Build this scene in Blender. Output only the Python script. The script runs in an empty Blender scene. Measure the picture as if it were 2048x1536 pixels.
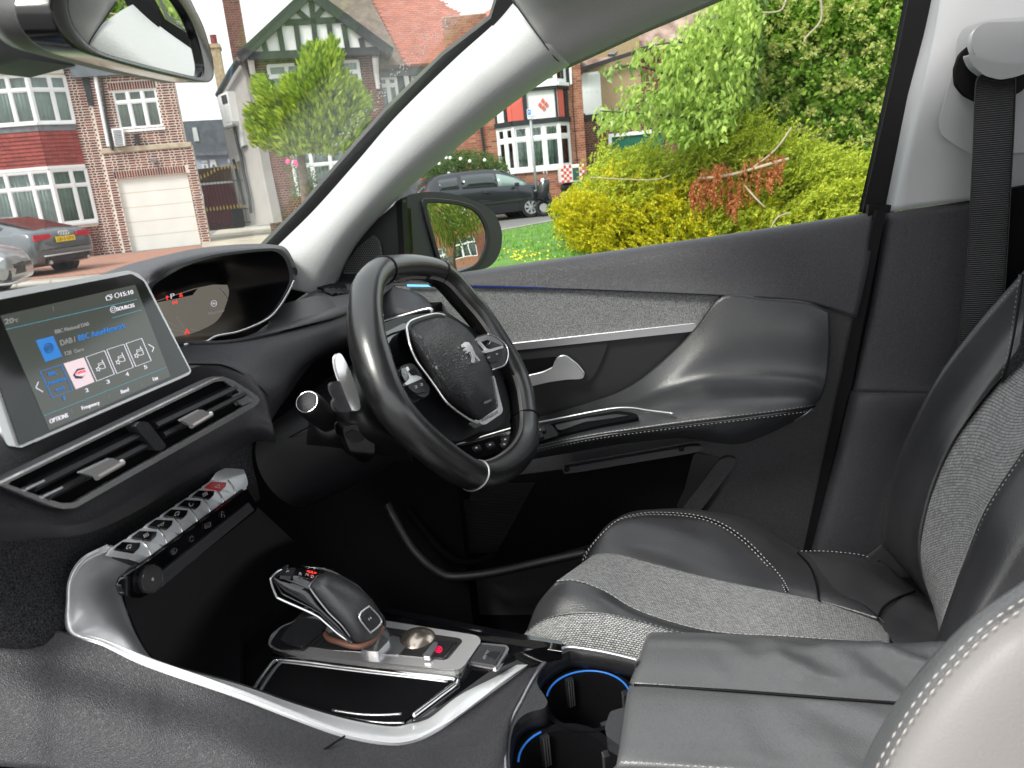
import bpy, bmesh, math, random
from mathutils import Vector, Matrix, noise
from math import sin, cos, pi, radians as R
random.seed(7)
S = bpy.context.scene
C = S.collection
# ---------------------------------------------------------------- camera
F, YAW, PITCH, ROLL = 1540., R(13), R(15.2), R(5.5)
EYE = Vector((0, 0, 1.27))
FWD = Vector((-sin(YAW)*cos(PITCH), cos(YAW)*cos(PITCH), -sin(PITCH)))
_r0 = Vector((cos(YAW), sin(YAW), 0)); _u0 = _r0.cross(FWD)
RT = _r0*cos(ROLL) - _u0*sin(ROLL); UP = _r0*sin(ROLL) + _u0*cos(ROLL)
cam = bpy.data.cameras.new('camera'); co = bpy.data.objects.new('camera', cam); C.objects.link(co)
co.matrix_world = Matrix((( RT.x, UP.x, -FWD.x, EYE.x), (RT.y, UP.y, -FWD.y, EYE.y), (RT.z, UP.z, -FWD.z, EYE.z), (0, 0, 0, 1)))
cam.sensor_width = 36; cam.lens = F/2048*36; cam.clip_start = .02; cam.clip_end = 600
cam.dof.use_dof = True; cam.dof.focus_distance = 1.25; cam.dof.aperture_fstop = 14
S.camera = co
# ---------------------------------------------------------------- world and sun
SUN_EL, SUN_AZ = R(48), R(-150)          # azimuth measured from +Y towards +X
w = bpy.data.worlds.new('World'); S.world = w; w.use_nodes = True
nt = w.node_tree; nt.nodes.clear()
sky = nt.nodes.new('ShaderNodeTexSky'); sky.sky_type = 'NISHITA'; sky.sun_disc = False
sky.sun_elevation = SUN_EL; sky.sun_rotation = SUN_AZ; sky.dust_density = 6; sky.air_density = 1.5
mx = nt.nodes.new('ShaderNodeMixRGB'); mx.inputs[0].default_value = .8
mx.inputs[2].default_value = (9.0, 9.15, 9.4, 1)          # high white cloud
bg = nt.nodes.new('ShaderNodeBackground'); bg.inputs[1].default_value = .13
wo = nt.nodes.new('ShaderNodeOutputWorld')
nt.links.new(sky.outputs[0], mx.inputs[1]); nt.links.new(mx.outputs[0], bg.inputs[0]); nt.links.new(bg.outputs[0], wo.inputs[0])
sl = bpy.data.lights.new('sun', 'SUN'); sl.energy = 2.4; sl.angle = R(16); sl.color = (1, .97, .92)
so = bpy.data.objects.new('sun', sl); C.objects.link(so)
sdir = Vector((sin(SUN_AZ)*cos(SUN_EL), cos(SUN_AZ)*cos(SUN_EL), sin(SUN_EL)))
so.rotation_euler = sdir.to_track_quat('Z', 'Y').to_euler(); so.location = (0, 0, 30)
S.view_settings.view_transform = 'Standard'; S.view_settings.look = 'None'
S.view_settings.exposure = .7; S.view_settings.gamma = 1
S.render.engine = 'CYCLES'; S.cycles.max_bounces = 8; S.cycles.transparent_max_bounces = 16
# ---------------------------------------------------------------- geometry on the traced sight lines
CR = dict(A1=(0,0,2.5594), A2=(400,0,3.0717), A3=(780,0,2.7435), A4=(1300,0,2.3997), A5=(0,480,2.6484), B1=(560,480,2.845),
 B2=(130,900,3.339), B3=(480,1100,2.9257), B4=(900,560,2.3814), B5=(980,980,1.9176), B6=(1600,400,1.7067), C1=(340,470,3.657),
 C2=(760,780,3.657), C3=(560,440,5.689), C4=(780,600,5.12), C5=(0,580,5.12), C6=(0,420,8.533), C7=(1000,1240,5.19),
 D1=(0,80,8.533), D2=(800,320,5.689), D3=(960,120,7.314), D5=(380,230,5.908), D6=(0,0,4.6545), D7=(540,1110,4.876), P=(0,0,1.))
def px(k, *pts):
    ox, oy, s = CR[k]; return [(ox+a/s, oy+b/s) for a, b in pts]
def ray(p): return FWD + RT*((p[0]-1024)/F) - UP*((p[1]-768)/F)
def at(u, v, X=None, Y=None, Z=None):
    d = ray((u, v))
    t = (X-EYE.x)/d.x if X is not None else (Y-EYE.y)/d.y if Y is not None else (Z-EYE.z)/d.z
    return EYE + d*t
def aY(k, pts):                                   # points (x, y, Y)
    return [at(*px(k, p[:2])[0], Y=p[2]) for p in pts]
class Pl:
    def __init__(s, p, n): s.p = Vector(p); s.n = Vector(n).normalized()
    def on(s, q, off=0):
        d = ray(q); t = (s.p + s.n*off - EYE).dot(s.n)/d.dot(s.n); return EYE + d*t
def pl3(a, b, c):
    n = (b-a).cross(c-a).normalized()
    if n.dot(EYE-a) < 0: n = -n
    return Pl(a, n)
def cr(pts, n=6, closed=False):                   # Catmull-Rom through any vectors
    m = len(pts); out = []
    for i in range(m if closed else m-1):
        if closed: p0, p1, p2, p3 = pts[i-1], pts[i], pts[(i+1) % m], pts[(i+2) % m]
        else: p0, p1, p2, p3 = pts[max(i-1, 0)], pts[i], pts[i+1], pts[min(i+2, m-1)]
        for k in range(n):
            t = k/n
            out.append(type(p1)(.5*((2*b)+(-a+c)*t+(2*a-5*b+4*c-d)*t*t+(-a+3*b-3*c+d)*t**3) for a, b, c, d in zip(p0, p1, p2, p3)))
    if not closed: out.append(pts[-1])
    return out
def rnd(pts, r, n=5):                             # round the corners of a 2D/3D polygon
    out = []
    for i, p in enumerate(pts):
        p = Vector(p); a = Vector(pts[i-1]); b = Vector(pts[(i+1) % len(pts)])
        ra = min(r, (a-p).length*.45); rb = min(r, (b-p).length*.45)
        s = p+(a-p).normalized()*ra; e = p+(b-p).normalized()*rb
        for k in range(n+1):
            t = k/n; out.append(s*(1-t)**2+p*2*t*(1-t)+e*t*t)
    return out
# ---------------------------------------------------------------- objects
def tag(o, label=None, cat=None, group=None, kind=None):
    if label: o['label'] = label
    if cat: o['category'] = cat
    if group: o['group'] = group
    if kind: o['kind'] = kind
    return o
def empty(name, loc, label, cat, group=None, rz=0):
    o = bpy.data.objects.new(name, None); C.objects.link(o); o.location = loc; o.rotation_euler.z = rz
    o.empty_display_size = .1
    return tag(o, label, cat, group)
def wloc(o):
    l = Vector((0, 0, 0))
    while o: l = l + o.location; o = o.parent
    return l
class MB:
    def __init__(s): s.v = []; s.f = []; s.m = []; s.uv = {}
    def add(s, vs, fs, m=0):
        b = len(s.v); s.v += [Vector(x) for x in vs]; s.f += [tuple(b+i for i in q) for q in fs]; s.m += [m]*len(fs); return s
    def box(s, c, hx, hy, hz, m=0):              # half-axis vectors
        c, hx, hy, hz = map(Vector, (c, hx, hy, hz))
        vs = [c+hx*a+hy*b+hz*d for a in (-1, 1) for b in (-1, 1) for d in (-1, 1)]
        fl = [(0,1,3,2), (4,6,7,5), (0,4,5,1), (2,3,7,6), (0,2,6,4), (1,5,7,3)]
        if hx.cross(hy).dot(hz) < 0: fl = [q[::-1] for q in fl]
        return s.add(vs, fl, m)
    def bb(s, a, b, m=0):
        a = Vector(a); b = Vector(b); c = (a+b)/2; h = (b-a)/2
        return s.box(c, (abs(h.x), 0, 0), (0, abs(h.y), 0), (0, 0, abs(h.z)), m)
    def prism(s, pts, ext, m=0):                 # polygon of vectors, extruded by ext
        pts = [Vector(p) for p in pts]; n = len(pts); ext = Vector(ext)
        nn = Vector((0, 0, 0))
        for i in range(n): nn += pts[i].cross(pts[(i+1) % n])
        if nn.dot(ext) > 0: pts = pts[::-1]
        b = [p+ext for p in pts]
        s.add(pts+b, [tuple(range(n)), tuple(range(2*n-1, n-1, -1))]+[(i, n+i, n+(i+1) % n, (i+1) % n)[::-1] for i in range(n)], m)
        return s
    def tube(s, pts, r, n=8, closed=False, cap=True, m=0, up=None, sy=1.):
        pts = [Vector(p) for p in pts]; k = len(pts); rings = []; prev = None
        for i, p in enumerate(pts):
            if closed: t = pts[(i+1) % k]-pts[i-1]
            else: t = pts[min(i+1, k-1)]-pts[max(i-1, 0)]
            if t.length < 1e-9: t = Vector((0, 0, 1))
            t.normalize()
            a = Vector(up) if up is not None else (prev if prev else (Vector((0, 0, 1)) if abs(t.z) < .9 else Vector((1, 0, 0))))
            a = (a - t*a.dot(t)); a.normalize(); prev = a; b = t.cross(a)
            rr = r[i] if isinstance(r, (list, tuple)) else r
            rings.append([p+a*(cos(2*pi*j/n)*rr*sy)+b*(sin(2*pi*j/n)*rr) for j in range(n)])
        vs = [q for g in rings for q in g]; fs = []
        for i in range(k if closed else k-1):
            i2 = (i+1) % k
            for j in range(n): fs.append((i*n+j, i*n+(j+1) % n, i2*n+(j+1) % n, i2*n+j))
        if cap and not closed: fs += [tuple(range(n))[::-1], tuple((k-1)*n+j for j in range(n))]
        return s.add(vs, fs, m)
    def lathe(s, c, ax, prof, n=24, m=0, cap=True):   # prof: (radius, height along axis)
        ax = Vector(ax).normalized(); a = ax.orthogonal().normalized(); b = ax.cross(a); c = Vector(c)
        vs = [c+ax*h+(a*cos(2*pi*j/n)+b*sin(2*pi*j/n))*r for r, h in prof for j in range(n)]
        fs = [(i*n+j, i*n+(j+1) % n, (i+1)*n+(j+1) % n, (i+1)*n+j) for i in range(len(prof)-1) for j in range(n)]
        if cap: fs += [tuple(range(n))[::-1], tuple((len(prof)-1)*n+j for j in range(n))]
        return s.add(vs, fs, m)
    def build(s, name, mats, parent=None, smooth=False, bevel=0, seg=2, sub=0, angle=35, kind=None, label=None, solid=0):
        if not isinstance(mats, (list, tuple)): mats = [mats]
        off = wloc(parent) if parent else Vector((0, 0, 0))
        me = bpy.data.meshes.new(name); me.from_pydata([tuple(p-off) for p in s.v], [], s.f)
        for x in mats: me.materials.append(x)
        if len(mats) > 1: me.polygons.foreach_set('material_index', s.m)
        if s.uv:
            uvl = me.uv_layers.new(name='UVMap')
            for l in me.loops: uvl.data[l.index].uv = s.uv.get(l.vertex_index, (0, 0))
        me.update()
        o = bpy.data.objects.new(name, me); C.objects.link(o)
        if parent: o.parent = parent
        if smooth:
            me.polygons.foreach_set('use_smooth', [True]*len(me.polygons))
            if smooth == 'auto': me.set_sharp_from_angle(angle=R(angle))
        if solid:
            q = o.modifiers.new('solid', 'SOLIDIFY'); q.thickness = solid; q.offset = -1
        if bevel:
            q = o.modifiers.new('bevel', 'BEVEL'); q.width = bevel; q.segments = seg; q.limit_method = 'ANGLE'; q.angle_limit = R(30); q.harden_normals = False
            if not smooth:
                me.polygons.foreach_set('use_smooth', [True]*len(me.polygons))
                me.set_sharp_from_angle(angle=R(179)) if False else None
                q2 = o.modifiers.new('wn', 'WEIGHTED_NORMAL'); q2.keep_sharp = False
        if sub:
            q = o.modifiers.new('sub', 'SUBSURF'); q.levels = q.render_levels = sub
        if kind: o['kind'] = kind
        if label: o['label'] = label
        return o
def slab(name, pts2, pl, thick, m, parent, off=0, bevel=0, seg=2, holes=None, **k):
    """outline (pixels) laid on plane pl, standing `off` proud of it, `thick` deep going away from the viewer"""
    top = [pl.on(q, off) for q in pts2]
    return MB().prism(top, -pl.n*thick).build(name, m, parent, bevel=bevel, seg=seg, **k)
class Sheet:
    """smooth surface through rows of control points"""
    def __init__(s, rows, nu=6, nv=6):
        g = [cr([Vector(p) for p in r], nu) for r in rows]
        cols = [cr([g[i][j] for i in range(len(g))], nv) for j in range(len(g[0]))]
        s.g = [[cols[j][i] for j in range(len(cols))] for i in range(len(cols[0]))]
        s.nr, s.nc = len(s.g), len(s.g[0]); s.flip = 1
        a = s.g[s.nr//2][s.nc//2]; n = s.nrm(s.nr//2, s.nc//2)
        if n.dot(EYE-a) < 0: s.flip = -1
    def nrm(s, i, j):
        i = min(max(i, 0), s.nr-1); j = min(max(j, 0), s.nc-1)
        a = s.g[min(i+1, s.nr-1)][j]-s.g[max(i-1, 0)][j]; b = s.g[i][min(j+1, s.nc-1)]-s.g[i][max(j-1, 0)]
        n = b.cross(a)
        return (n.normalized() if n.length > 1e-12 else Vector((0, 0, 1)))*getattr(s, 'flip', 1)
    def pt(s, u, v, off=0):                      # u along a row 0..1, v across rows 0..1
        x = u*(s.nc-1); y = v*(s.nr-1); i = min(int(y), s.nr-2); j = min(int(x), s.nc-2); fy = y-i; fx = x-j
        p = (s.g[i][j]*(1-fx)+s.g[i][j+1]*fx)*(1-fy)+(s.g[i+1][j]*(1-fx)+s.g[i+1][j+1]*fx)*fy
        return p+s.nrm(i, j)*off if off else p
    def build(s, name, m, parent, thick=.004, disp=None, **k):
        mb = MB(); vs = []; mid = s.nr//2
        lu = [0]
        for j in range(1, s.nc): lu.append(lu[-1]+(s.g[mid][j]-s.g[mid][j-1]).length)
        lv = [0]; mc = s.nc//2
        for i in range(1, s.nr): lv.append(lv[-1]+(s.g[i][mc]-s.g[i-1][mc]).length)
        for i in range(s.nr):
            for j in range(s.nc):
                p = s.g[i][j]
                if disp: p = p+s.nrm(i, j)*disp(j/(s.nc-1), i/(s.nr-1), p)
                mb.uv[len(vs)] = (lu[j], lv[i]); vs.append(p)
        fs = []
        for i in range(s.nr-1):
            for j in range(s.nc-1):
                q = (i*s.nc+j, i*s.nc+j+1, (i+1)*s.nc+j+1, (i+1)*s.nc+j)
                fs.append(q[::-1] if s.flip > 0 else q)
        mb.add(vs, fs)
        # orient: make sure face normal looks to the viewer
        f = fs[len(fs)//2]; n = (vs[f[1]]-vs[f[0]]).cross(vs[f[2]]-vs[f[1]])
        if n.dot(EYE-vs[f[0]]) < 0: mb.f = [q[::-1] for q in mb.f]
        return mb.build(name, m, parent, smooth=True, solid=thick, **k)
def sheetY(k, rows, **kw): return Sheet([aY(k, r) for r in rows], **kw)
def stitches(name, pts, n_up, m, parent, L=.004, gap=.0026, r=.0006):
    """a row of short raised threads along a 3D polyline"""
    mb = MB(); ds = [0]
    for a, b in zip(pts, pts[1:]): ds.append(ds[-1]+(b-a).length)
    def ev(d):
        for i in range(len(ds)-1):
            if d <= ds[i+1]: return pts[i].lerp(pts[i+1], (d-ds[i])/max(ds[i+1]-ds[i], 1e-9))
        return pts[-1]
    d = 0
    while d+L < ds[-1]:
        a, b = ev(d), ev(d+L); mid = (a+b)/2
        t = (b-a).normalized(); up = (EYE-mid).normalized() if n_up is None else n_up
        s_ = t.cross(up).normalized()*r; u = up*r
        mb.add([a, mid+s_+u*.3, b, mid-s_+u*.3, mid+u*1.6], [(0,1,4), (1,2,4), (2,3,4), (3,0,4)])
        d += L+gap
    return mb.build(name, m, parent, smooth=True, kind='stuff')
_tc = {}
def textmesh(s):
    if s not in _tc:
        cu = bpy.data.curves.new('lettering', 'FONT'); cu.body = s; cu.size = 1; cu.extrude = .02; cu.resolution_u = 3
        o = bpy.data.objects.new('lettering', cu); C.objects.link(o)
        dg = bpy.context.evaluated_depsgraph_get(); dg.update()
        me = bpy.data.meshes.new_from_object(o.evaluated_get(dg)); bpy.data.objects.remove(o); _tc[s] = me
    return _tc[s]
def text3(s, o, xv, yv, m, parent, name='lettering', nz=.0003, label=None):
    """lettering from point o, width vector xv, cap-height vector yv"""
    me = textmesh(s); mb = MB()
    xs = [v.co.x for v in me.vertices]; x0, x1 = min(xs), max(xs)
    nn = Vector(xv).cross(Vector(yv)).normalized()
    if nn.dot(EYE-Vector(o)) < 0 and False: nn = -nn
    vs = [Vector(o)+Vector(xv)*((v.co.x-x0)/(x1-x0))+Vector(yv)*(v.co.y/.7)+nn*(nz*(v.co.z/.02)) for v in me.vertices]
    mb.add(vs, [tuple(p.vertices) for p in me.polygons])
    return mb.build(name, m, parent, label=label)
def textpx(s, a, b, top, pl, off, m, parent, **k):    # baseline start, baseline end, point above the start (pixels)
    A, B, T = pl.on(a, off), pl.on(b, off), pl.on(top, off)
    return text3(s, A, B-A, T-A, m, parent, **k)
def seg(mb, a, b, wpx, pl, off, th=.0004, m=0):       # thin raised line on a plane, pixel width
    a = Vector(a); b = Vector(b); d = (b-a).normalized(); n = Vector((-d.y, d.x))*wpx/2
    mb.prism([pl.on(q, off) for q in (a+n, b+n, b-n, a-n)], -pl.n*th, m)
def copy_tree(o, parent=None):
    c = o.copy(); C.objects.link(c); c.parent = parent
    for ch in list(o.children): copy_tree(ch, c)
    return c
# ---------------------------------------------------------------- materials
def mat(name, col, rough=.5, metal=0, spec=.5, bump=0, bs=400, bdist=.001, var=0, vs=8, coat=0, emit=0, ecol=None, kind='noise', stretch=None, col2=None, sheen=0, coords='Object', detail=4, coatr=.05):
    m = bpy.data.materials.new(name); m.use_nodes = True; t = m.node_tree; b = t.nodes['Principled BSDF']
    c = (*col, 1) if len(col) == 3 else col
    b.inputs['Base Color'].default_value = c; b.inputs['Roughness'].default_value = rough; b.inputs['Metallic'].default_value = metal
    b.inputs['Specular IOR Level'].default_value = spec
    b.inputs['Coat Weight'].default_value = coat; b.inputs['Coat Roughness'].default_value = coatr
    if sheen: b.inputs['Sheen Weight'].default_value = sheen; b.inputs['Sheen Roughness'].default_value = .4
    if emit: b.inputs['Emission Color'].default_value = (*(ecol or col), 1); b.inputs['Emission Strength'].default_value = emit
    tc = t.nodes.new('ShaderNodeTexCoord'); src = tc.outputs[coords]
    if stretch:
        mp = t.nodes.new('ShaderNodeMapping'); mp.inputs['Scale'].default_value = stretch; t.links.new(src, mp.inputs[0]); src = mp.outputs[0]
    if var:
        n = t.nodes.new('ShaderNodeTexNoise'); n.inputs['Scale'].default_value = vs; n.inputs['Detail'].default_value = 5; t.links.new(src, n.inputs[0])
        mr = t.nodes.new('ShaderNodeMapRange'); mr.inputs[1].default_value = .3; mr.inputs[2].default_value = .7
        mr.inputs[3].default_value = 0; mr.inputs[4].default_value = 1; t.links.new(n.outputs[0], mr.inputs[0])
        mix = t.nodes.new('ShaderNodeMixRGB'); t.links.new(mr.outputs[0], mix.inputs[0])
        mix.inputs[1].default_value = (*[x*(1-var) for x in c[:3]], 1)
        mix.inputs[2].default_value = (*(col2 or [min(1, x*(1+var)) for x in c[:3]]), 1)
        t.links.new(mix.outputs[0], b.inputs['Base Color'])
    if bump:
        if kind == 'voronoi': n = t.nodes.new('ShaderNodeTexVoronoi'); n.feature = 'DISTANCE_TO_EDGE'; n.inputs['Scale'].default_value = bs; o = n.outputs[0]
        elif kind == 'wave': n = t.nodes.new('ShaderNodeTexWave'); n.inputs['Scale'].default_value = bs; n.inputs['Distortion'].default_value = .4; n.bands_direction = 'Z'; o = n.outputs[1]
        else: n = t.nodes.new('ShaderNodeTexNoise'); n.inputs['Scale'].default_value = bs; n.inputs['Detail'].default_value = detail; o = n.outputs[0]
        t.links.new(src, n.inputs[0]); bp = t.nodes.new('ShaderNodeBump'); bp.inputs['Strength'].default_value = bump; bp.inputs['Distance'].default_value = bdist
        t.links.new(o, bp.inputs['Height']); t.links.new(bp.outputs[0], b.inputs['Normal'])
    return m
def cloth(name, dark, light, scale, bump=.6, bdist=.001, coords='Object', contrast=(.42, .58), rough=.9):
    m = mat(name, dark, rough, spec=.2); t = m.node_tree; b = t.nodes['Principled BSDF']
    tc = t.nodes.new('ShaderNodeTexCoord'); n = t.nodes.new('ShaderNodeTexNoise'); n.inputs['Scale'].default_value = scale; n.inputs['Detail'].default_value = 3
    t.links.new(tc.outputs[coords], n.inputs[0])
    r = t.nodes.new('ShaderNodeValToRGB'); r.color_ramp.elements[0].position = contrast[0]; r.color_ramp.elements[1].position = contrast[1]
    r.color_ramp.elements[0].color = (*dark, 1); r.color_ramp.elements[1].color = (*light, 1); t.links.new(n.outputs[0], r.inputs[0]); t.links.new(r.outputs[0], b.inputs['Base Color'])
    bp = t.nodes.new('ShaderNodeBump'); bp.inputs['Strength'].default_value = bump; bp.inputs['Distance'].default_value = bdist
    t.links.new(n.outputs[0], bp.inputs['Height']); t.links.new(bp.outputs[0], b.inputs['Normal'])
    return m
def weave(name, dark, light, sx, sy, rot=0):      # knitted rows of pale flecks on dark ground, in UV metres
    m = mat(name, dark, .9, spec=.2); t = m.node_tree; b = t.nodes['Principled BSDF']
    tc = t.nodes.new('ShaderNodeTexCoord'); mp = t.nodes.new('ShaderNodeMapping'); mp.inputs['Rotation'].default_value = (0, 0, rot)
    t.links.new(tc.outputs['UV'], mp.inputs[0])
    br = t.nodes.new('ShaderNodeTexBrick'); br.inputs['Scale'].default_value = 1; br.inputs['Brick Width'].default_value = sx; br.inputs['Row Height'].default_value = sy
    br.inputs['Mortar Size'].default_value = sy*.22; br.inputs['Mortar Smooth'].default_value = .6; br.offset = .5
    br.inputs['Color1'].default_value = (1, 1, 1, 1); br.inputs['Color2'].default_value = (.62, .62, .62, 1); br.inputs['Mortar'].default_value = (0, 0, 0, 1)
    t.links.new(mp.outputs[0], br.inputs[0])
    n = t.nodes.new('ShaderNodeTexNoise'); n.inputs['Scale'].default_value = 1100; t.links.new(mp.outputs[0], n.inputs[0])
    mul = t.nodes.new('ShaderNodeMath'); mul.operation = 'MULTIPLY'; t.links.new(br.outputs[0], mul.inputs[0]); t.links.new(n.outputs[0], mul.inputs[1])
    r = t.nodes.new('ShaderNodeValToRGB'); r.color_ramp.elements[0].position = .1; r.color_ramp.elements[1].position = .55
    r.color_ramp.elements[0].color = (*dark, 1); r.color_ramp.elements[1].color = (*light, 1)
    t.links.new(mul.outputs[0], r.inputs[0]); t.links.new(r.outputs[0], b.inputs['Base Color'])
    bp = t.nodes.new('ShaderNodeBump'); bp.inputs['Strength'].default_value = .7; bp.inputs['Distance'].default_value = .0012
    t.links.new(br.outputs[1], bp.inputs['Height']); bp.invert = True; t.links.new(bp.outputs[0], b.inputs['Normal'])
    return m
def glassm(name, tint=(1, 1, 1), refl=.5, haze=0, rough=.0, ior=1.5):
    m = bpy.data.materials.new(name); m.use_nodes = True; t = m.node_tree; t.nodes.clear()
    o = t.nodes.new('ShaderNodeOutputMaterial'); tr = t.nodes.new('ShaderNodeBsdfTransparent'); tr.inputs[0].default_value = (*tint, 1)
    g = t.nodes.new('ShaderNodeBsdfGlossy'); g.inputs['Roughness'].default_value = rough
    fr = t.nodes.new('ShaderNodeFresnel'); fr.inputs[0].default_value = ior; mu = t.nodes.new('ShaderNodeMath'); mu.operation = 'MULTIPLY'; mu.inputs[1].default_value = refl
    t.links.new(fr.outputs[0], mu.inputs[0]); x = t.nodes.new('ShaderNodeMixShader'); t.links.new(mu.outputs[0], x.inputs[0])
    t.links.new(tr.outputs[0], x.inputs[1]); t.links.new(g.outputs[0], x.inputs[2]); last = x
    if haze:                                      # thin uneven film of dust and old wiped droplets
        d = t.nodes.new('ShaderNodeBsdfDiffuse'); d.inputs[0].default_value = (.8, .8, .8, 1)
        tc = t.nodes.new('ShaderNodeTexCoord'); n = t.nodes.new('ShaderNodeTexNoise'); n.inputs['Scale'].default_value = 6; t.links.new(tc.outputs['Object'], n.inputs[0])
        n2 = t.nodes.new('ShaderNodeTexVoronoi'); n2.inputs['Scale'].default_value = 90; t.links.new(tc.outputs['Object'], n2.inputs[0])
        lt = t.nodes.new('ShaderNodeMath'); lt.operation = 'LESS_THAN'; lt.inputs[1].default_value = .045; t.links.new(n2.outputs[0], lt.inputs[0])
        m1 = t.nodes.new('ShaderNodeMath'); m1.operation = 'MULTIPLY'; m1.inputs[1].default_value = haze; t.links.new(n.outputs[0], m1.inputs[0])
        m2 = t.nodes.new('ShaderNodeMath'); m2.operation = 'MULTIPLY_ADD'; m2.inputs[1].default_value = .25; t.links.new(lt.outputs[0], m2.inputs[0]); t.links.new(m1.outputs[0], m2.inputs[2])
        y = t.nodes.new('ShaderNodeMixShader'); t.links.new(m2.outputs[0], y.inputs[0]); t.links.new(x.outputs[0], y.inputs[1]); t.links.new(d.outputs[0], y.inputs[2]); last = y
    t.links.new(last.outputs[0], o.inputs[0]); return m
def leafm(name, c1, c2, rough=.55, trans=.35):
    m = bpy.data.materials.new(name); m.use_nodes = True; t = m.node_tree; b = t.nodes['Principled BSDF']
    g = t.nodes.new('ShaderNodeNewGeometry'); mr = t.nodes.new('ShaderNodeValToRGB'); mr.color_ramp.elements[0].color = (*c1, 1); mr.color_ramp.elements[1].color = (*c2, 1)
    t.links.new(g.outputs['Random Per Island'], mr.inputs[0]); t.links.new(mr.outputs[0], b.inputs['Base Color'])
    b.inputs['Roughness'].default_value = rough; b.inputs['Specular IOR Level'].default_value = .35
    tl = t.nodes.new('ShaderNodeBsdfTranslucent'); t.links.new(mr.outputs[0], tl.inputs[0]); x = t.nodes.new('ShaderNodeMixShader'); x.inputs[0].default_value = trans
    o = t.nodes['Material Output']; t.links.new(b.outputs[0], x.inputs[1]); t.links.new(tl.outputs[0], x.inputs[2]); t.links.new(x.outputs[0], o.inputs[0])
    return m
M = {}
M['pad'] = mat('soft_touch_pad', (.037, .036, .042), .48, bump=.6, bs=620, bdist=.0012, var=.3, vs=420, kind='voronoi')
M['pad2'] = mat('grained_plastic', (.032, .032, .036), .45, bump=.6, bs=600, bdist=.001, var=.3, vs=420)
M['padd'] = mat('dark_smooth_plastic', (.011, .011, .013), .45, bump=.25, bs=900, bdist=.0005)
M['void'] = mat('carpet_and_recess_shade', (.0035, .0035, .0045), .95, spec=.1, bump=.5, bs=700)  # near-black; besides carpet it stands for shade in recesses and the footwell
M['piano'] = mat('gloss_black_plastic', (.004, .004, .005), .06, spec=.6, coat=.6, bump=.03, bs=60)
M['chrome'] = mat('satin_chrome', (.88, .88, .89), .2, metal=.8, coat=.4, var=.05, vs=30)
M['bright'] = mat('polished_chrome', (.85, .85, .86), .1, metal=1)
M['silver'] = mat('silver_paint', (.8, .81, .83), .32, metal=.45, coat=.4, bump=.04, bs=900)
M['plate'] = mat('satin_silver_plate', (.72, .71, .72), .22, metal=.6, coat=.5)
M['steel'] = mat('brushed_steel', (.5, .5, .52), .32, metal=.9, bump=.06, bs=300, stretch=(1, 12, 12))
M['leather'] = mat('black_leather', (.024, .025, .028), .36, bump=.4, bs=420, bdist=.0008, kind='voronoi', var=.4, vs=7, spec=.75)
M['leatherd'] = M['leather']; M['leather'] = mat('seat_leather', (.043, .043, .047), .32, bump=.45, bs=420, bdist=.0008, kind='voronoi', var=.2, vs=9, spec=.75)
M['leather2'] = mat('grey_leather', (.102, .104, .108), .33, bump=.4, bs=330, bdist=.001, kind='voronoi', var=.12, vs=6, spec=.8)
M['wheel'] = mat('worn_gloss_leather', (.012, .012, .013), .27, bump=.18, bs=300, bdist=.0006, kind='voronoi', var=.35, vs=12, spec=.85)
M['perf'] = mat('grained_hub_plastic', (.02, .02, .022), .34, bump=1, bs=380, bdist=.002, kind='voronoi')
M['sunwashed'] = mat('sun_washed_leather', (.24, .23, .225), .5, bump=.3, bs=500, var=.06, vs=4)  # black leather washed out by direct light, its paleness put into the colour
M['thread'] = mat('grey_thread', (.42, .41, .4), .8)
M['threadd'] = mat('dark_thread', (.24, .23, .22), .8)
M['dcloth'] = cloth('heather_grey_cloth', (.06, .062, .064), (.3, .305, .31), 800, contrast=(.3, .72))
M['ddash'] = cloth('dark_heather_cloth', (.012, .012, .014), (.085, .087, .092), 620, contrast=(.4, .75))
M['seatcloth'] = weave('knitted_seat_cloth', (.06, .061, .065), (.66, .66, .66), .0042, .0025)
M['head'] = mat('headliner_cloth', (.42, .42, .41), .9, bump=.6, bs=900, bdist=.0006, spec=.2, var=.05, vs=400)
M['pillar'] = mat('light_grey_pillar_plastic', (.44, .45, .45), .5, bump=.5, bs=380, bdist=.0014)
M['pillarw'] = mat('pale_pillar_plastic', (.38, .39, .40), .36, bump=.2, bs=500, bdist=.0006)
M['seal'] = mat('black_rubber_seal', (.004, .004, .005), .6, spec=.2)
M['belt'] = mat('seat_belt_webbing', (.016, .016, .017), .42, bump=1, bs=105, bdist=.0015, var=.5, vs=14, kind='wave', spec=.7)
M['wind'] = glassm('windscreen_glass', (.97, .985, .975), .12, haze=.035)
M['sideg'] = glassm('side_window_glass', (.95, .975, .96), .04)
M['mirror'] = mat('mirror_glass', (.72, .74, .73), .01, metal=1)
def em(name, c, s=1): return mat(name, c, .4, emit=s, ecol=c)
M['copper'] = mat('copper_trim', (.5, .25, .17), .3, metal=.7)
M['e_white'] = em('lit_white', (.62, .6, .66), .5); M['e_grey'] = em('lit_grey', (.22, .22, .22), .4)
M['e_blue'] = em('lit_blue', (.02, .2, .6), .3); M['e_cyan'] = em('lit_cyan_line', (.06, .32, .42), .45)
M['e_red'] = em('lit_red', (.9, .04, .03), .8); M['e_pink'] = em('lit_pink_tile', (.68, .55, .58), .45)
M['e_glow'] = em('ambient_blue_light', (.02, .14, .5), .18)
M['e_ink'] = em('lit_dark_logo', (.03, .035, .07), .15)
M['iconw'] = mat('printed_white_symbol', (.55, .55, .55), .5)
M['icond'] = mat('printed_grey_symbol', (.2, .2, .21), .5)
M['scr'] = mat('screen_glass_black', (.012, .013, .012), .08, spec=.5)
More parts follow.
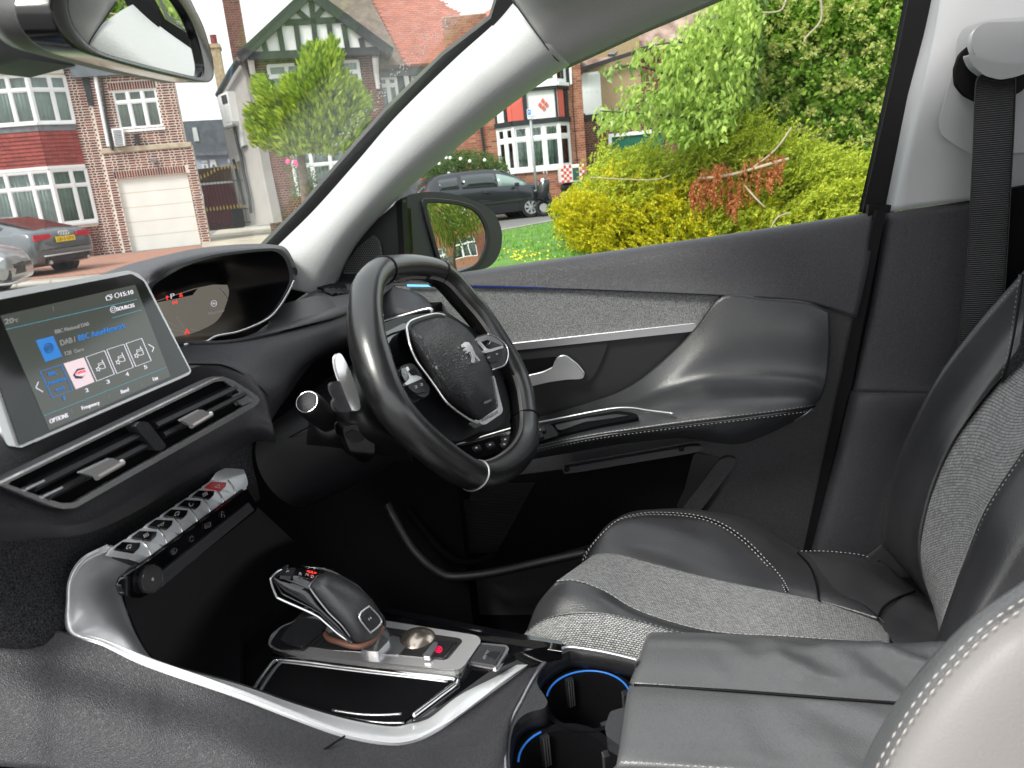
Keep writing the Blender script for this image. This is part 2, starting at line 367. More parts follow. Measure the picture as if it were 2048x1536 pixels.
M['scr_on'] = mat('screen_lit_panel', (.02, .022, .02), .12, emit=.07, ecol=(.55, .6, .52))
M['redp'] = mat('red_plastic', (.55, .01, .02), .3)
# ================================================================ the car's cabin
def resample(pts, n):
    pts = [Vector(p) for p in pts]; pts = pts+[pts[0]]; ds = [0]
    for a, b in zip(pts, pts[1:]): ds.append(ds[-1]+(b-a).length)
    out = []; j = 0
    for i in range(n):
        d = ds[-1]*i/n
        while d > ds[j+1]: j += 1
        out.append(pts[j].lerp(pts[j+1], (d-ds[j])/max(ds[j+1]-ds[j], 1e-9)))
    return out
def ring(name, outer, inner, pl, off, thick, m, parent, n=72, bevel=0, **k):
    """flat frame between two outlines on a plane, with depth"""
    o = resample(outer, n); i_ = resample(inner, n)
    k0 = min(range(n), key=lambda j: (i_[j]-o[0]).length); i_ = i_[k0:]+i_[:k0]
    A = [pl.on(q, off) for q in o]; B = [pl.on(q, off) for q in i_]; t = pl.n*thick
    vs = A+B+[p-t for p in A]+[p-t for p in B]; fs = []
    for j in range(n):
        q = (j+1) % n
        fs += [(j, q, n+q, n+j), (2*n+j, 3*n+j, 3*n+q, 2*n+q), (j, 2*n+j, 2*n+q, q), (n+j, n+q, 3*n+q, 3*n+j)]
    mb = MB().add(vs, fs)
    a, b, c = vs[fs[0][0]], vs[fs[0][1]], vs[fs[0][2]]
    if (b-a).cross(c-b).dot(pl.n) < 0: mb.f = [q[::-1] for q in mb.f]
    return mb.build(name, m, parent, bevel=bevel, **k)
def dome(name, outline, pl, h, m, parent, off=0, rings=9, power=2.2, cen=None, n=96, base=.006, **k):
    """cushion-shaped cover over an outline"""
    o = resample(outline, n); c = Vector(cen) if cen else sum(o, Vector((0, 0)))/n
    vs = []; fs = []
    for r in range(rings):
        t = 1-r/rings; hh = off+h*(1-t**power)
        for q in o: vs.append(pl.on(c.lerp(q, t), hh))
    vs.append(pl.on(c, off+h)); vs += [pl.on(q, off-base) for q in o]
    for r in range(rings-1):
        for j in range(n): fs.append((r*n+j, r*n+(j+1) % n, (r+1)*n+(j+1) % n, (r+1)*n+j))
    L = rings*n
    for j in range(n):
        fs.append(((rings-1)*n+j, (rings-1)*n+(j+1) % n, L)); fs.append((L+1+j, L+1+(j+1) % n, (j+1) % n, j))
    mb = MB().add(vs, fs); a, b, c2 = (vs[i] for i in fs[0][:3])
    if (b-a).cross(c2-b).dot(pl.n) < 0: mb.f = [q[::-1] for q in mb.f]
    return mb.build(name, m, parent, smooth='auto', angle=50, **k)
def tubeY(name, k, pts, r, m, parent, n=8, sm=6, **kw):
    return MB().tube(cr(aY(k, pts), sm), r, n).build(name, m, parent, smooth=True, **kw)
def tubeP(name, k, pts, pl, off, r, m, parent, n=8, sm=5, closed=False, sy=1, **kw):
    q = px(k, *pts); P3 = [pl.on(a, off) for a in q]
    if sm: P3 = cr(P3, sm, closed)
    return MB().tube(P3, r, n, closed=closed, up=pl.n, sy=sy).build(name, m, parent, smooth=True, **kw)
YP = lambda y: Pl((0, y, 0), (0, -1, 0))
def on(k, pts): return px(k, *pts)

# ---------------------------------------------------------------- driver's door
door = empty('door', at(1400, 900, Y=1.3), 'closed driver door with grey cloth insert, sweeping black leather armrest and chrome pull handle', 'car door')
def rowY(k, pts, Y, dv=0): return [(a, b+dv, Y) for a, b in pts]
bt = [(770, 566), (905, 547), (1150, 512), (1450, 469), (1600, 447), (1757, 424)]
Sheet([aY('P', rowY('P', bt, 1.385)), aY('P', rowY('P', bt, 1.35, 3)), aY('P', [(770,567.5,1.335),(905,556,1.332),(1150,530,1.33),(1450,500,1.328),(1600,488,1.328),(1746,478,1.328)]),
   aY('P', [(770,569,1.325),(905,566,1.322),(1150,562,1.318),(1450,563,1.314),(1600,560,1.312),(1732,555,1.312)]),
   aY('P', [(770,571,1.325),(905,572,1.32),(1150,578,1.312),(1450,591,1.306),(1610,603,1.306),(1713,636,1.306)])]).build('window_ledge_pad', M['pad'], door)
base = px('P', (1150,552),(1600,530),(1728,520),(1713,634),(1612,1120),(1500,1230),(960,1230),(700,1140),(700,720),(700,575),(900,566))
slab('lower_panel', base, YP(1.33), .03, M['pad2'], door)
slab('cloth_insert', rnd(px('P', (700,572),(905,572),(1150,577),(1441,590),(1393,653),(1020,695),(700,730)), 4), YP(1.322), .008, M['dcloth'], door, bevel=.002)
slab('ambient_light_strip', px('P', (812,569),(900,569.5),(1150,576),(1440,589),(1440,591),(1150,579),(900,573),(812,573)), YP(1.314), .002, mat('unlit_blue_light_strip', (.012,.02,.12), .3, emit=.01, ecol=(.05,.2,1)), door)
slab('light_source', px('P', (814,569),(862,570),(862,573.5),(814,573)), YP(1.3125), .002, em('pale_blue_glow', (.15,.55,.85), .5), door, label='glowing pale blue end of the door light strip')
slab('chrome_strip', rnd(px('B4', (-300,374),(300,308),(1168,213),(1178,219),(1160,241),(300,333),(-300,400)), 3), YP(1.312), .01, M['steel'], door, bevel=.0025)
slab('inner_panel', px('B4', (-400,400),(300,338),(1152,247),(1160,270),(1060,400),(900,520),(640,600),(300,700),(-400,840)), YP(1.325), .006, M['padd'], door)
slab('handle_plate', rnd(px('B4', (-300,400),(340,342),(755,290),(735,345),(695,440),(655,487),(380,537),(-300,640)), 12), YP(1.318), .005, M['piano'] if 0 else M['padd'], door, bevel=.0015)
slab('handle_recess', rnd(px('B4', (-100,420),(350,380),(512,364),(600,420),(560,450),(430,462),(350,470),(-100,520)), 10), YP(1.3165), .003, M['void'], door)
slab('handle', rnd(px('B4', (250,485),(370,466),(440,450),(494,424),(505,385),(525,371),(548,373),(600,413),(634,456),(622,466),(560,467),(470,480),(375,502),(250,520)), 7), YP(1.296), .014, mat('satin_handle', (.5,.51,.52), .28, metal=.8, coat=.3), door, bevel=.005, seg=4)
ar0 = [(400,660,1.31),(640,590,1.31),(830,520,1.31),(985,408,1.31),(1160,238,1.308),(1297,76,1.306),(1500,84,1.306),(1700,103,1.306),(1806,150,1.306)]
ar1 = [(400,674,1.29),(650,617,1.29),(850,562,1.288),(1012,478,1.288),(1190,350,1.29),(1340,262,1.292),(1520,240,1.292),(1690,250,1.292),(1812,290,1.3)]
ar1b = [(400,680,1.28),(655,630,1.278),(860,582,1.275),(1022,522,1.275),(1195,455,1.28),(1345,430,1.284),(1525,420,1.285),(1690,430,1.286),(1800,440,1.292)]
ar2 = [(400,688,1.268),(660,643,1.262),(870,597,1.258),(1030,550,1.256),(1200,510,1.258),(1350,498,1.26),(1530,496,1.262),(1690,505,1.266),(1782,515,1.28)]
ar3 = [(400,722,1.238),(660,682,1.23),(870,650,1.222),(1030,612,1.214),(1200,585,1.212),(1350,570,1.212),(1530,560,1.216),(1690,558,1.226),(1765,560,1.26)]
ar4 = [(380,800,1.207),(660,742,1.197),(870,710,1.19),(1030,690,1.186),(1200,669,1.185),(1350,651,1.186),(1530,629,1.194),(1690,607,1.212),(1738,598,1.245)]
arm = Sheet([aY('B4', r) for r in (ar0, ar1, ar1b, ar2, ar3, ar4)]); arm.build('leather_panel', M['leatherd'], door)
ar5 = [(380,812,1.2),(660,754,1.192),(870,722,1.187),(1030,702,1.183),(1200,681,1.182),(1350,663,1.183),(1530,641,1.19),(1690,617,1.21),(1735,604,1.245)]
ar6 = [(375,832,1.21),(640,785,1.203),(850,750,1.2),(1010,735,1.196),(1200,728,1.197),(1340,735,1.2),(1500,700,1.208),(1640,650,1.225),(1730,608,1.25)]
ar7 = [(370,858,1.235),(600,818,1.235),(800,783,1.235),(1000,760,1.235),(1140,755,1.235),(1355,783,1.235),(1500,740,1.245),(1640,672,1.26),(1728,612,1.275)]
low = Sheet([aY('B4', r) for r in (ar5, ar6, ar7)]); low.build('armrest_side', M['leatherd'], door)
seam = cr(aY('B4', [(a, (b+c)/2, y-.001) for (a, b, y), (_, c, _2) in zip(ar4, ar5)]), 6)
MB().tube(seam, .002, 6).build('seam_groove', M['seal'], door, smooth=True)
for dy, nm in ((-9, 'a'), (16, 'b')):
    stitches('stitching', cr(aY('B4', [(a, b+5+dy, y-.004) for a, b, y in ar4]), 8), None, M['threadd'], door)
tubeY('edge_piping', 'B4', [(1738,598,1.243),(1690,640,1.235),(1640,670,1.25)], .0012, M['steel'], door)
top = pl3(*aY('B4', [(400,722,1.236),(1030,612,1.212),(660,742,1.195)]))
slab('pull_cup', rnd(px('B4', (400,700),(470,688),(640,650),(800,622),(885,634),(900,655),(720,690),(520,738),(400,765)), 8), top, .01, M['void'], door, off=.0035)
slab('switch_plate', rnd(px('B4', (-20,845),(60,790),(200,742),(330,712),(478,686),(520,738),(300,800),(120,850),(30,860)), 8), top, .01, M['piano'], door, off=.006, bevel=.001)
tubeP('cup_trim', 'B4', [(-60,810),(60,775),(300,703),(480,668),(640,635),(770,612),(860,609),(950,622),(1065,636)], top, .008, .0022, M['steel'], door, sy=.8)
slab('cup_liner', rnd(px('B4', (500,690),(640,660),(790,638),(850,645),(760,660),(640,676),(530,715),(512,712)), 3), top, .003, M['padd'], door, off=.0065)
for a in ((125, 800), (190, 785), (258, 783), (262, 760), (428, 714), (420, 742)):
    c = Vector(px('B4', a)[0]); slab('window_switch', rnd([c+Vector(q) for q in ((-9,-2),(6,-7),(10,0),(-5,6))], 2), top, .004, M['padd'], door, off=.0095, bevel=.0008)
    slab('switch_symbol', [c+Vector(q) for q in ((-2.2,-1.2),(1.6,-2.4),(2.4,0),(-1.2,1.2))], top, .0003, M['iconw'], door, off=.0101)
slab('armrest_bracket', px('B4', (540,902),(1150,797),(1188,797),(1196,806),(1150,820),(600,912),(548,918)), YP(1.262), .02, M['pad2'], door, bevel=.002)
for a in ((1103, 805), (556, 903)):
    c = YP(1.258).on(px('B4', a)[0]); mb = MB().lathe(c, (0, -1, 0), [(.0045, -.004), (.0045, 0), (.003, .001), (.0028, -.001), (.0004, -.001)], 16); mb.build('screw', M['seal'], door, smooth='auto')
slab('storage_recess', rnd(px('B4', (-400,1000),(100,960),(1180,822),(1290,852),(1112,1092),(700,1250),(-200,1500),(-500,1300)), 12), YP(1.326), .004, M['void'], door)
slab('corner_brace', rnd(px('B4', (1283,858),(1330,842),(1372,858),(1195,1095),(1105,1095)), 8), YP(1.318), .02, M['pad2'], door, bevel=.006, seg=3)
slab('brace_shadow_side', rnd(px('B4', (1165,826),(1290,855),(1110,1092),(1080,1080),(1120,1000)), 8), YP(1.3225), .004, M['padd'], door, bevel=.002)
mb = MB()
for i in range(46):
    y = 690+i*11.2; x0 = 560+max(0, (y-900))*-.25; x1 = 1130-(y-690)*.55
    seg(mb, px('C2', (x0+ (120 if y<800 else 0)-(y-690)*.25, y+10))[0], px('C2', (x1, y-8))[0], 1.3, YP(1.31), 0, .003)
mb.build('speaker_grille', M['padd'], door, kind='stuff')
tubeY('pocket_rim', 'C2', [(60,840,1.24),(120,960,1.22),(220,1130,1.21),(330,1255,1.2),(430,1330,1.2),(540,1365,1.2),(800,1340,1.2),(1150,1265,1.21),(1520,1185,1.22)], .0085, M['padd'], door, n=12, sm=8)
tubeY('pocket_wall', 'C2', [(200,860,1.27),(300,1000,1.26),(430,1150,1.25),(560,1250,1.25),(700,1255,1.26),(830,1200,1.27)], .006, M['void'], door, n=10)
slab('side_glass', px('P', (780,420),(1140,120),(1440,-60),(1850,-60),(1744,424),(905,548),(800,560)), YP(1.395), .004, M['sideg'], door)
# printed marks in the corner of the glass, read from outside
gp = YP(1.389)
a, b, tt = px('P', (1733,394), (1694,403), (1732,387)); textpx('43R-00049', a, b, tt, gp, 0, M['seal'], door, name='glass_marking')
mb = MB()
for q in (((1703,372),(1711,372)), ((1711,372),(1704,379)), ((1704,379),(1712,380)), ((1696,386),(1713,383)), ((1694,388),(1697,394)), ((1697,394),(1708,394)), ((1708,394),(1714,386))): seg(mb, *q, 1.1, gp, 0)
mb.build('glass_emblem', M['seal'], door)
sail = rnd(px('P', (674,560),(687,528),(713,487),(750,443),(805,396),(812,562)), 5)
slab('speaker_surround', sail, YP(1.345), .02, M['padd'], door, bevel=.004, seg=3)
sp = rnd(px('C3', (708,612),(760,480),(900,305),(1062,165),(1135,235),(1165,420),(1170,612)), 8)
slab('tweeter_plate', sp, YP(1.339), .004, mat('speaker_mesh_grey', (.09,.09,.09), .5), door)
def inside(p, poly):
    r = False
    for i in range(len(poly)):
        a, b = poly[i-1], poly[i]
        if (a[1] > p[1]) != (b[1] > p[1]) and p[0] < (b[0]-a[0])*(p[1]-a[1])/(b[1]-a[1])+a[0]: r = not r
    return r
mb = MB(); pp = YP(1.3385); c = Vector((727, 513))
for r_ in range(-30, 31):
    for q_ in range(-30, 31):
        p = c+Vector((q_*4.4+(r_ % 2)*2.2, r_*3.7))
        if inside(p, [c+(x-c)*.95 for x in sp]):
            mb.prism([pp.on(p+Vector((cos(t*pi/3)*1.45, sin(t*pi/3)*1.45))) for t in range(6)], (0, .0015, 0))
mb.build('tweeter_perforation', M['seal'], door, kind='stuff')
slab('window_channel', px('P', (792,404),(803,396),(812,560),(800,562)), YP(1.34), .03, M['seal'], door)
slab('rear_window_seal', px('A4', (1262,-40),(1345,-40),(1300,160),(1222,460),(1120,1022),(1035,1012),(1120,640),(1195,300)), YP(1.37), .03, M['seal'], door, bevel=.004)
slab('upper_window_seal', px('A3', (935,352),(1100,292),(1400,152),(1700,25),(1900,-60),(1900,-40),(1700,45),(1400,170),(1100,308),(960,372)), YP(1.375), .02, M['padd'], door)
# ---------------------------------------------------------------- door mirror
mn = Vector((.93, -.36, .10)).normalized(); mp = Pl(at(900, 470, Y=1.62), mn)
ho = rnd(px('D2', (-60,520),(60,455),(160,420),(280,398),(480,400),(700,440),(900,515),(1050,600),(1125,740),(1147,850),(1135,1000),(1080,1120),(1000,1195),(760,1245),(500,1290),(-60,1290)), 10)
wm = slab('wing_mirror', ho, mp, .11, mat('dark_mirror_plastic', (.035,.04,.045), .35, bump=.1, bs=900), door, bevel=.022, seg=4)
gl = px('D2', (306,505),(350,482),(500,488),(700,516),(860,585),(945,700),(985,830),(980,980),(925,1115),(850,1200),(700,1262),(560,1290),(470,1130),(400,900),(340,680))
gl = cr([Vector(q) for q in gl], 4, True)
gc = sum(gl, Vector((0, 0)))/len(gl)
ring('bezel', [gc+(q-gc)*1.14 for q in gl], [gc+(q-gc)*.985 for q in gl], mp, .006, .012, M['padd'], wm, bevel=.002)
dome('mirror_glass', gl, mp, .0019, M['mirror'], wm, off=.0035, power=2, rings=14)
slab('inner_cover', rnd(px('D2', (10,610),(120,540),(150,1060),(40,1070)), 5), mp, .004, M['piano'], wm, off=.003, bevel=.001)
# ---------------------------------------------------------------- pillars, lining, glass: the body
body = empty('bodyshell', (0, 1.0, .3), 'car body around the driver seat with pale grey pillars, roof lining and windscreen', 'car body')
Tt = [(498,556),(545,502),(628,420),(715,322),(791,234),(905,122),(985,50),(1024,5)]; Bb = [(668,600),(678,560),(716,486),(795,398),(865,336),(985,238),(1075,172),(1140,130)]
cols = []
for (a, b), (c, d) in zip(Tt, Bb):
    cols.append([(a, b, 1.335), (a+(c-a)*.12, b+(d-b)*.12, 1.30), (a+(c-a)*.38, b+(d-b)*.38, 1.268), (a+(c-a)*.72, b+(d-b)*.72, 1.272), (a+(c-a)*.93, b+(d-b)*.93, 1.31), (c, d, 1.35)])
Sheet([aY('P', [c[i] for c in cols]) for i in range(6)]).build('a_pillar_trim', M['pillar'], body)
slab('windscreen_frit', px('P', (518,502),(608,409),(772,222),(887,110),(984,36),(1000,-10),(1040,-10),(1024,15),(985,60),(905,132),(791,244),(628,430),(548,508)), YP(1.362), .006, M['seal'], body)
slab('windscreen_seal', px('P', (506,502),(600,409),(766,218),(882,105),(978,30),(990,-10),(996,-10),(985,34),(888,110),(773,222),(609,412),(520,503)), YP(1.368), .006, mat('grey_frit', (.12, .12, .12), .6), body)
slab('corner_seal', rnd(px('P', (982,38),(1000,-20),(1045,-20),(1030,22),(1005,38),(985,52)), 5), YP(1.33), .02, M['seal'], body, bevel=.004)
hl = [[(980,353,1.352),(1100,301,1.352),(1400,161,1.352),(1700,31,1.352),(2000,-110,1.352)],
 [(948,348,1.325),(1090,284,1.32),(1390,144,1.32),(1690,12,1.32),(1990,-128,1.32)],
 [(905,318,1.29),(1065,225,1.28),(1355,80,1.28),(1655,-55,1.28),(1950,-195,1.28)],
 [(822,208,1.262),(980,110,1.245),(1255,-30,1.24),(1555,-170,1.24),(1850,-300,1.24)],
 [(738,95,1.262),(900,0,1.2),(1150,-120,1.19),(1450,-260,1.18),(1750,-400,1.18)],
 [(680,0,1.262),(830,-120,1.12),(1080,-250,1.1),(1380,-400,1.1),(1680,-520,1.1)],[(640,-80,1.25),(800,-230,1.05),(1040,-380,1.0),(1340,-520,1.),(1640,-650,1.)]]
Sheet([aY('A3', r) for r in hl]).build('roof_lining', M['head'], body)
tubeY('lining_seam', 'A3', [(672,0,1.262),(738,95,1.260),(822,208,1.259),(905,318,1.286),(945,346,1.318)], .0009, M['padd'], body)
MB().bb((-.15, .12, 1.56), (1.3, 1.12, 1.6)).build('roof_panel', M['head'], body, bevel=.01)
A_, B_ = at(1024, 0, Y=1.38), at(545, 502, Y=1.38); d_ = (A_-B_).normalized(); A_ = A_+d_*.05; B_ = B_-d_*.25
MB().prism([A_, B_, B_+Vector((-.12, -1.9, 0)), A_+Vector((0, -1.9, 0))], d_.cross(Vector((0, 1, 0)))*.005).build('windscreen', M['wind'], body)
rb = [[(1343,-60,1.39),(1385,-60,1.35),(1430,-60,1.33),(1600,-60,1.315),(1950,-60,1.31)],
 [(1300,160,1.385),(1350,160,1.345),(1400,170,1.325),(1600,170,1.31),(1950,160,1.305)],
 [(1225,460,1.38),(1285,455,1.34),(1345,450,1.322),(1580,450,1.31),(1950,440,1.305)],
 [(1175,740,1.375),(1230,740,1.338),(1310,735,1.33),(1570,720,1.318),(1950,700,1.31)],
 [(1124,1021,1.37),(1180,1012,1.335),(1290,995,1.328),(1550,960,1.322),(1950,900,1.315)]]
Sheet([aY('A4', r) for r in rb]).build('b_pillar_upper_trim', M['pillarw'], body)
slab('belt_anchor_plate', rnd(px('A4', (1950,70),(1620,105),(1510,140),(1482,180),(1468,320),(1396,580),(1402,640),(1470,690),(1560,740),(1950,715)), 8), YP(1.302), .006, M['pillarw'], body, bevel=.0022, seg=3)
lp = [[(1770,427,1.345),(1800,422,1.33),(1930,402,1.325),(2090,375,1.325)],[(1740,610,1.34),(1775,610,1.325),(1930,600,1.318),(2090,590,1.318)],
 [(1706,765,1.335),(1740,766,1.318),(1900,768,1.31),(2090,765,1.31)],[(1697,795,1.325),(1735,795,1.292),(1900,795,1.288),(2090,795,1.288)],
 [(1670,910,1.32),(1710,910,1.29),(1900,910,1.285),(2090,910,1.285)],[(1610,1150,1.32),(1650,1150,1.29),(1900,1150,1.28),(2090,1150,1.28)],[(1580,1300,1.32),(1620,1300,1.29),(1900,1300,1.28),(2090,1300,1.28)]]
Sheet([aY('P', r) for r in lp]).build('b_pillar_lower_trim', M['pad'], body)
slab('door_gap_seal', px('P', (1738,410),(1790,410),(1765,640),(1735,790),(1650,1160),(1575,1160),(1650,820),(1722,560)), YP(1.348), .04, M['seal'], body)
slab('door_aperture_seal', px('P', (1757,424),(1768,424),(1722,650),(1700,772),(1690,800),(1618,1110),(1608,1110),(1680,780),(1710,640)), YP(1.322), .02, M['seal'], body, bevel=.003)
slab('rear_cabin_trim', px('P', (2018,378),(2120,360),(2120,900),(1990,900)), YP(1.26), .02, M['void'], body)
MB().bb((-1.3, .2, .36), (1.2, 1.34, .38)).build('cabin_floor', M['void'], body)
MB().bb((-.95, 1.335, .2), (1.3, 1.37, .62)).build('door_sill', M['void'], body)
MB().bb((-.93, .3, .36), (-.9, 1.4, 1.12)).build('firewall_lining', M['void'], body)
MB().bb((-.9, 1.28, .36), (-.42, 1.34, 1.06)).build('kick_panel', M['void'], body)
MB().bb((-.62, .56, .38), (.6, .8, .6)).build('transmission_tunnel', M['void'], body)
MB().prism([at(q[0], q[1], Y=1.36) for q in ((556,566),(700,575),(870,590),(900,900),(556,900))], (0, .01, 0)).build('cowl_side', M['void'], body)
mb = MB(); r9 = random.Random(8); wsp = Pl(A_, d_.cross(Vector((0, 1, 0))))
if wsp.n.dot(EYE-A_) < 0: wsp.n = -wsp.n
for i in range(130):
    t = r9.random(); c = Vector(px('A2', (830+730*t, 890-790*t))[0])+Vector((r9.gauss(0, 7), r9.gauss(0, 6)-4*sin(t*3.1))); a = R(-40+r9.gauss(0, 25)); L = r9.uniform(.6, 3.4); w_ = r9.uniform(.35, 1.0)
    u = Vector((cos(a), sin(a))); v = Vector((-u.y, u.x)); mb.prism([wsp.on(c+u*L*cos(k*pi/4)+v*w_*sin(k*pi/4), .003) for k in range(8)], -wsp.n*.0004)
mb.build('dried_droplets', mat('dried_water_spots', (.75,.76,.76), .5), body, kind='stuff')
# ---------------------------------------------------------------- seat belt
sb = empty('seat_belt', at(1990, 170, Y=1.26), 'black seat belt hanging from a pale anchor cover on the rear door pillar', 'seat belt')
bl = [(1962,150,1.262),(1951,168,1.262),(1947,260,1.258),(1944,333,1.256),(1935,500,1.25),(1921,640,1.24),(1905,800,1.22)]; br = [(2030,150,1.262),(2032,168,1.262),(2029,260,1.258),(2025,333,1.256),(2016,500,1.25),(2006,640,1.24),(1990,800,1.22)]
bs = Sheet([aY('P', bl), aY('P', [((a+c)/2, (b+d)/2, y-.0008) for (a, b, y), (c, d, _) in zip(bl, br)]), aY('P', br)]); bs.build('webbing', M['belt'], sb, thick=.0018)
for vv in (.02, .98): MB().tube([bs.pt(i/40, vv, .0004) for i in range(41)], .0007, 5).build('webbing_edge', M['padd'], sb, smooth=True)
slab('guide_slot', rnd(px('A4', (1540,226),(1500,262),(1476,330),(1480,400),(1520,450),(1575,477),(1700,470),(1780,430),(1830,360),(1830,300),(1560,240)), 6), YP(1.290), .012, M['seal'], sb, bevel=.003)
slab('anchor_cover', rnd(px('A4', (1562,192),(1572,155),(1610,128),(1840,122),(1860,270),(1800,300),(1600,290),(1575,240)), 9), YP(1.268), .02, M['pillarw'], sb, bevel=.006, seg=4)
slab('guide_lip', rnd(px('A4', (1530,262),(1545,258),(1600,290),(1700,312),(1840,300),(1860,330),(1750,368),(1680,381),(1610,362),(1555,318)), 8), YP(1.256), .024, M['pillarw'], sb, bevel=.008, seg=4)
# ---------------------------------------------------------------- rear-view mirror
rv = empty('rear_view_mirror', at(250, 80, Y=.6), 'dark framed interior mirror at the top left, in front of the houses', 'rear view mirror')
vn = Vector((.965, .25, -.08)).normalized(); vp = Pl(at(330, 90, Y=.56), vn)
og = cr([Vector(q) for q in px('D6', (1560,-260),(1000,-330),(560,-250),(480,0),(500,180),(580,330),(700,440),(850,510),(1300,640),(1700,735),(1900,770),(1975,740),(1992,650),(1970,500),(1900,260),(1820,90),(1740,-60))], 5, True)
ig = cr([Vector(q) for q in px('D6', (1480,-200),(1000,-260),(700,-200),(636,0),(660,170),(730,310),(850,430),(1000,505),(1400,615),(1750,700),(1870,718),(1892,690),(1893,590),(1840,360),(1760,160),(1650,-10))], 5, True)
ring('bezel', og, ig, vp, .006, .02, mat('gloss_mirror_frame', (.012,.012,.014), .16, coat=.3), rv, n=100, bevel=.004)
slab('mirror_glass', ig, vp, .004, M['mirror'], rv, off=.002)
sh = [Vector(q) for q in og]
back = MB(); n = len(sh); P0 = [vp.on(q, .002) for q in sh]; cc = sum(P0, Vector((0, 0, 0)))/n
L1 = [p*1.0 for p in P0]; L2 = [cc+(p-cc)*1.0-vn*.03 for p in P0]; L3 = [cc+(p-cc)*.8-vn*.05 for p in P0]
back.add(L1+L2+L3+[cc-vn*.055], [(r*n+j, r*n+(j+1) % n, (r+1)*n+(j+1) % n, (r+1)*n+j) for r in (0, 1) for j in range(n)]+[(2*n+j, 2*n+(j+1) % n, 3*n) for j in range(n)])
back.build('shell', mat('mirror_shell_plastic', (.07, .07, .068), .42, bump=.1, bs=700), rv, smooth=True)
slab('stem_cover', rnd(px('D6', (-100,-100),(260,-100),(360,300),(560,500),(720,620),(200,542),(90,470),(0,400),(-100,330)), 10), Pl(at(50, 60, Y=.52), (.9, -.3, 0)), .06, mat('stem_plastic', (.05, .05, .052), .5), rv, bevel=.012, seg=4)
# ================================================================ dashboard
dash = empty('dashboard', at(450, 900, Y=.8), 'dark dashboard with curved instrument hood, angled touchscreen, wide chrome air vent and silver toggle keys', 'dashboard')
ridge = [(350,688,.76),(450,687,.80),(540,672,.86),(650,642,.97),(712,620,1.08),(750,606,1.16)]
dt = Sheet([aY('P', r) for r in (
 [(330,712,1.2),(470,705,1.25),(600,600,1.3),(680,560,1.36),(740,566,1.36),(800,568,1.36)],
 [(335,706,1.0),(465,700,1.08),(597,610,1.18),(690,574,1.3),(745,574,1.31),(790,576,1.32)],
 [(340,698,.87),(460,695,.93),(590,630,1.06),(700,592,1.2),(742,588,1.24),(775,584,1.27)],
 [(345,692,.79),(456,690,.84),(570,650,.95),(690,612,1.1),(732,604,1.16),(762,596,1.21)],
 [(348,689,.765),(452,688,.81),(550,664,.88),(665,630,1.0),(716,614,1.1),(752,602,1.175)], ridge)])
dt.build('upper_pad', M['pad'], dash)
fb = [ridge, [(365,712,.745),(462,712,.785),(550,698,.845),(655,665,.955),(716,645,1.06),(752,628,1.14)],
 [(375,735,.735),(480,742,.77),(560,742,.83),(650,698,.945),(722,668,1.05),(756,650,1.13)],
 [(385,760,.73),(500,785,.76),(560,785,.815),(622,722,.95),(710,684,1.06),(758,668,1.13)],
 [(390,800,.74),(520,850,.77),(562,812,.85),(632,722,1.0),(715,688,1.1),(760,672,1.16)]]
Sheet([aY('P', r) for r in fb]).build('brow_pad', M['pad'], dash)
cp = [[(-40,850,.42),(60,872,.46),(200,812,.56),(378,738,.69),(440,726,.74),(500,748,.765)],
 [(-40,905,.40),(60,900,.45),(200,840,.56),(390,762,.70),(460,748,.745),(528,790,.765)],
 [(-40,975,.385),(60,980,.43),(200,905,.55),(390,825,.70),(470,800,.748),(540,832,.767)],
 [(-40,1012,.38),(60,1024,.42),(180,1026,.48),(350,926,.64),(480,845,.742),(546,852,.767)],
 [(-40,1052,.385),(60,1060,.43),(190,1044,.50),(360,948,.66),(490,867,.752),(548,872,.772)],
 [(-40,1084,.43),(70,1078,.49),(200,1058,.56),(370,967,.72),(502,886,.80),(549,886,.81)]]
Sheet([aY('P', r) for r in cp]).build('centre_pad', M['pad'], dash)
tubeY('pad_seam', 'C1', [(130,945,.688),(300,946,.72),(380,952,.738),(480,990,.752),(580,1055,.762),(660,1115,.768),(715,1175,.77)], .0012, M['seal'], dash)
cl = [[(-40,1070,.45),(70,1068,.50),(200,1048,.58),(370,960,.73),(505,880,.81)],
 [(-40,1165,.455),(70,1158,.51),(200,1085,.60),(370,990,.75),(505,925,.825)], [(-40,1272,.46),(110,1272,.51),(235,1110,.63),(400,1018,.78),(515,968,.845)], [(-40,1300,.5),(140,1290,.55),(260,1150,.68),(410,1060,.83),(520,1000,.9)]]
Sheet([aY('P', r) for r in cl]).build('cloth_trim', M['ddash'], dash)
slab('open_bin_floor', rnd(px('C1', (700,722),(760,520),(1060,446),(1130,452),(1180,475),(1225,545),(1228,580),(1195,612)), 10), pl3(*aY('P', [(540,660,.90),(650,630,1.02),(640,595,1.13)])), .004, M['padd'], dash, off=.004, bevel=.001)
slab('side_vent_slot', rnd(px('C3', (410,765),(590,722),(860,740),(860,810),(640,835),(520,790)), 4), pl3(*aY('P', [(640,572,1.28),(700,575,1.3),(660,585,1.22)])), .003, M['void'], dash, off=.004)
for i in range(4): slab('side_vent_fin', px('C3', (500+60*i,785+6*i),(545+62*i,765+3*i),(650+66*i,828),(600+62*i,835)), pl3(*aY('P', [(640,572,1.28),(700,575,1.3),(660,585,1.22)])), .003, M['padd'], dash, off=.006)
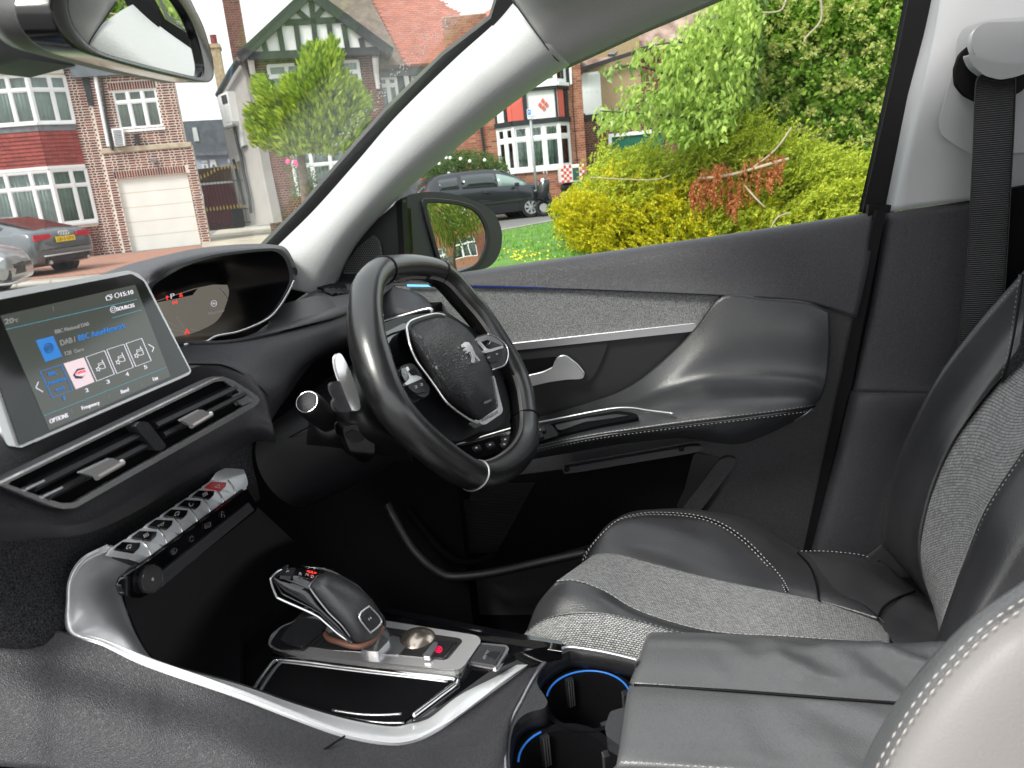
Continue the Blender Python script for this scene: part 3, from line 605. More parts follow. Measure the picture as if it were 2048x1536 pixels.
# end piece by the door with its own vent
Sheet([aY('C1', r) for r in ([(1290,362,1.32),(1500,368,1.31),(1640,378,1.31),(1800,420,1.31),(1880,470,1.31)],[(1290,420,1.26),(1490,440,1.27),(1640,440,1.27),(1800,460,1.28),(1900,495,1.295)],[(1290,530,1.215),(1480,520,1.24),(1640,520,1.24),(1790,520,1.255),(1925,530,1.28)],[(1290,640,1.19),(1480,600,1.225),(1640,575,1.23),(1800,550,1.245),(1940,560,1.275)],[(1290,700,1.18),(1480,640,1.22),(1640,600,1.23),(1800,570,1.245),(1945,590,1.275)])]).build('outer_pad', M['pad'], dash)
slab('outer_vent_opening', rnd(px('C1', (1480,650),(1880,560),(1915,560),(1905,600),(1700,660),(1480,740)), 5), YP(1.225), .02, M['void'], dash)
tubeP('outer_vent_trim', 'C1', [(1480,720),(1500,655),(1540,636),(1700,590),(1890,540),(1915,572)], YP(1.22), 0, .0028, M['chrome'], dash)
# instrument hood
Yh = lambda u: .70+max(0, min(1, (u-300)/285))*.28
rimA = [(770,262),(850,190),(960,130),(1100,85),(1250,60),(1400,45),(1480,50),(1530,100),(1552,190),(1540,245),(1490,335),(1440,398),(1380,440),(1290,480),(1225,500),(1130,518),(1070,548),(960,560),(860,560),(800,420)]
rim2 = px('A5', *rimA); rim3 = cr([at(a, b, Y=Yh(a)) for a, b in rim2], 5, True)
cx = sum(rim3, Vector((0, 0, 0)))/len(rim3)
inn = [cx+(p-cx)*.94 for p in rim3]
deep = [cx+(p-cx)*.86+Vector((-.115, .03, -.01)) for p in rim3]
n = len(rim3); lip = MB().add(rim3+inn+[p+Vector((-.02, 0, 0)) for p in rim3]+deep, [(a*n+j, a*n+(j+1) % n, b*n+(j+1) % n, b*n+j) for a, b in ((0, 1), (2, 0)) for j in range(n)])
lip.build('hood_lip', mat('hood_lip_plastic', (.05, .055, .065), .3, coat=.2), dash, smooth='auto')
MB().add(inn+deep, [(j, (j+1) % n, n+(j+1) % n, n+j) for j in range(n)]+[tuple(range(n, 2*n))]).build('hood_lining', mat('hood_inner_black', (.006, .006, .008), .3), dash, smooth='auto')
MB().tube([p+(cx-p).normalized()*.002+Vector((.002, 0, 0)) for p in rim3[int(n*.42):int(n*.86)]], .0018, 6).build('hood_chrome_edge', M['chrome'], dash, smooth=True)
h0 = [(770,262),(850,190),(960,130),(1120,81),(1300,55),(1440,46),(1500,62),(1545,150)]
h1 = [(690,240),(800,160),(920,108),(1100,64),(1290,42),(1440,38),(1510,56),(1556,150)]
h2 = [(560,215),(740,140),(900,88),(1080,50),(1290,30),(1440,31),(1520,52),(1566,150)]
h3 = [(440,222),(640,142),(860,84),(1060,43),(1290,22),(1440,25),(1520,50),(1575,160)]
yy = lambda pts, d: [(a, b, Yh(px('A5', (a, b))[0][0])+d) for a, b in pts]
Sheet([aY('A5', yy(h0, .0)), aY('A5', yy(h1, .012)), aY('A5', yy(h2, .05)), aY('A5', yy(h3, .12)), aY('A5', yy([(a, b+25) for a, b in h3], .3)), aY('A5', yy([(a, b+70) for a, b in h3], .42))]).build('instrument_hood', M['pad'], dash, thick=.003)
Sheet([aY('A5', [(300,300,.62),(560,230,.75),(800,160,.95),(1000,120,1.1)]), aY('A5', [(200,340,.6),(440,240,.8),(640,200,1.0),(800,190,1.2)]), aY('A5', [(0,420,.7),(200,330,.95),(440,300,1.2),(600,300,1.3)])]).build('dash_top_deck', M['pad'], dash)
# instrument display
ip = Pl((-.632, .9, 1.1), (1, -.1, .12))
isp = rnd(px('A5', (700,345),(845,318),(1040,254),(1130,236),(1215,238),(1278,262),(1332,415),(1322,440),(1240,480),(1000,540),(920,560),(700,620)), 5)
slab('instrument_display', isp, ip, .004, mat('map_display', (.035, .033, .03), .15, emit=.18, ecol=(.5, .46, .38)), dash, off=0)
slab('display_header', px('A5', (700,350),(845,320),(1048,256),(1020,292),(850,328),(700,360)), ip, .001, M['scr'], dash, off=.0008)
T = lambda s, k, a, b, t, pl, off, m, par, **kw: textpx(s, *px(k, a, b, t), pl, off, M[m], par, **kw)
T('P', 'A5', (905,312), (926,306), (902,286), ip, .001, 'e_white', dash, name='gear_indicator')
T('!', 'A5', (880,318), (892,316), (878,296), ip, .001, 'e_red', dash, name='warning_lamp'); T('&', 'A5', (950,303), (970,300), (948,282), ip, .001, 'e_red', dash, name='warning_lamp'); T('(o)', 'A5', (915,338), (940,332), (913,322), ip, .001, 'e_red', dash, name='warning_lamp')
T('Philimore Gardens', 'A5', (1106,398), (1198,378), (1103,382), ip, .001, 'e_grey', dash, name='map_lettering')
mb = MB()
for a, b in (((935,405),(985,480)), ((1000,500),(1003,520)), ((870,420),(960,470)), ((1010,470),(1150,500)), ((900,470),(985,486))): seg(mb, *px('A5', a, b), .6, ip, .001)
mb.build('map_roads', M['e_grey'], dash)
mb = MB(); seg(mb, *px('A5', (935,545), (1110,490)), .8, ip, .0012); seg(mb, *px('A5', (1110,490), (1180,492)), .8, ip, .0012); mb.build('map_border', M['e_cyan'], dash)
slab('position_arrow', px('A5', (990,470),(1006,497),(993,490),(978,500)), ip, .0005, M['e_red'], dash, off=.0015)
arc = cr([Vector(q) for q in px('A5', (1160,252),(1200,300),(1225,370),(1230,430),(1222,480))], 5)
mb = MB()
for a, b in zip(arc, arc[1:]): seg(mb, a, b, .9, ip, .0013)
mb.build('gauge_arc', M['chrome'], dash)
for s, (a, b) in (('3', (1218,300)), ('2', (1226,322)), ('1', (1234,352)), ('0', (1240,385))): T(s, 'A5', (a, b), (a+12, b-3), (a-1, b-15), ip, .0015, 'e_white' if s == '0' else 'e_grey', dash, name='gauge_number')
c0 = Vector(px('A5', (1134,336))[0]); mb = MB()
for i in range(16): seg(mb, c0+Vector((cos(i*pi/8)*5.5, sin(i*pi/8)*6)), c0+Vector((cos((i+1)*pi/8)*5.5, sin((i+1)*pi/8)*6)), .8, ip, .0013)
seg(mb, c0+Vector((-2, 2)), c0+Vector((-2, -2)), .8, ip, .0013); seg(mb, c0+Vector((-2, -2)), c0+Vector((2, 2)), .8, ip, .0013); seg(mb, c0+Vector((2, 2)), c0+Vector((2, -2)), .8, ip, .0013); mb.build('compass_symbol', M['e_white'], dash)
mb = MB(); seg(mb, *px('A5', (1286,372), (1290,412)), 1.6, ip, .0013); mb.build('temperature_bar', M['e_white'], dash)
mb = MB(); seg(mb, *px('A5', (1276,330), (1284,368)), .8, ip, .0013); seg(mb, *px('A5', (1280,328), (1292,330)), 1.5, ip, .0013); mb.build('temperature_red_mark', M['e_red'], dash)
mb = MB(); seg(mb, *px('A5', (1240,352), (1262,357)), .9, ip, .0014); seg(mb, *px('A5', (1262,357), (1274,400)), .9, ip, .0014); mb.build('gauge_blue_line', M['e_cyan'], dash)
T('90', 'A5', (1292,376), (1306,373), (1291,366), ip, .0015, 'e_grey', dash, name='gauge_number'); T('50', 'A5', (1300,412), (1314,409), (1299,402), ip, .0015, 'e_grey', dash, name='gauge_number')
# ---------------------------------------------------------------- touchscreen
a_, b_ = at(265, 547, Y=.66), at(378, 742, Y=.66); x_ = at(43, 885, X=b_.x+.012)
tp = pl3(a_, b_, x_)
ts = slab('touchscreen', rnd(px('P', (-75,600),(258,543),(277,549),(291,563),(381,741),(377,747),(42,892),(16,888),(-40,740)), 3), tp, .009, M['silver'], dash, off=-.001, bevel=.002)
slab('glass_front', rnd(px('P', (-54,612),(264,549),(287,563),(379,741.5),(41,888)), 4), tp, .004, M['scr'], ts, off=.0008, bevel=.0008)
slab('display_panel', px('C5', (5,262),(1385,-55),(1747,885),(507,1436)), tp, .0005, M['scr_on'], ts, off=.0011)
o1 = .0016
def TS(s, a, b, t, m, nm='screen_lettering'): T(s, 'C5', a, b, t, tp, o1, m, ts, name=nm)
TS('15:10', (1243,68), (1368,38), (1232,25), 'e_white', 'clock_digits'); TS('SOURCES', (1203,214), (1380,172), (1193,178), 'e_white')
TS('20', (52,352), (142,335), (45,298), 'e_grey', 'temperature_digits'); TS('°C', (150,333), (188,325), (146,300), 'e_grey', 'temperature_digits')
TS('BBC National DAB', (570,448), (915,362), (560,410), 'e_grey'); TS('DAB /', (628,570), (780,528), (612,515), 'e_grey'); TS('BBC AsianNetwork', (810,520), (1285,385), (796,465), 'e_blue')
TS('128  Guru', (672,672), (858,622), (662,632), 'e_grey'); TS('BBC', (500,880), (590,860), (492,845), 'e_blue'); TS('AsianNet', (490,980), (672,922), (480,945), 'e_blue'); TS('work', (570,1042), (668,1012), (562,1008), 'e_blue')
for s, p in (('1', (655,1130)), ('2', (880,1048)), ('3', (1096,962)), ('4', (1292,884)), ('5', (1480,812))): TS(s, p, (p[0]+(14 if s == '1' else 30), p[1]-8), (p[0]-10, p[1]-38), 'e_blue' if s == '1' else 'e_white')
TS('OPTIONS', (515,1368), (700,1300), (503,1325), 'e_white'); TS('Frequency', (843,1228), (1022,1168), (832,1192), 'e_white'); TS('Band', (1243,1062), (1322,1034), (1233,1026), 'e_white'); TS('List', (1572,930), (1622,914), (1562,896), 'e_white')
mb = MB()
for a, b in (((65,403),(1405,95)), ((1155,285),(1452,203)), ((450,1288),(1705,790))): seg(mb, *px('C5', a, b), .7, tp, o1)
mb.build('rule_line', M['e_cyan'], ts)
def frame(pts, m, w=.9, nm='preset_frame'):
    mb = MB(); q = px('C5', *pts)
    for i in range(len(q)): seg(mb, q[i-1], q[i], w, tp, o1)
    return mb.build(nm, M[m], ts)
frame([(413,832),(630,765),(742,1025),(538,1103)], 'e_blue')
for i, q in enumerate([[(882,685),(1072,620),(1173,860),(992,933)], [(1095,610),(1270,555),(1367,790),(1198,855)], [(1292,547),(1452,494),(1550,722),(1392,782)]]):
    frame(q, 'e_white'); c = sum((Vector(z) for z in q), Vector((0, 0)))/4
    def F_(*pp): return px('C5', *[(c.x+x, c.y+y) for x, y in pp])
    mb = MB()
    for a, b in (((-22,-20),(30,-38)), ((30,-38),(52,20)), ((52,20),(5,34)), ((-22,-20),(-12,5)), ((-8,-8),(36,-22)), ((22,-38),(18,-62))): seg(mb, *F_(a, b), .9, tp, o1)
    st = []
    for j in range(10): r_ = 26 if j % 2 == 0 else 11; st.append((-22+r_*sin(j*pi/5), 34-r_*cos(j*pi/5)))
    for j in range(10): seg(mb, *F_(st[j-1], st[j]), .8, tp, o1)
    mb.build('preset_symbol', M['e_white'], ts)
slab('station_tile', px('C5', (655,752),(858,690),(968,940),(780,1016)), tp, .0004, M['e_pink'], ts, off=o1)
q = [(750,870),(790,808),(860,795),(885,820),(800,830),(790,880),(850,885),(870,870),(840,905),(775,905)]
slab('station_logo', px('C5', *q), tp, .0003, M['e_ink'], ts, off=o1+.0003); slab('station_logo', rnd(px('C5', (775,850),(800,826),(888,806),(885,850),(800,880),(772,876)), 3), tp, .0003, M['e_white'], ts, off=o1+.0005)
T('CAPITAL', 'C5', (783,868), (884,838), (775,842), tp, o1+.0009, 'e_red', ts, name='station_name')
tsq = [(370,515),(545,470),(637,680),(468,736)]
slab('source_tile', px('C5', *tsq), tp, .0004, M['e_blue'], ts, off=o1); 
def circ(cx_, cy_, rs, m, kx=1.0, ky=1.1, w=.9, nm='source_symbol'):
    mb = MB()
    for r_ in rs:
        for i in range(20):
            a, b = i*pi/10, (i+1)*pi/10; seg(mb, *px('C5', (cx_+r_*kx*cos(a), cy_+r_*ky*sin(a)), (cx_+r_*kx*cos(b), cy_+r_*ky*sin(b))), w, tp, o1+.0004)
    return mb.build(nm, M[m], ts)
circ(500, 592, (44, 26, 9), 'e_ink'); circ(1163, 198, (30, 15), 'e_white', w=.6); circ(1200, 54, (22,), 'e_white', nm='clock_symbol')
frame([(1085,70),(1130,58),(1142,95),(1098,105)], 'e_white', nm='message_symbol'); frame([(1098,55),(1142,42),(1152,80)], 'e_white', w=.6, nm='message_symbol')
for pr in ((((395,940),(370,1000)), ((370,1000),(442,1042))), (((1520,555),(1578,590)), ((1578,590),(1560,632)))):
    mb = MB(); [seg(mb, *px('C5', a, b), 1.3, tp, o1) for a, b in pr]; mb.build('arrow_symbol', M['e_white'], ts)
for i, (x, y) in enumerate(((735,1240),(1112,1085),(1450,965),(545,190))):
    mb = MB()
    for j in range(3): seg(mb, *px('C5', (x+j*4-4, y+j*18-18), (x+j*4, y+j*18-15)), 1.2, tp, o1)
    mb.build('menu_dots', M['e_grey'], ts)
# ---------------------------------------------------------------- centre air vent
vL, vR = at(0, 965, Y=.405), at(505, 802, Y=.752); vpl = pl3(vL, vR, at(150, 1015, X=at(150, 1015, Y=.478).x+.012)); vpl.p = vpl.p+vpl.n*.005
vo = rnd(px('A5', (-60,1320),(1130,740),(1180,722),(1240,745),(1372,830),(1380,858),(1342,888),(520,1352),(400,1420),(330,1424),(265,1404),(10,1300)), 5)
vi = rnd(px('A5', (35,1291),(1133,753),(1185,744),(1262,800),(1345,848),(1340,858),(500,1330),(395,1392),(330,1395),(260,1374)), 4)
vent = ring('air_vent', vo, vi, vpl, .010, .0035, M['chrome'], dash, n=110, bevel=.0015, seg=3); ring('vent_bed', [Vector(q) for q in vo], vi, vpl, .0068, .012, M['pad'], vent, n=110)
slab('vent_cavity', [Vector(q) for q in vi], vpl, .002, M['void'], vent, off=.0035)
def bar(k, a, b, r, off, m, nm): return MB().tube([vpl.on(px(k, a)[0], off), vpl.on(px(k, b)[0], off)], r, 8, up=vpl.n, sy=1.7).build(nm, m, vent, smooth='auto')
bar('A5', (150,1310), (745,1018), .0042, .006, M['padd'], 'air_slat'); bar('A5', (800,985), (1225,785), .0042, .006, M['padd'], 'air_slat')
bar('A5', (225,1358), (785,1068), .0042, .006, M['padd'], 'air_slat'); bar('A5', (840,1035), (1275,815), .0042, .006, M['padd'], 'air_slat')
bar('A5', (125,1322), (222,1276), .0016, .0095, M['steel'], 'slat_trim'); bar('A5', (218,1360), (318,1312), .0016, .0095, M['steel'], 'slat_trim')
slab('vent_divider', rnd(px('A5', (715,985),(745,962),(785,966),(882,1092),(862,1110),(828,1116)), 5), vpl, .012, M['pad2'], vent, off=.014, bevel=.002)
slab('vent_end_trim', rnd(px('A5', (1228,828),(1290,800),(1350,846),(1282,878)), 4), vpl, .006, M['chrome'], vent, off=.010, bevel=.0015)
for q in ([(432,1232),(595,1155),(648,1178),(510,1256)], [(962,955),(1070,898),(1117,922),(1012,984)]):
    slab('slat_tab', rnd(px('A5', *q), 2.5), vpl, .004, M['plate'], vent, off=.020, bevel=.0015)
    a, b = px('A5', q[3], q[2]); MB().tube([vpl.on(a, .018), vpl.on(b, .018)], .0028, 8, up=vpl.n).build('slat_tab_edge', M['plate'], vent, smooth='auto')
# ---------------------------------------------------------------- toggle keys
kpl = pl3(at(290, 1088, Y=.600), at(490, 983, Y=.780), at(329, 1101, Y=.612))
tips = [(665,668),(770,592),(870,516),(965,446),(1050,381),(1135,316),(1212,256)]
sc = [1, .97, .94, .91, .88, .85, .83]
keys = slab('switch_panel', px('B2', (300,660),(960,190),(1080,180),(1215,262),(1200,320),(560,760),(500,740)), kpl, .01, M['piano'], dash, off=-.012)
sym = ['n_', 'oo', '-=', '[]', 'C', '::', '']
for i, ((x, y), s) in enumerate(zip(tips, sc)):
    f = lambda *pp: px('B2', *[(x+a*s, y+b*s) for a, b in pp])
    r = i == 6
    slab('toggle_key', rnd(f((-362,-10),(-268,-70),(-150,-66),(-58,-52),(2,-6),(-2,14),(-76,60),(-200,18),(-330,-2)), 3), kpl, .010, M['silver'], keys, off=0, bevel=.0018, label='silver toggle key with a red hazard face' if r else None)
    slab('key_face', rnd(f((-332,-12),(-282,-54),(-160,-48),(-168,-16),(-196,12)), 2), kpl, .003, M['redp'] if r else M['piano'], keys, off=.0024, bevel=.0006, label='red key face' if r else None)
    mb = MB(); c = Vector(f((-238,-20))[0])
    if r: L = (((-4,2),(5,-3)), ((5,-3),(6,4)), ((6,4),(-4,2)))
    elif i in (1, 5): L = (((-4,-2),(4,-6)), ((4,-6),(6,-1)), ((6,-1),(-2,3)), ((-2,3),(-4,-2)), ((0,-4),(2,1)), ((-3,0),(5,-3)))
    elif i == 4: L = (((-4,-1),(-1,3)), ((-1,3),(4,2)), ((4,2),(5,-2)), ((-4,-1),(-2,-3)))
    elif i == 2: L = (((-4,0),(2,2)), ((2,2),(5,-5)), ((5,-5),(-2,-1)), ((-8,2),(-5,1)), ((-7,4),(-4,3)))
    else: L = (((-5,2),(-2,-4)), ((-2,-4),(5,-5)), ((5,-5),(3,2)), ((3,2),(0,0)), ((-5,2),(-2,3)))
    for a, b in L: seg(mb, c+Vector(a), c+Vector(b), .9, kpl, .0028)
    mb.build('key_symbol', M['iconw'], keys)
    a, b, c_ = f((-150,-66), (-112,-18), (-76,60))
    MB().tube([kpl.on(q, .0004) for q in (a, b, c_)], .0009, 6).build('key_fold', M['chrome'], keys, smooth=True)
# housing end piece above and band with the touch symbols below
slab('housing_end', rnd(px('B2', (985,190),(1010,150),(1150,88),(1178,92),(1215,190),(1222,235),(1190,262),(1140,215)), 6), Pl(kpl.on((480,975), -.004), kpl.n), .02, M['silver'], keys, off=0, bevel=.005, seg=3)
lpl = pl3(at(330, 1130, Y=.60), at(500, 990, Y=.775), at(345, 1180, Y=.603))
slab('touch_band', rnd(px('B2', (380,900),(400,850),(560,745),(1215,262),(1282,372),(1278,400),(600,935),(500,985),(400,960)), 4), lpl, .006, M['piano'], keys, off=-.001, bevel=.001)
mb = MB(); A0, A1, B0, B1_ = (Vector(q) for q in px('B2', (1228,352),(1266,400),(610,848),(650,912)))
for i in range(9):
    t = (i+.5)/9; seg(mb, A0.lerp(A1, t), B0.lerp(B1_, t), 1.15, lpl, .0012, .0015)
mb.build('ribbed_strip', M['steel'], keys)
mb = MB()
for c, L in (((1056,430), (((-3,-6),(-3,6)), ((-3,-6),(2,-4)), ((-3,0),(3,1)), ((3,1),(3,6)))), ((955,505), (((-6,-3),(5,-7)), ((5,-7),(6,1)), ((6,1),(-5,6)), ((-5,6),(-6,-3)), ((-2,-2),(-1,5)), ((2,-3),(3,4)))),
             ((846,592), (((-4,2),(0,-6)), ((0,-6),(4,-2)), ((4,2),(0,6)), ((0,6),(-4,4)))), ((730,676), (((-6,0),(0,-6)), ((0,-6),(6,-4)), ((6,-4),(3,4)), ((3,4),(-3,7)), ((-3,7),(-6,0)), ((0,-2),(1,5)), ((-3,-1),(-1,5))))):
    q = Vector(px('B2', c)[0])
    for a, b in L: seg(mb, q+Vector(a), q+Vector(b), .6, lpl, .0006)
mb.build('touch_symbol', M['icond'], keys)
c1 = at(306, 1159, Y=.570); axn = Vector((.93, -.25, .1)).normalized(); r0 = .0122
kn = MB().lathe(c1, axn, [(r0*.9, -.03), (r0, -.028), (r0, -.001), (r0*.94, .0005), (r0*.9, .0005), (r0*.86, -.0006), (0.0005, -.0006)], 40).build('volume_knob', mat('knob_plastic', (.03,.03,.032), .3, coat=.3), dash, smooth='auto')
mb = MB(); a1 = axn.orthogonal().normalized(); b1 = axn.cross(a1)
for i in range(48):
    t = i*2*pi/48; rr = a1*cos(t)+b1*sin(t); tt = axn.cross(rr); mb.box(c1+rr*(r0+.0003)-axn*.013, axn*.012, rr*.0006, tt*.00035)
mb.build('grip_rib', M['pad2'], kn, kind='stuff')
kp_ = Pl(c1+axn*.0002, axn); mb = MB(); kc = Vector((306, 1159))
for i in range(10): seg(mb, kc+Vector((cos(i*pi/5)*1.6, sin(i*pi/5)*2.2)), kc+Vector((cos((i+1)*pi/5)*1.6, sin((i+1)*pi/5)*2.2)), .8, kp_, .0002)
seg(mb, kc+Vector((0, -1)), kc+Vector((0, -4)), .8, kp_, .0002); mb.build('power_symbol', M['iconw'], kn)
# ================================================================ centre console
con = empty('centre_console', (-.25, .66, .38), 'centre console with bright silver edging, gloss black tray and cup holders', 'centre console')
yz = lambda y: y+.16*max(0, .78-y)
st = [((215,1094,.53),(245,1100,.56),(286,1122,.575)),((165,1118,.50),(215,1125,.54),(262,1135,.57)),((139,1155,.485),(195,1155,.525),(243,1160,.565)),
 ((133,1200,.475),(195,1195,.515),(243,1190,.56)),((137,1264,.465),(215,1240,.50),(256,1229,.545)),((200,1287,.465),(250,1272,.49),(275,1275,.53)),((280,1319,.468),(290,1315,.485),(306,1319,.52)),
 ((340,1341,.47),(346,1338,.485),(352,1335,.51)),((480,1390,.48),(480,1381,.49),(480,1370,.505)),((583,1431,.49),(586,1420,.50),(590,1408,.515)),((685,1469,.505),(687,1455,.515),(690,1437,.53)),
 ((770,1486,.52),(772,1471,.53),(775,1452,.548)),((822,1483,.535),(818,1467,.545),(815,1448,.562)),((870,1462,.557),(864,1447,.57),(856,1428,.588)),((924,1428,.592),(922,1408,.605),(921,1384,.625)),
 ((1013,1360,.67),(1003,1350,.68),(993,1339,.69)),((1070,1322,.725),(1050,1313,.73),(1030,1305,.737)),((1120,1292,.775),(1119,1290,.777),(1118,1288,.779))]
g = lambda u, v, y, dy=0, dv=0: at(u, v+dv, Y=yz(y)+dy) if y > 0 else at(u, v, Z=-y)
rows = [[g(*c[0], .03, 3) for c in st], [g(*c[0]) for c in st], [g(*[(a*.7+b*.3) for a, b in zip(c[0], c[1])], -.004) for c in st], [g(*c[1], -.004) for c in st], [g(*[(a*.25+b*.75) for a, b in zip(c[1], c[2])], -.002) for c in st], [g(*c[2]) for c in st], [g(*c[2], .012, 5) for c in st]]
Sheet(rows).build('silver_edging', M['silver'], con)
tubeP_ = lambda pts, r, m, nm: MB().tube(cr([g(*p) for p in pts], 4), r, 6).build(nm, M[m], con, smooth=True)
tubeP_([(p[2][0]+1, p[2][1]-1, p[2][2]) for p in st[4:]], .0013, 'seal', 'edging_gap')
s0 = [(-40,1254,.43),(60,1258,.45),(137,1265,.465),(280,1318,.468),(340,1341,.47),(480,1391,.48),(583,1432,.49),(685,1470,.505),(770,1487,.52),(822,1484,.535),(870,1463,.557),(924,1429,.592),(1013,1361,.67),(1070,1323,.725),(1120,1293,.775)]
s1 = [(-40,1312,.415),(60,1316,.432),(137,1326,.445),(280,1372,.449),(340,1391,.453),(480,1432,.46),(583,1468,.47),(685,1500,.485),(770,1514,.5),(832,1510,.515),(886,1487,.545),(945,1450,.585),(1019,1375,.665),(1074,1330,.72),(1121,1295,.772)]
s2 = [(-40,1400,.385),(60,1408,.395),(137,1420,.405),(280,1464,.41),(340,1481,.414),(480,1520,.42),(583,1552,.43),(685,1582,.44),(780,1590,.455),(860,1575,.475),(925,1550,-.755),(985,1500,-.752),(1030,1405,-.748),(1080,1335,-.745),(1122,1297,-.744)]
s3 = [(a, b+130, y-.03) for a, b, y in s2[:9]]+[(880,1680,.45),(960,1640,-.745),(1008,1560,-.7435),(1024,1440,-.7425),(1066,1352,-.7425),(1123,1299,-.7425)]
Sheet([[g(*p) for p in r] for r in (s0, s1, s2, s3)]).build('side_pad', M['pad'], con, thick=.003)
tubeP_([(690,1472,.495),(640,1505,.47),(600,1540,.45)], .0010, 'seal', 'pad_seam')
Zf = .764
fp = Pl((0, 0, Zf), (0, 0, 1))
slab('gloss_floor', px('P', (700,1206),(763,1217),(979,1257),(1122,1287),(1030,1306),(921,1385),(856,1430),(808,1450),(719,1446),(651,1429),(480,1371),(380,1345),(480,1240),(560,1200)), fp, .02, M['piano'], con)
slab('phone_shelf', px('P', (256,1229),(240,1150),(500,1000),(640,1130),(560,1200),(480,1262),(480,1371),(340,1342),(286,1294)), Pl((0, 0, Zf+.02), (0, 0, 1)), .02, M['void'], con)
MB().tube([fp.on(q, .002) for q in px('B2', (1000,820),(1380,915))], .0045, 8).build('shelf_edge', M['padd'], con, smooth=True)
slab('tray_floor', rnd(px('B3', (118,842),(228,668),(262,652),(700,706),(1238,772),(1180,845),(950,1008),(700,1000),(480,935)), 6), fp, .003, M['void'], con, off=.0015)
tubeP('tray_rim', 'B3', [(60,838),(120,745),(190,658),(235,640),(420,655),(700,692),(1000,727),(1235,752),(1266,772),(1240,800),(1175,848),(1100,905),(1010,972)], fp, .002, .0034, M['bright'], con, sy=.8, n=10)
tubeP('tray_rim_inner', 'B3', [(110,840),(175,740),(232,668),(275,660),(700,712),(1000,746),(1215,772)], fp, .001, .002, M['steel'], con)
tubeP('tray_base_line', 'B3', [(440,935),(640,985),(820,1010),(960,1012)], fp, .002, .001, M['steel'], con)
tubeP('tray_base_line', 'B3', [(540,938),(700,962),(830,966),(945,960)], fp, .002, .0014, M['steel'], con)
slab('driver_side_rail', px('B3', (830,335),(1460,458),(1880,538),(1880,548),(1400,475),(850,362)), fp, .01, M['piano'], con, off=.006, bevel=.001)
# sport button
slab('button_frame', rnd(px('B3', (1330,650),(1395,545),(1555,560),(1568,580),(1500,680)), 3), fp, .006, M['steel'], con, off=.004, bevel=.0015)
bt_ = slab('drive_mode_button', rnd(px('B3', (1345,645),(1402,555),(1550,568),(1490,668)), 2), fp, .004, M['pad2'], con, off=.006, bevel=.001)
textpx('SPORT', *px('B3', (1432,640), (1462,592), (1418,632)), fp, .0063, M['icond'], bt_, name='button_lettering')
slab('button_tab', px('B3', (1438,612),(1470,592),(1520,598),(1490,635)), fp, .001, M['padd'], con, off=.0068, bevel=.0005)
# cup holders
cpz = Pl((0, 0, .742), (0, 0, 1))
co_ = [(62,1640),(50,1400),(70,1180),(130,1020),(175,930),(215,860),(255,780),(290,710),(330,640),(375,565),(430,485),(520,392),(650,302),(760,292),(950,318),(1100,345),(1300,392),(1430,426)]
ci_ = [(112,1640),(98,1400),(122,1180),(180,1045),(300,958),(440,922),(492,860),(462,785),(405,700),(386,620),(442,505),(545,412),(690,335),(760,322),(940,345),(1100,372),(1290,418),(1420,452)]
oo = [cpz.on(q, .001) for q in px('C7', *co_)]; ii = [cpz.on(q, 0) for q in px('C7', *ci_)]; oo = cr(oo, 4); ii = cr(ii, 4); n = len(oo); dn_ = Vector((0, 0, -.012))
cup = MB().add(oo+ii+[p+dn_ for p in oo]+[p+dn_ for p in ii], [q for j in range(n-1) for q in ((j, n+j, n+j+1, j+1), (2*n+j, j, j+1, 2*n+j+1), (n+j, 3*n+j, 3*n+j+1, n+j+1))]).build('cup_holder', M['pad2'], con, smooth='auto')
MB().tube([p+Vector((0, 0, .001)) for p in oo], .0021, 6).build('rim_bead', M['steel'], cup, smooth=True)
MB().add(ii+[p+Vector((0, 0, -.014)) for p in ii]+[p+Vector((.001, -.001, -.020)) for p in ii], [(r*n+j, (r+1)*n+j, (r+1)*n+j+1, r*n+j+1) for r in range(2) for j in range(n-1)]).build('upper_wall', mat('cup_wall_plastic', (.012,.012,.014), .35), cup, smooth='auto', solid=.0015)
MB().bb((-.3, .5, .60), (-.03, .84, .615)).build('well_floor', M['void'], cup)
zc = .718; cA1 = Vector((-.112, .7065, zc)); cB1 = at(1038, 1512, Z=zc)+Vector((.0455, 0, 0))
for c, t0, t1 in ((cA1, 18, 182), (cB1, 130, 190)):
    MB().lathe(c, (0, 0, 1), [(.0400, -.09), (.0445, -.003), (.052, -.001)], 56, cap=False).build('cup_well', M['void'], cup, smooth='auto')
    MB().lathe(c, (0, 0, 1), [(.029, -.072), (.031, -.070), (.029, -.068)], 40, cap=False).build('well_ring', M['pad2'], cup, smooth=True)
    MB().tube([c+Vector((cos(t)*.0452, sin(t)*.0452, .0005)) for t in [R(t0+(t1-t0)*i/30) for i in range(31)]], .0011, 6).build('ambient_light_ring', M['e_glow'], cup, smooth=True)
    for t in (R(128), R(20), R(-60)):
        d = Vector((cos(t), sin(t), 0)); s_ = Vector((-sin(t), cos(t), 0)); mb = MB()
        mb.box(c+d*.0415-Vector((0, 0, .02)), d*.003, s_*.0045, (0, 0, .018))
        mb.build('grip_tab', M['padd'], cup, bevel=.0006)
        mb = MB(); [mb.box(c+d*.0382+s_*q-Vector((0, 0, .02)), d*.0004, s_*.0005, (0, 0, .017)) for q in (-.0028, 0, .0028)]; mb.build('tab_ribs', M['steel'], cup, kind='stuff')
slab('holder_divider', rnd(px('C7', (1095,1100),(1150,950),(1290,910),(1400,900),(1400,1350),(1230,1290),(1110,1200)), 5), Pl((0, 0, .732), (0, 0, 1)), .03, M['pad2'], cup, bevel=.003)
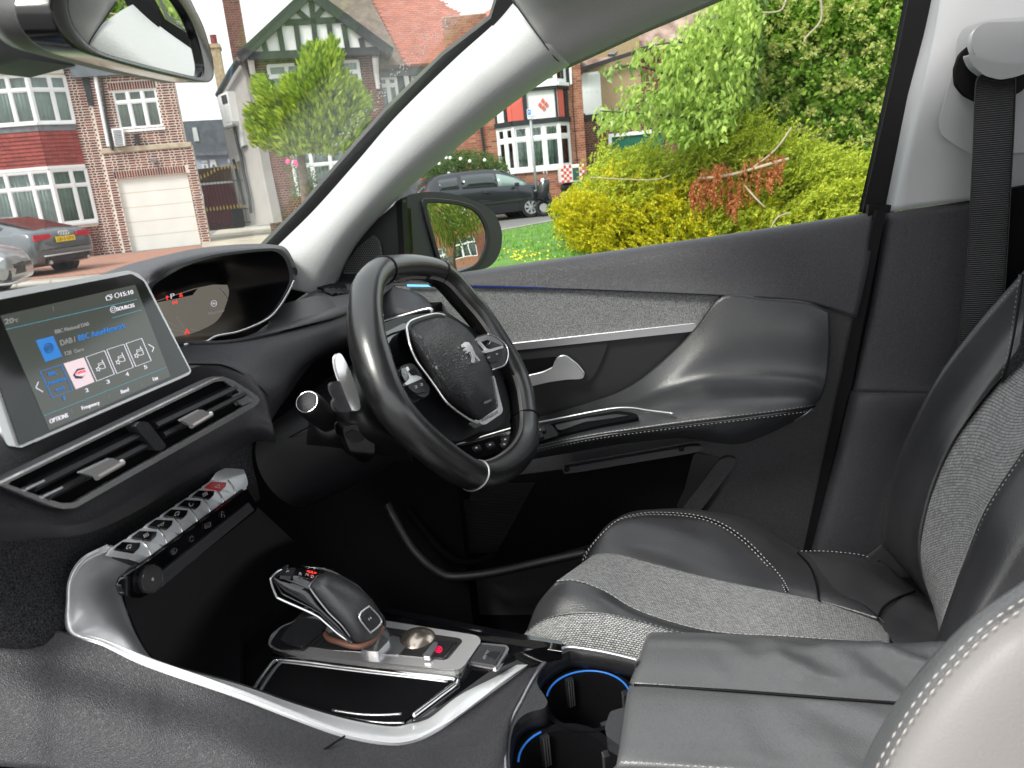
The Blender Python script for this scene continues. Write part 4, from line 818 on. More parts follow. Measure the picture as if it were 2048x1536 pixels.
# ---------------------------------------------------------------- gear selector
gs = empty('gear_selector', at(760, 1290, Z=.77), 'black electronic gear lever with chrome edging standing on a chrome plate', 'gear selector')
gp0 = Pl((0, 0, .768), (0, 0, 1))
gpo = rnd(px('D7', (10,850),(35,775),(130,700),(330,620),(700,600),(1110,655),(1930,787),(2000,800),(2030,842),(1862,1078),(1820,1102),(1700,1092),(900,1012),(380,962),(100,922),(30,890)), 6)
slab('base_plate', gpo, gp0, .012, M['plate'], gs, off=.004, bevel=.0035, seg=4)
slab('base_inset', rnd(px('D7', (300,880),(560,760),(1110,700),(1850,810),(1880,840),(1730,1020),(1000,950),(600,925)), 5), gp0, .001, mat('dark_chrome', (.3,.29,.29), .14, metal=.9), gs, off=.0045)
slab('front_ramp', rnd(px('D7', (20,860),(120,720),(320,620),(520,660),(530,720),(330,900),(110,900)), 6), gp0, .01, M['padd'], gs, off=.008, bevel=.003)
slab('front_block', rnd(px('D7', (112,820),(200,700),(300,608),(470,640),(512,715),(310,876)), 4), gp0, .014, M['pad2'], gs, off=.013, bevel=.003, seg=3)
slab('rear_panel', rnd(px('D7', (1640,835),(1810,845),(1700,1000),(1500,985)), 2), gp0, .003, M['padd'], gs, off=.007, bevel=.0008)
slab('parking_brake_switch', rnd(px('D7', (1490,980),(1600,850),(1630,850),(1625,880),(1560,985)), 2), gp0, .005, M['steel'], gs, off=.011, bevel=.001)
mb = MB(); c = Vector(px('D7', (1643, 918))[0])
for r_, ww in ((6, 1.3), (2.6, 1.6)):
    for i in range(16): seg(mb, c+Vector((cos(i*pi/8)*r_*1.15, sin(i*pi/8)*r_)), c+Vector((cos((i+1)*pi/8)*r_*1.15, sin((i+1)*pi/8)*r_)), ww, gp0, .0078)
mb.build('parking_brake_lamp', em('lit_crimson', (.8, .01, .08), .5), gs)
slab('rear_bezel_line', px('D7', (1795,865),(1712,985),(1700,985),(1783,865)), gp0, .001, M['bright'], gs, off=.0075)
dc = gp0.on(px('D7', (1440, 885))[0], -.006); MB().lathe(dc, (0, 0, 1), [(.026*cos(a), .018*sin(a)) for a in [i*pi/2/10 for i in range(10)]]+[(.0004, .018)], 36).build('chrome_dome', mat('bronze_tinted_chrome', (.55, .47, .4), .22, metal=.9), gs, smooth=True)
slab('dome_slope', rnd(px('D7', (1050,955),(1190,790),(1350,830),(1250,965)), 3), gp0, .004, M['steel'], gs, off=.006, bevel=.001)
slab('lever_foot', rnd(px('D7', (870,890),(960,870),(1098,745),(1120,700),(1172,795),(1160,830),(1050,945),(925,930)), 6), gp0, .01, M['chrome'], gs, off=.011, bevel=.004, seg=3)
YN, YF = .655, .705
LA = [(172,118),(80,160),(20,215),(10,255),(60,385),(105,430),(430,575),(530,650),(650,760),(800,858)]
LB = [(176,122),(120,165),(76,206),(76,212),(240,272),(391,338),(480,470),(600,590),(700,690),(800,852)]
cols_ = [(a, b) for a, b in zip(LA, LB)]
sd = Sheet([aY('D7', [(*a, YN) for a in LA]), aY('D7', [((a[0]*.6+b[0]*.4), (a[1]*.6+b[1]*.4), YN-.006) for a, b in cols_]), aY('D7', [((a[0]*.2+b[0]*.8), (a[1]*.2+b[1]*.8), YN-.004) for a, b in cols_]), aY('D7', [(*b, YN+.001) for b in LB])], nu=4, nv=3)
sd.build('lever_side', M['piano'], gs, thick=.003)
Sheet([aY('D7', [(76,208,YN),(240,272,YN),(392,340,YN)]), aY('D7', [(110,170,YN+.01),(290,200,YN+.01),(430,262,YN+.01)]), aY('D7', [(172,118,YF-.012),(320,128,YF-.012),(480,150,YF-.012)]), aY('D7', [(282,120,YF),(420,140,YF),(600,172,YF)])], nu=4, nv=4).build('lever_top', M['piano'], gs, thick=.003)
gr = [[(388,345,YN+.001),(430,420,YN),(560,545,YN-.002),(690,672,YN-.003),(780,790,YN-.003),(812,858,YN-.001)],
 [(400,290,YN+.001),(470,370,YN-.002),(610,510,YN-.005),(760,670,YN-.006),(850,780,YN-.005),(880,862,YN-.002)],
 [(430,240,YN+.008),(530,290,YN+.002),(690,450,YN),(830,610,YN-.001),(915,740,YN),(950,845,YN+.002)],
 [(490,190,YN+.02),(610,215,YN+.018),(790,360,YN+.015),(930,520,YN+.014),(1020,660,YN+.015),(1050,790,YN+.015)],
 [(560,166,YN+.035),(680,200,YN+.034),(860,320,YN+.033),(1000,455,YN+.032),(1085,590,YN+.032),(1104,720,YN+.03)],
 [(600,172,YF),(700,215,YF),(870,335,YF),(1010,480,YF),(1088,600,YF),(1106,730,YF)]]
Sheet([aY('D7', r) for r in gr], nu=4, nv=4).build('lever_grip', M['leather'], gs, thick=.004)
Sheet([aY('D7', [(282,120,YF),(600,172,YF),(870,335,YF),(1088,600,YF),(1106,740,YF)]), aY('D7', [(282,160,YF+.012),(560,260,YF+.012),(800,460,YF+.012),(1000,680,YF+.012),(1060,760,YF+.012)]), aY('D7', [(300,260,YF),(520,420,YF),(720,600,YF),(860,740,YF),(930,800,YF)])], nu=4, nv=4).build('lever_far_side', M['piano'], gs, thick=.003)
tubeY('chrome_edge', 'D7', [(165,117,YN-.001),(80,158,YN-.003),(20,215,YN-.004),(9,255,YN-.005),(58,390,YN-.005),(105,432,YN-.005),(430,578,YN-.005),(530,652,YN-.005),(660,765,YN-.004),(803,862,YN-.003)], .0015, M['bright'], gs)
tubeY('grip_piping', 'D7', [(470,198,YN+.02),(392,290,YN-.002),(400,340,YN-.004),(560,548,YN-.006),(690,678,YN-.007),(782,800,YN-.006)], .0009, M['steel'], gs)
tubeY('copper_band', 'D7', [(542,768,YN+.012),(580,815,YN+.004),(680,850,YN-.003),(800,888,YN-.006),(900,885,YN-.003),(1010,820,YN+.012),(1100,700,YN+.03)], .0032, mat('copper_band', (.2, .09, .06), .4), gs, n=8)
bp_ = pl3(*aY('D7', [(865,600,YN-.004),(960,505,YN+.013),(980,755,YN+.004)]))
slab('release_button', rnd(px('D7', (905,605),(965,545),(1060,640),(1052,672),(988,728)), 3), bp_, .004, M['pad2'], gs, off=.0045, bevel=.001)
tubeP('button_bezel', 'D7', [(868,600),(955,508),(985,515),(1080,625),(1072,680),(985,752),(965,740)], bp_, .004, .0011, M['chrome'], gs, closed=True, sm=3)
textpx('M', *px('D7', (968,640), (992,622), (958,620)), bp_, .0055, M['iconw'], gs, name='button_lettering')
lp_ = pl3(*aY('D7', [(120,200,YN+.004),(430,262,YN+.008),(282,125,YF-.006)]))
slab('park_button', rnd(px('D7', (95,195),(170,122),(250,128),(212,205)), 2), lp_, .004, M['pad2'], gs, off=.0035, bevel=.0008)
for s, a in (('P', (155,170)), ('R', (280,192)), ('N', (345,198)), ('D', (398,218))): textpx(s, *px('D7', a, (a[0]+28, a[1]+4), (a[0]+6, a[1]-22)), lp_, .005, M['iconw'], gs, name='gear_letter')
textpx('<A>', *px('D7', (352,165), (448,188), (366,145)), lp_, .005, M['e_red'], gs, name='gear_lamp')
# ---------------------------------------------------------------- armrest
armr = empty('armrest', at(1500, 1400, Z=.70), 'split lid centre armrest in creased grey leather beside the front seat', 'armrest')
def zr(pts, dz=0): return [at(a, b, Z=.738+z+dz) for a, b, z in pts]
r_ = [zr([(1300,1262,-.03),(1318,1262,-.03),(1450,1268,-.03),(1650,1278,-.03),(1950,1296,-.03)]), zr([(1292,1278,-.012),(1310,1272,-.003),(1450,1276,-.003),(1650,1286,-.003),(1950,1304,-.003)]),
 zr([(1285,1300,-.01),(1300,1298,.001),(1450,1303,.001),(1650,1313,.001),(1950,1330,.001)]), zr([(1275,1335,-.01),(1288,1333,.002),(1450,1342,.002),(1650,1352,.001),(1950,1370,.002)]), zr([(1262,1368,-.012),(1276,1366,-.001),(1450,1378,-.001),(1650,1393,-.001),(1950,1416,-.001)])]
random.seed(3)
def wr(u, v, p):
    a = noise.noise(Vector((p.x*20+p.y*18, p.y*9-p.x*7, .3))); b = noise.noise(Vector((p.x*40, p.y*22, 4)))
    k = max(0, min(1, (p.x-.02)/.08))
    return (a*.016+b*.004)*k*min(1, v*5)*min(1, (1-v)*5)
Sheet(r_, nu=14, nv=12).build('lid_cushion', M['leather2'], armr, thick=.01, disp=wr, label='driver side lid half with creased leather')
r2 = [zr([(1262,1373,-.012),(1276,1371,-.0015),(1450,1383,-.0015),(1650,1398,-.0015),(1950,1421,-.0015)]), zr([(1256,1400,-.01),(1270,1398,.002),(1450,1412,.002),(1650,1428,.002),(1950,1450,.002)]), zr([(1246,1470,-.01),(1262,1468,.003),(1450,1480,.003),(1650,1496,.003),(1950,1520,.003)]),
 zr([(1238,1530,-.01),(1252,1528,.0),(1450,1540,.0),(1650,1556,.0),(1950,1580,.0)]), zr([(1232,1560,-.03),(1246,1560,-.03),(1450,1570,-.03),(1650,1590,-.03),(1950,1600,-.03)])]
Sheet(r2, nu=14, nv=8).build('lid_cushion', M['leather2'], armr, thick=.01, disp=lambda u, v, p: wr(u, v, p)*.45)
MB().tube(cr(zr([(1268,1370,-.001),(1450,1380.5,.0),(1650,1395.5,.0),(1950,1418,.0)]), 6), .0016, 6).build('lid_seam', M['seal'], armr, smooth=True)
stitches('stitching', cr(zr([(1240,1524,.001),(1450,1536,.002),(1650,1552,.002)]), 8), None, M['thread'], armr)
MB().bb((-.03, .5, .6), (.5, .82, .70)).build('storage_box', M['padd'], armr, bevel=.004)
# ================================================================ steering wheel
sw = empty('steering_wheel', (-.31, .99, 1.02), 'compact steering wheel in worn glossy black leather with a lion emblem on its hub', 'steering wheel')
wn = Vector((cos(R(28)), -.07, sin(R(28)))).normalized()
wp = Pl((-.31, .99, 1.02), wn)
rimp = [(620,168),(553,192),(502,262),(483,380),(486,490),(503,600),(532,700),(566,800),(614,905),(692,1020),(810,1140),(940,1245),(1040,1312),(1140,1345),(1240,1318),(1332,1250),(1384,1160),(1393,1060),(1386,980),(1372,890),(1343,790),(1300,700),(1242,600),(1172,492),(1110,408),(1040,328),(955,232),(868,178),(740,158)]
cpts = cr([wp.on(q) for q in px('B1', *rimp)], 6, True)
def rimr(i):
    k = i/len(cpts)*len(rimp)
    return .0182+.0022*math.exp(-((k-5.5)/3)**2)+.0022*math.exp(-((k-15.5)/1.6)**2)
MB().tube(cpts, [rimr(i) for i in range(len(cpts))], 20, closed=True, up=wn, sy=1.22).build('rim', M['wheel'], sw, smooth=True)
def rring(i, m, w=.0012, k=1.02):
    p = cpts[i % len(cpts)]; t = (cpts[(i+1) % len(cpts)]-cpts[i-1]).normalized(); a = (wn-t*wn.dot(t)).normalized(); b = t.cross(a); r = rimr(i % len(cpts))*k
    MB().tube([p+a*cos(j*pi/16)*r*1.22+b*sin(j*pi/16)*r for j in range(32)], w, 6, closed=True).build('section_ring', m, sw, smooth=True)
rring(3, M['seal']); rring(27*6-2, M['seal']); rring(12*6+4, M['steel']); rring(18*6-3, M['seal'])
def rimstitch(i0, i1, ang):
    pts = []
    for i in range(i0, i1+1):
        p = cpts[i % len(cpts)]; t = (cpts[(i+1) % len(cpts)]-cpts[i-1]).normalized(); a = (wn-t*wn.dot(t)).normalized(); b = t.cross(a); r = rimr(i % len(cpts))*1.005
        c = (Vector(wp.on(px('B1', (900, 720))[0]))-p); s = 1 if b.dot(c) > 0 else -1
        pts.append((p+a*cos(ang)*r*1.22+b*s*sin(ang)*r, t, (a*cos(ang)+b*s*sin(ang))))
    mb = MB()
    for k in range(len(pts)-1):
        for f in (0, .33, .66):
            p = pts[k][0].lerp(pts[k+1][0], f); t = pts[k][1]; n_ = pts[k][2]; b = t.cross(n_)
            for s in (-1, 1): mb.box(p+b*s*.0012+n_*.0003, (t*.0012+b*s*.0013), t.cross(b)*.0005, (t*.0003-b*s*.0003))
    mb.build('lacing', M['threadd'], sw, kind='stuff')
rimstitch(22*6, 27*6+3, R(75)); rimstitch(27*6+4, 29*6, R(80)); rimstitch(13*6, 20*6, R(72))
# hub
ph = Pl(wp.p+wn*.012, wn); pb = Pl(wp.p-wn*.012, wn)
slab('spoke', rnd(px('B1', (560,520),(720,462),(950,430),(1120,540),(1200,525),(1300,640),(1330,800),(1250,760),(1290,900),(1290,980),(1240,1030),(1180,1062),(1130,1056),(1020,1110),(930,1115),(850,1050),(740,930),(660,800),(600,680)), 12), pb, .035, M['padd'], sw, bevel=.008, seg=3)
slab('gloss_spoke_cover', rnd(px('B1', (572,540),(715,470),(722,560),(760,640),(800,700),(770,730),(700,700),(640,700),(610,640)), 6), pb, .02, M['piano'], sw, off=.008, bevel=.004, seg=3)
hub = rnd(px('B1', (733,505),(745,480),(800,455),(890,428),(940,432),(1010,465),(1070,510),(1112,560),(1175,650),(1212,750),(1228,850),(1242,930),(1235,950),(1130,1028),(1105,1018),(960,925),(895,850),(820,735),(770,640),(742,570)), 8)
dome('horn_pad', hub, ph, .03, M['perf'], sw, power=3.2, rings=12, cen=px('B1', (985, 700))[0])
tubeP('chrome_outline', 'B1', [(940,430),(885,420),(800,440),(742,462),(722,490),(722,520),(740,600),(780,690),(850,785),(898,852),(955,930),(1060,1010),(1128,1046)], ph, .004, .0017, M['chrome'], sw)
slab('lower_chrome_trim', rnd(px('B1', (1110,1020),(1130,1030),(1240,955),(1242,930),(1212,768),(1222,780),(1268,962),(1264,985),(1172,1048),(1150,1050)), 3), ph, .012, M['chrome'], sw, off=.006, bevel=.0015)
textpx('PEUGEOT', *px('B1', (1152,1035), (1245,985), (1146,1018)), ph, .0066, M['icond'], sw, name='hub_lettering')
hd = Pl(ph.p+wn*.0295, wn)
lion = [(1040,590),(1052,580),(1075,582),(1090,600),(1100,622),(1112,650),(1122,662),(1140,684),(1133,690),(1112,668),(1108,672),(1112,690),(1104,700),(1092,697),(1098,688),(1094,660),(1086,636),(1078,634),(1066,645),(1056,642),(1066,630),(1055,628),(1048,618),(1060,612),(1044,606)]
slab('lion_emblem', px('B1', *lion), hd, .003, M['plate'], sw, off=.0012)
mb = MB()
for a, b in (((890,715),(897,732)), ((893,716),(910,718)), ((912,712),(934,700)), ((925,722),(932,708))): seg(mb, *px('B1', a, b), .7, hd, -.001, .002)
mb.build('horn_symbol', M['icond'], sw)
textpx('AIRBAG', *px('B1', (1162,935), (1206,915), (1158,922)), Pl(ph.p+wn*.02, wn), .0, M['icond'], sw, name='hub_marking')
# left button cluster
lc = Pl(ph.p+wn*.002, wn)
slab('button_cluster', rnd(px('C4', (108,700),(170,672),(235,660),(300,735),(350,830),(402,900),(385,958),(345,985),(290,965),(225,930),(150,850),(120,770)), 5), lc, .014, M['pad2'], sw, off=.004, bevel=.002)
slab('cluster_trim', rnd(px('C4', (160,690),(185,682),(225,755),(262,770),(318,788),(328,805),(172,870),(150,858),(205,800)), 2), lc, .003, M['silver'], sw, off=.0065, bevel=.0006)
slab('scroll_wheel', rnd(px('C4', (195,715),(250,700),(285,745),(270,765),(235,760)), 4), lc, .006, M['seal'], sw, off=.0085, bevel=.002)
slab('cluster_button', rnd(px('C4', (115,705),(155,690),(195,800),(160,840),(125,770)), 3), lc, .004, M['piano'], sw, off=.0066, bevel=.001)
slab('cluster_button', rnd(px('C4', (180,880),(325,815),(385,905),(370,935),(270,955),(215,920)), 4), lc, .004, M['padd'], sw, off=.0062, bevel=.001)
for a, s in (((255,905), '2'), ((312,880), '2')): textpx(s, *px('C4', a, (a[0]+28, a[1]-6), (a[0]-6, a[1]-26)), lc, .0067, M['iconw'], sw, name='button_symbol')
textpx('*', *px('C4', (148,780), (172,765), (138,745)), lc, .0072, M['iconw'], sw, name='button_symbol')
# right cluster
slab('button_cluster', rnd(px('C4', (880,385),(1000,352),(1060,370),(1160,440),(1200,500),(1205,610),(1170,670),(1050,712),(1020,640)), 6), lc, .014, M['pad2'], sw, off=.001, bevel=.002)
slab('cluster_upper_trim', rnd(px('C4', (878,395),(990,362),(1065,380),(1150,440),(1165,470),(1090,440),(1000,405),(900,432)), 3), lc, .004, M['steel'], sw, off=.004, bevel=.0008)
slab('cluster_trim', rnd(px('C4', (905,425),(930,430),(990,495),(1020,505),(1150,468),(1168,485),(1050,525),(970,542),(950,520),(985,508)), 2), lc, .003, M['silver'], sw, off=.006, bevel=.0006)
slab('cluster_button', rnd(px('C4', (925,425),(1000,408),(1080,440),(1130,470),(1020,498),(990,480)), 3), lc, .004, M['piano'], sw, off=.004, bevel=.0008)
slab('cluster_button', rnd(px('C4', (985,560),(1040,535),(1145,500),(1150,560),(1110,610),(1020,640)), 4), lc, .004, M['padd'], sw, off=.005, bevel=.001)
tubeP('cluster_outline', 'C4', [(1000,352),(1065,368),(1160,432),(1200,490),(1210,560),(1195,630),(1160,675),(1055,714)], lc, .003, .0012, M['chrome'], sw)
for a, s in (((1000,600), 'o'), ((1082,565), 'x'), ((1010,455), '/')): textpx(s, *px('C4', a, (a[0]+26, a[1]-8), (a[0]-4, a[1]-24)), lc, .0062, M['iconw'], sw, name='button_symbol')
# ---------------------------------------------------------------- steering column with stalks
sc_ = empty('steering_column', (-.5, .99, .95), 'steering column shroud with a round ended stalk and a metal gear paddle left of the wheel', 'steering column')
c0 = wp.p-wn*.02
MB().lathe(c0, -wn, [(.04, 0), (.062, .005), (.066, .03), (.07, .07), (.075, .2), (.07, .3)], 40).build('shroud', M['padd'], sc_, smooth='auto')
Sheet([aY('B1', [(180,860,1.08),(300,770,1.08),(440,700,1.1),(560,660,1.12)]), aY('B1', [(170,960,.97),(300,830,.96),(430,760,.96),(560,800,1.0)]), aY('B1', [(160,1060,.92),(300,960,.90),(470,930,.89),(620,960,.95)]), aY('B1', [(150,1180,.94),(330,1120,.90),(520,1120,.89),(700,1150,.94)]), aY('B1', [(180,1260,1.02),(350,1260,.98),(540,1260,.97),(760,1270,1.0)])]).build('shroud_cover', M['padd'], sc_)
tubeY('shroud_split', 'B1', [(40,1130,.95),(190,1050,.914),(330,985,.896),(390,962,.89)], .0008, M['seal'], sc_)
p1 = at(*px('C1', (1003,1222))[0], Y=.845); p2 = at(*px('C1', (1120,1330))[0], Y=.885); ax = (p1-p2).normalized(); L = (p1-p2).length
MB().lathe(p2, ax, [(.0148, -.03), (.0155, 0), (.0175, L*.5), (.0168, L*.9), (.0152, L), (.014, L+.001)], 32).build('stalk', M['padd'], sc_, smooth='auto')
MB().lathe(p1, ax, [(.0134, 0), (.0146, .0003), (.0150, .0010), (.0143, .0017), (.0134, .0014)], 36, cap=False).build('stalk_ring', M['bright'], sc_, smooth=True)
MB().lathe(p1, ax, [(.0128, 0), (.0126, .0018), (.008, .003), (.0004, .0034)], 32).build('stalk_cap', M['pad2'], sc_, smooth='auto')
MB().lathe(p2-ax*.03, ax, [(.024, -.01), (.0235, .006), (.019, .012), (.0148, .014)], 32).build('stalk_collar', M['padd'], sc_, smooth='auto')
pdp = Pl(at(*px('C1', (1290, 1050))[0], Y=.87), (.75, -.6, .2))
slab('gear_paddle', cr([Vector(q) for q in px('C1', (1215,895),(1240,873),(1272,915),(1330,1045),(1386,1250),(1345,1277),(1318,1235),(1262,1090),(1224,975))], 4, True), pdp, .008, M['chrome'], sc_, bevel=.003, seg=3)
slab('paddle_mount', rnd(px('C1', (1190,1085),(1248,1080),(1320,1270),(1300,1285),(1225,1275),(1210,1220),(1232,1195),(1200,1140)), 6), pdp, .012, M['pad2'], sc_, off=-.004, bevel=.003)
lvp = Pl(at(*px('C1', (1370, 1470))[0], Y=.88), (.8, -.5, -.2))
slab('lower_control', cr([Vector(q) for q in px('P', (688,862),(700,853),(725,853),(742,872),(748,900),(740,918),(722,922),(704,905))], 4, True), lvp, .02, M['piano'], sc_, bevel=.006, seg=4)
slab('lower_control_face', rnd(px('P', (692,868),(706,860),(722,866),(728,880),(712,886),(700,880)), 3), lvp, .003, M['pad2'], sc_, off=.001, bevel=.001)
# ================================================================ driver seat
ds = empty('seat', (.1, 1.0, .38), 'driver seat with black leather bolsters and knitted grey cloth centre beyond the armrest', 'car seat')
fn = [(255,350,.895),(330,348,.893),(440,388,.888),(560,458,.878),(740,518,.87),(900,548,.868),(1150,562,.868),(1400,582,.868),(1535,600,.868)]
ff = [(392,252,1.03),(450,245,1.03),(520,253,1.03),(640,285,1.03),(780,322,1.03),(960,362,1.03),(1180,405,1.03),(1420,465,1.03),(1530,540,.97)]
midr = lambda a, b, t, dy=0: [((p[0]*(1-t)+q[0]*t), (p[1]*(1-t)+q[1]*t), p[2]*(1-t)+q[2]*t+dy) for p, q in zip(a, b)]
Sheet([aY('B5', fn), aY('B5', midr(fn, ff, .2, .0)), aY('B5', midr(fn, ff, .5, .0)), aY('B5', midr(fn, ff, .8, .0)), aY('B5', ff)]).build('cushion_cloth', M['seatcloth'], ds, thick=.006)
l2 = [(138,548,.858),(228,492,.852),(400,474,.846),(560,502,.842),(740,552,.842),(900,582,.842),(1150,604,.842),(1400,624,.842),(1540,640,.842)]
lm = [(180,440,.882),(270,402,.872),(410,415,.866),(560,474,.858),(740,532,.854),(900,562,.854),(1150,580,.854),(1400,602,.854),(1540,620,.854)]
Sheet([aY('B5', fn), aY('B5', lm), aY('B5', l2)]).build('cushion_band', M['leather'], ds)
l3 = [(128,556,.85),(260,588,.83),(420,620,.82),(570,650,.81),(740,690,.8),(900,720,.8),(1150,760,.8),(1400,780,.8),(1540,800,.8)]
Sheet([aY('B5', l2), aY('B5', midr(l2, l3, .5, -.004)), aY('B5', l3)]).build('cushion_lower_cloth', M['seatcloth'], ds, thick=.006)
b0 = [(350,288,1.035),(392,252,1.03),(520,253,1.03),(760,318,1.03),(1000,370,1.03),(1255,422,1.03),(1500,492,1.0)]
b1 = [(352,262,1.05),(420,205,1.05),(560,205,1.05),(790,262,1.055),(1000,325,1.055),(1230,380,1.05),(1450,450,1.03)]
b2 = [(358,250,1.075),(455,140,1.085),(610,128,1.1),(830,170,1.11),(1000,235,1.11),(1190,318,1.1),(1400,420,1.06)]
b3 = [(366,242,1.10),(478,112,1.13),(640,82,1.155),(860,100,1.17),(1020,165,1.17),(1180,262,1.155),(1350,360,1.11)]
b4 = [(368,240,1.12),(500,102,1.17),(670,74,1.2),(880,88,1.215),(1040,145,1.215),(1190,238,1.2),(1300,300,1.16)]
b5 = [(372,255,1.14),(520,120,1.2),(700,90,1.23),(900,105,1.245),(1060,165,1.245),(1200,262,1.23),(1300,330,1.2)]
b6 = [(400,400,1.16),(540,300,1.22),(720,250,1.25),(900,250,1.26),(1060,300,1.26),(1200,380,1.24),(1300,420,1.22)]
def wb(u, v, p): return (noise.noise(Vector((p.x*14, p.y*20, p.z*14)))*.003)*min(1, v*4)
bol = Sheet([aY('B5', r) for r in (b0, b1, b2, b3, b4, b5, b6)], nu=8, nv=8); bol.build('cushion_bolster', M['leather'], ds, disp=wb, thick=.006)
sl1 = [(355,285,1.03),(372,232,1.05),(470,128,1.10),(560,98,1.12),(650,92,1.135),(780,103,1.15),(880,135,1.15),(970,195,1.135),(1050,275,1.11),(1110,345,1.075),(1135,392,1.04)]
for d in (0, 14): stitches('stitching', cr(aY('B5', [(a+d*.7, b-d*.55+1, y-.015) for a, b, y in sl1]), 8), None, M['thread'], ds, r=.0008)
MB().tube(cr(aY('B5', [(a+5, b-3, y-.008) for a, b, y in sl1]), 6), .0012, 6).build('bolster_seam', M['seal'], ds, smooth=True)
MB().tube(cr(aY('B5', [(1262,425,1.02),(1252,360,1.06),(1225,290,1.11),(1180,240,1.17)]), 6), .0016, 6).build('bolster_seam', M['seal'], ds, smooth=True)
stitches('stitching', cr(aY('B5', [(a, b-1, y-.006) for a, b, y in fn]), 6), None, M['thread'], ds, r=.0007)
stitches('stitching', cr(aY('B5', [(a, b-4, y-.006) for a, b, y in l2]), 6), None, M['threadd'], ds, r=.0006)
re = [[(1175,236,1.215),(1300,237,1.215),(1430,252,1.21),(1520,285,1.19),(1640,385,1.15),(1750,460,1.1)],[(1195,262,1.18),(1320,268,1.17),(1440,290,1.165),(1540,335,1.15),(1650,410,1.11),(1760,490,1.06)],
 [(1238,330,1.12),(1340,335,1.11),(1450,362,1.1),(1560,400,1.08),(1670,450,1.05),(1770,540,1.0)],[(1262,418,1.045),(1350,440,1.04),(1450,468,1.03),(1540,490,1.01),(1680,540,.98),(1780,600,.95)],[(1290,432,1.03),(1370,450,1.03),(1480,490,1.01),(1540,580,.93),(1680,640,.9),(1790,680,.88)]]
Sheet([aY('B5', r) for r in re], nu=8, nv=8).build('cushion_rear', M['leather'], ds, disp=lambda u, v, p: noise.noise(Vector((p.x*22+p.y*12, p.y*14, p.z*10)))*.004, thick=.006)
MB().tube(cr(aY('B5', [(1488,492,1.0),(1510,450,1.03),(1560,415,1.06),(1630,388,1.1)]), 6), .0018, 6).build('rear_seam', M['seal'], ds, smooth=True)
stitches('stitching', cr(aY('B5', [(1175,234,1.2),(1300,235,1.2),(1430,250,1.195),(1470,272,1.19)]), 6), None, M['thread'], ds, r=.0007)
slab('belt_buckle_strap', rnd(px('B5', (1445,272),(1510,222),(1520,235),(1475,282),(1455,282)), 2), YP(1.19), .01, M['pad2'], ds, bevel=.002)
MB().bb((-.1, .84, .4), (.42, 1.2, .60)).build('cushion_base', M['void'], ds, bevel=.02)
# backrest
oe = [(2100,480,1.235),(2048,540,1.23),(1960,640,1.225),(1880,745,1.22),(1822,855,1.215),(1783,955,1.21),(1764,1045,1.205),(1768,1090,1.2),(1800,1130,1.19),(1850,1180,1.17)]
ie = [(2140,640,1.10),(2070,690,1.095),(1992,768,1.09),(1906,880,1.08),(1866,960,1.075),(1845,1030,1.07),(1836,1085,1.065),(1842,1140,1.06),(1858,1190,1.055),(1885,1250,1.05)]
m1 = [((a*.85+c*.15), (b*.85+d*.15), y-.02) for (a, b, y), (c, d, _) in zip(oe, ie)]; m2 = [((a*.5+c*.5), (b*.5+d*.5), 1.125) for (a, b, y), (c, d, _) in zip(oe, ie)]; m3 = [((a*.18+c*.82), (b*.18+d*.82), 1.092) for (a, b, y), (c, d, _) in zip(oe, ie)]
o_ = [(a+14, b+6, y+.04) for a, b, y in oe]
Sheet([aY('P', r) for r in (o_, oe, m1, m2, m3, ie)]).build('backrest_bolster', M['leather'], ds, thick=.006, label='window side backrest bolster')
for d in (7, 12): stitches('stitching', cr(aY('P', [(a+d, b+d*.4, y-.008) for a, b, y in oe[:8]]), 8), None, M['thread'], ds, r=.0007)
fr_ = [(2140,760,.93),(2060,880,.925),(1975,1010,.915),(1945,1080,.91),(1925,1130,.908),(1908,1180,.905),(1895,1215,.902),(1886,1240,.9),(1882,1260,.9),(1876,1285,.9)]
fi = [(a, b, y+.012) for a, b, y in ie]; fm = [((a+c)/2, (b+d)/2, 1.005) for (a, b, y), (c, d, _) in zip(ie, fr_)]
Sheet([aY('P', r) for r in (fi, fm, [(a, b, y+.01) for a, b, y in fr_])]).build('backrest_cloth', M['seatcloth'], ds, thick=.006)
slab('backrest_side_cloth', px('P', (2041,690),(2010,752),(2003,768),(2070,700),(2120,600),(2060,560)), YP(1.085), .003, M['ddash'], ds)
tubeY('backrest_piping', 'P', [(2046,548,1.09),(2036,620,1.085),(2024,690,1.08),(2012,742,1.078),(2006,765,1.078)], .0015, M['seal'], ds)
stitches('stitching', cr(aY('P', [(2038,548,1.088),(2029,620,1.083),(2018,690,1.078),(2006,742,1.076),(2000,762,1.076)]), 8), None, M['threadd'], ds, r=.0006)
nb0 = fr_[:8]+[(1870,1290,.89)]
nb0 = [(2140,750,.93),(2060,880,.925),(1975,1010,.915),(1932,1112,.91),(1905,1185,.905),(1884,1245,.90),(1866,1300,.895)]
nb1 = [(2150,800,.90),(2078,910,.895),(1992,1035,.885),(1950,1125,.88),(1920,1195,.875),(1896,1250,.87),(1872,1310,.865)]
nb2 = [(2180,900,.86),(2120,980,.855),(2045,1080,.845),(1995,1155,.84),(1955,1215,.835),(1925,1265,.83),(1880,1330,.825)]
nb3 = [(2240,1000,.85),(2180,1080,.845),(2110,1160,.835),(2050,1220,.83),(1995,1270,.825),(1950,1320,.82),(1895,1380,.815)]
Sheet([aY('P', r) for r in (nb0, nb1, nb2, nb3)]).build('backrest_bolster', M['leather'], ds, thick=.006, label='inner backrest bolster beside the armrest')
stitches('stitching', cr(aY('P', [(a+4, b+2, y-.006) for a, b, y in nb0]), 8), None, M['thread'], ds, r=.0007)
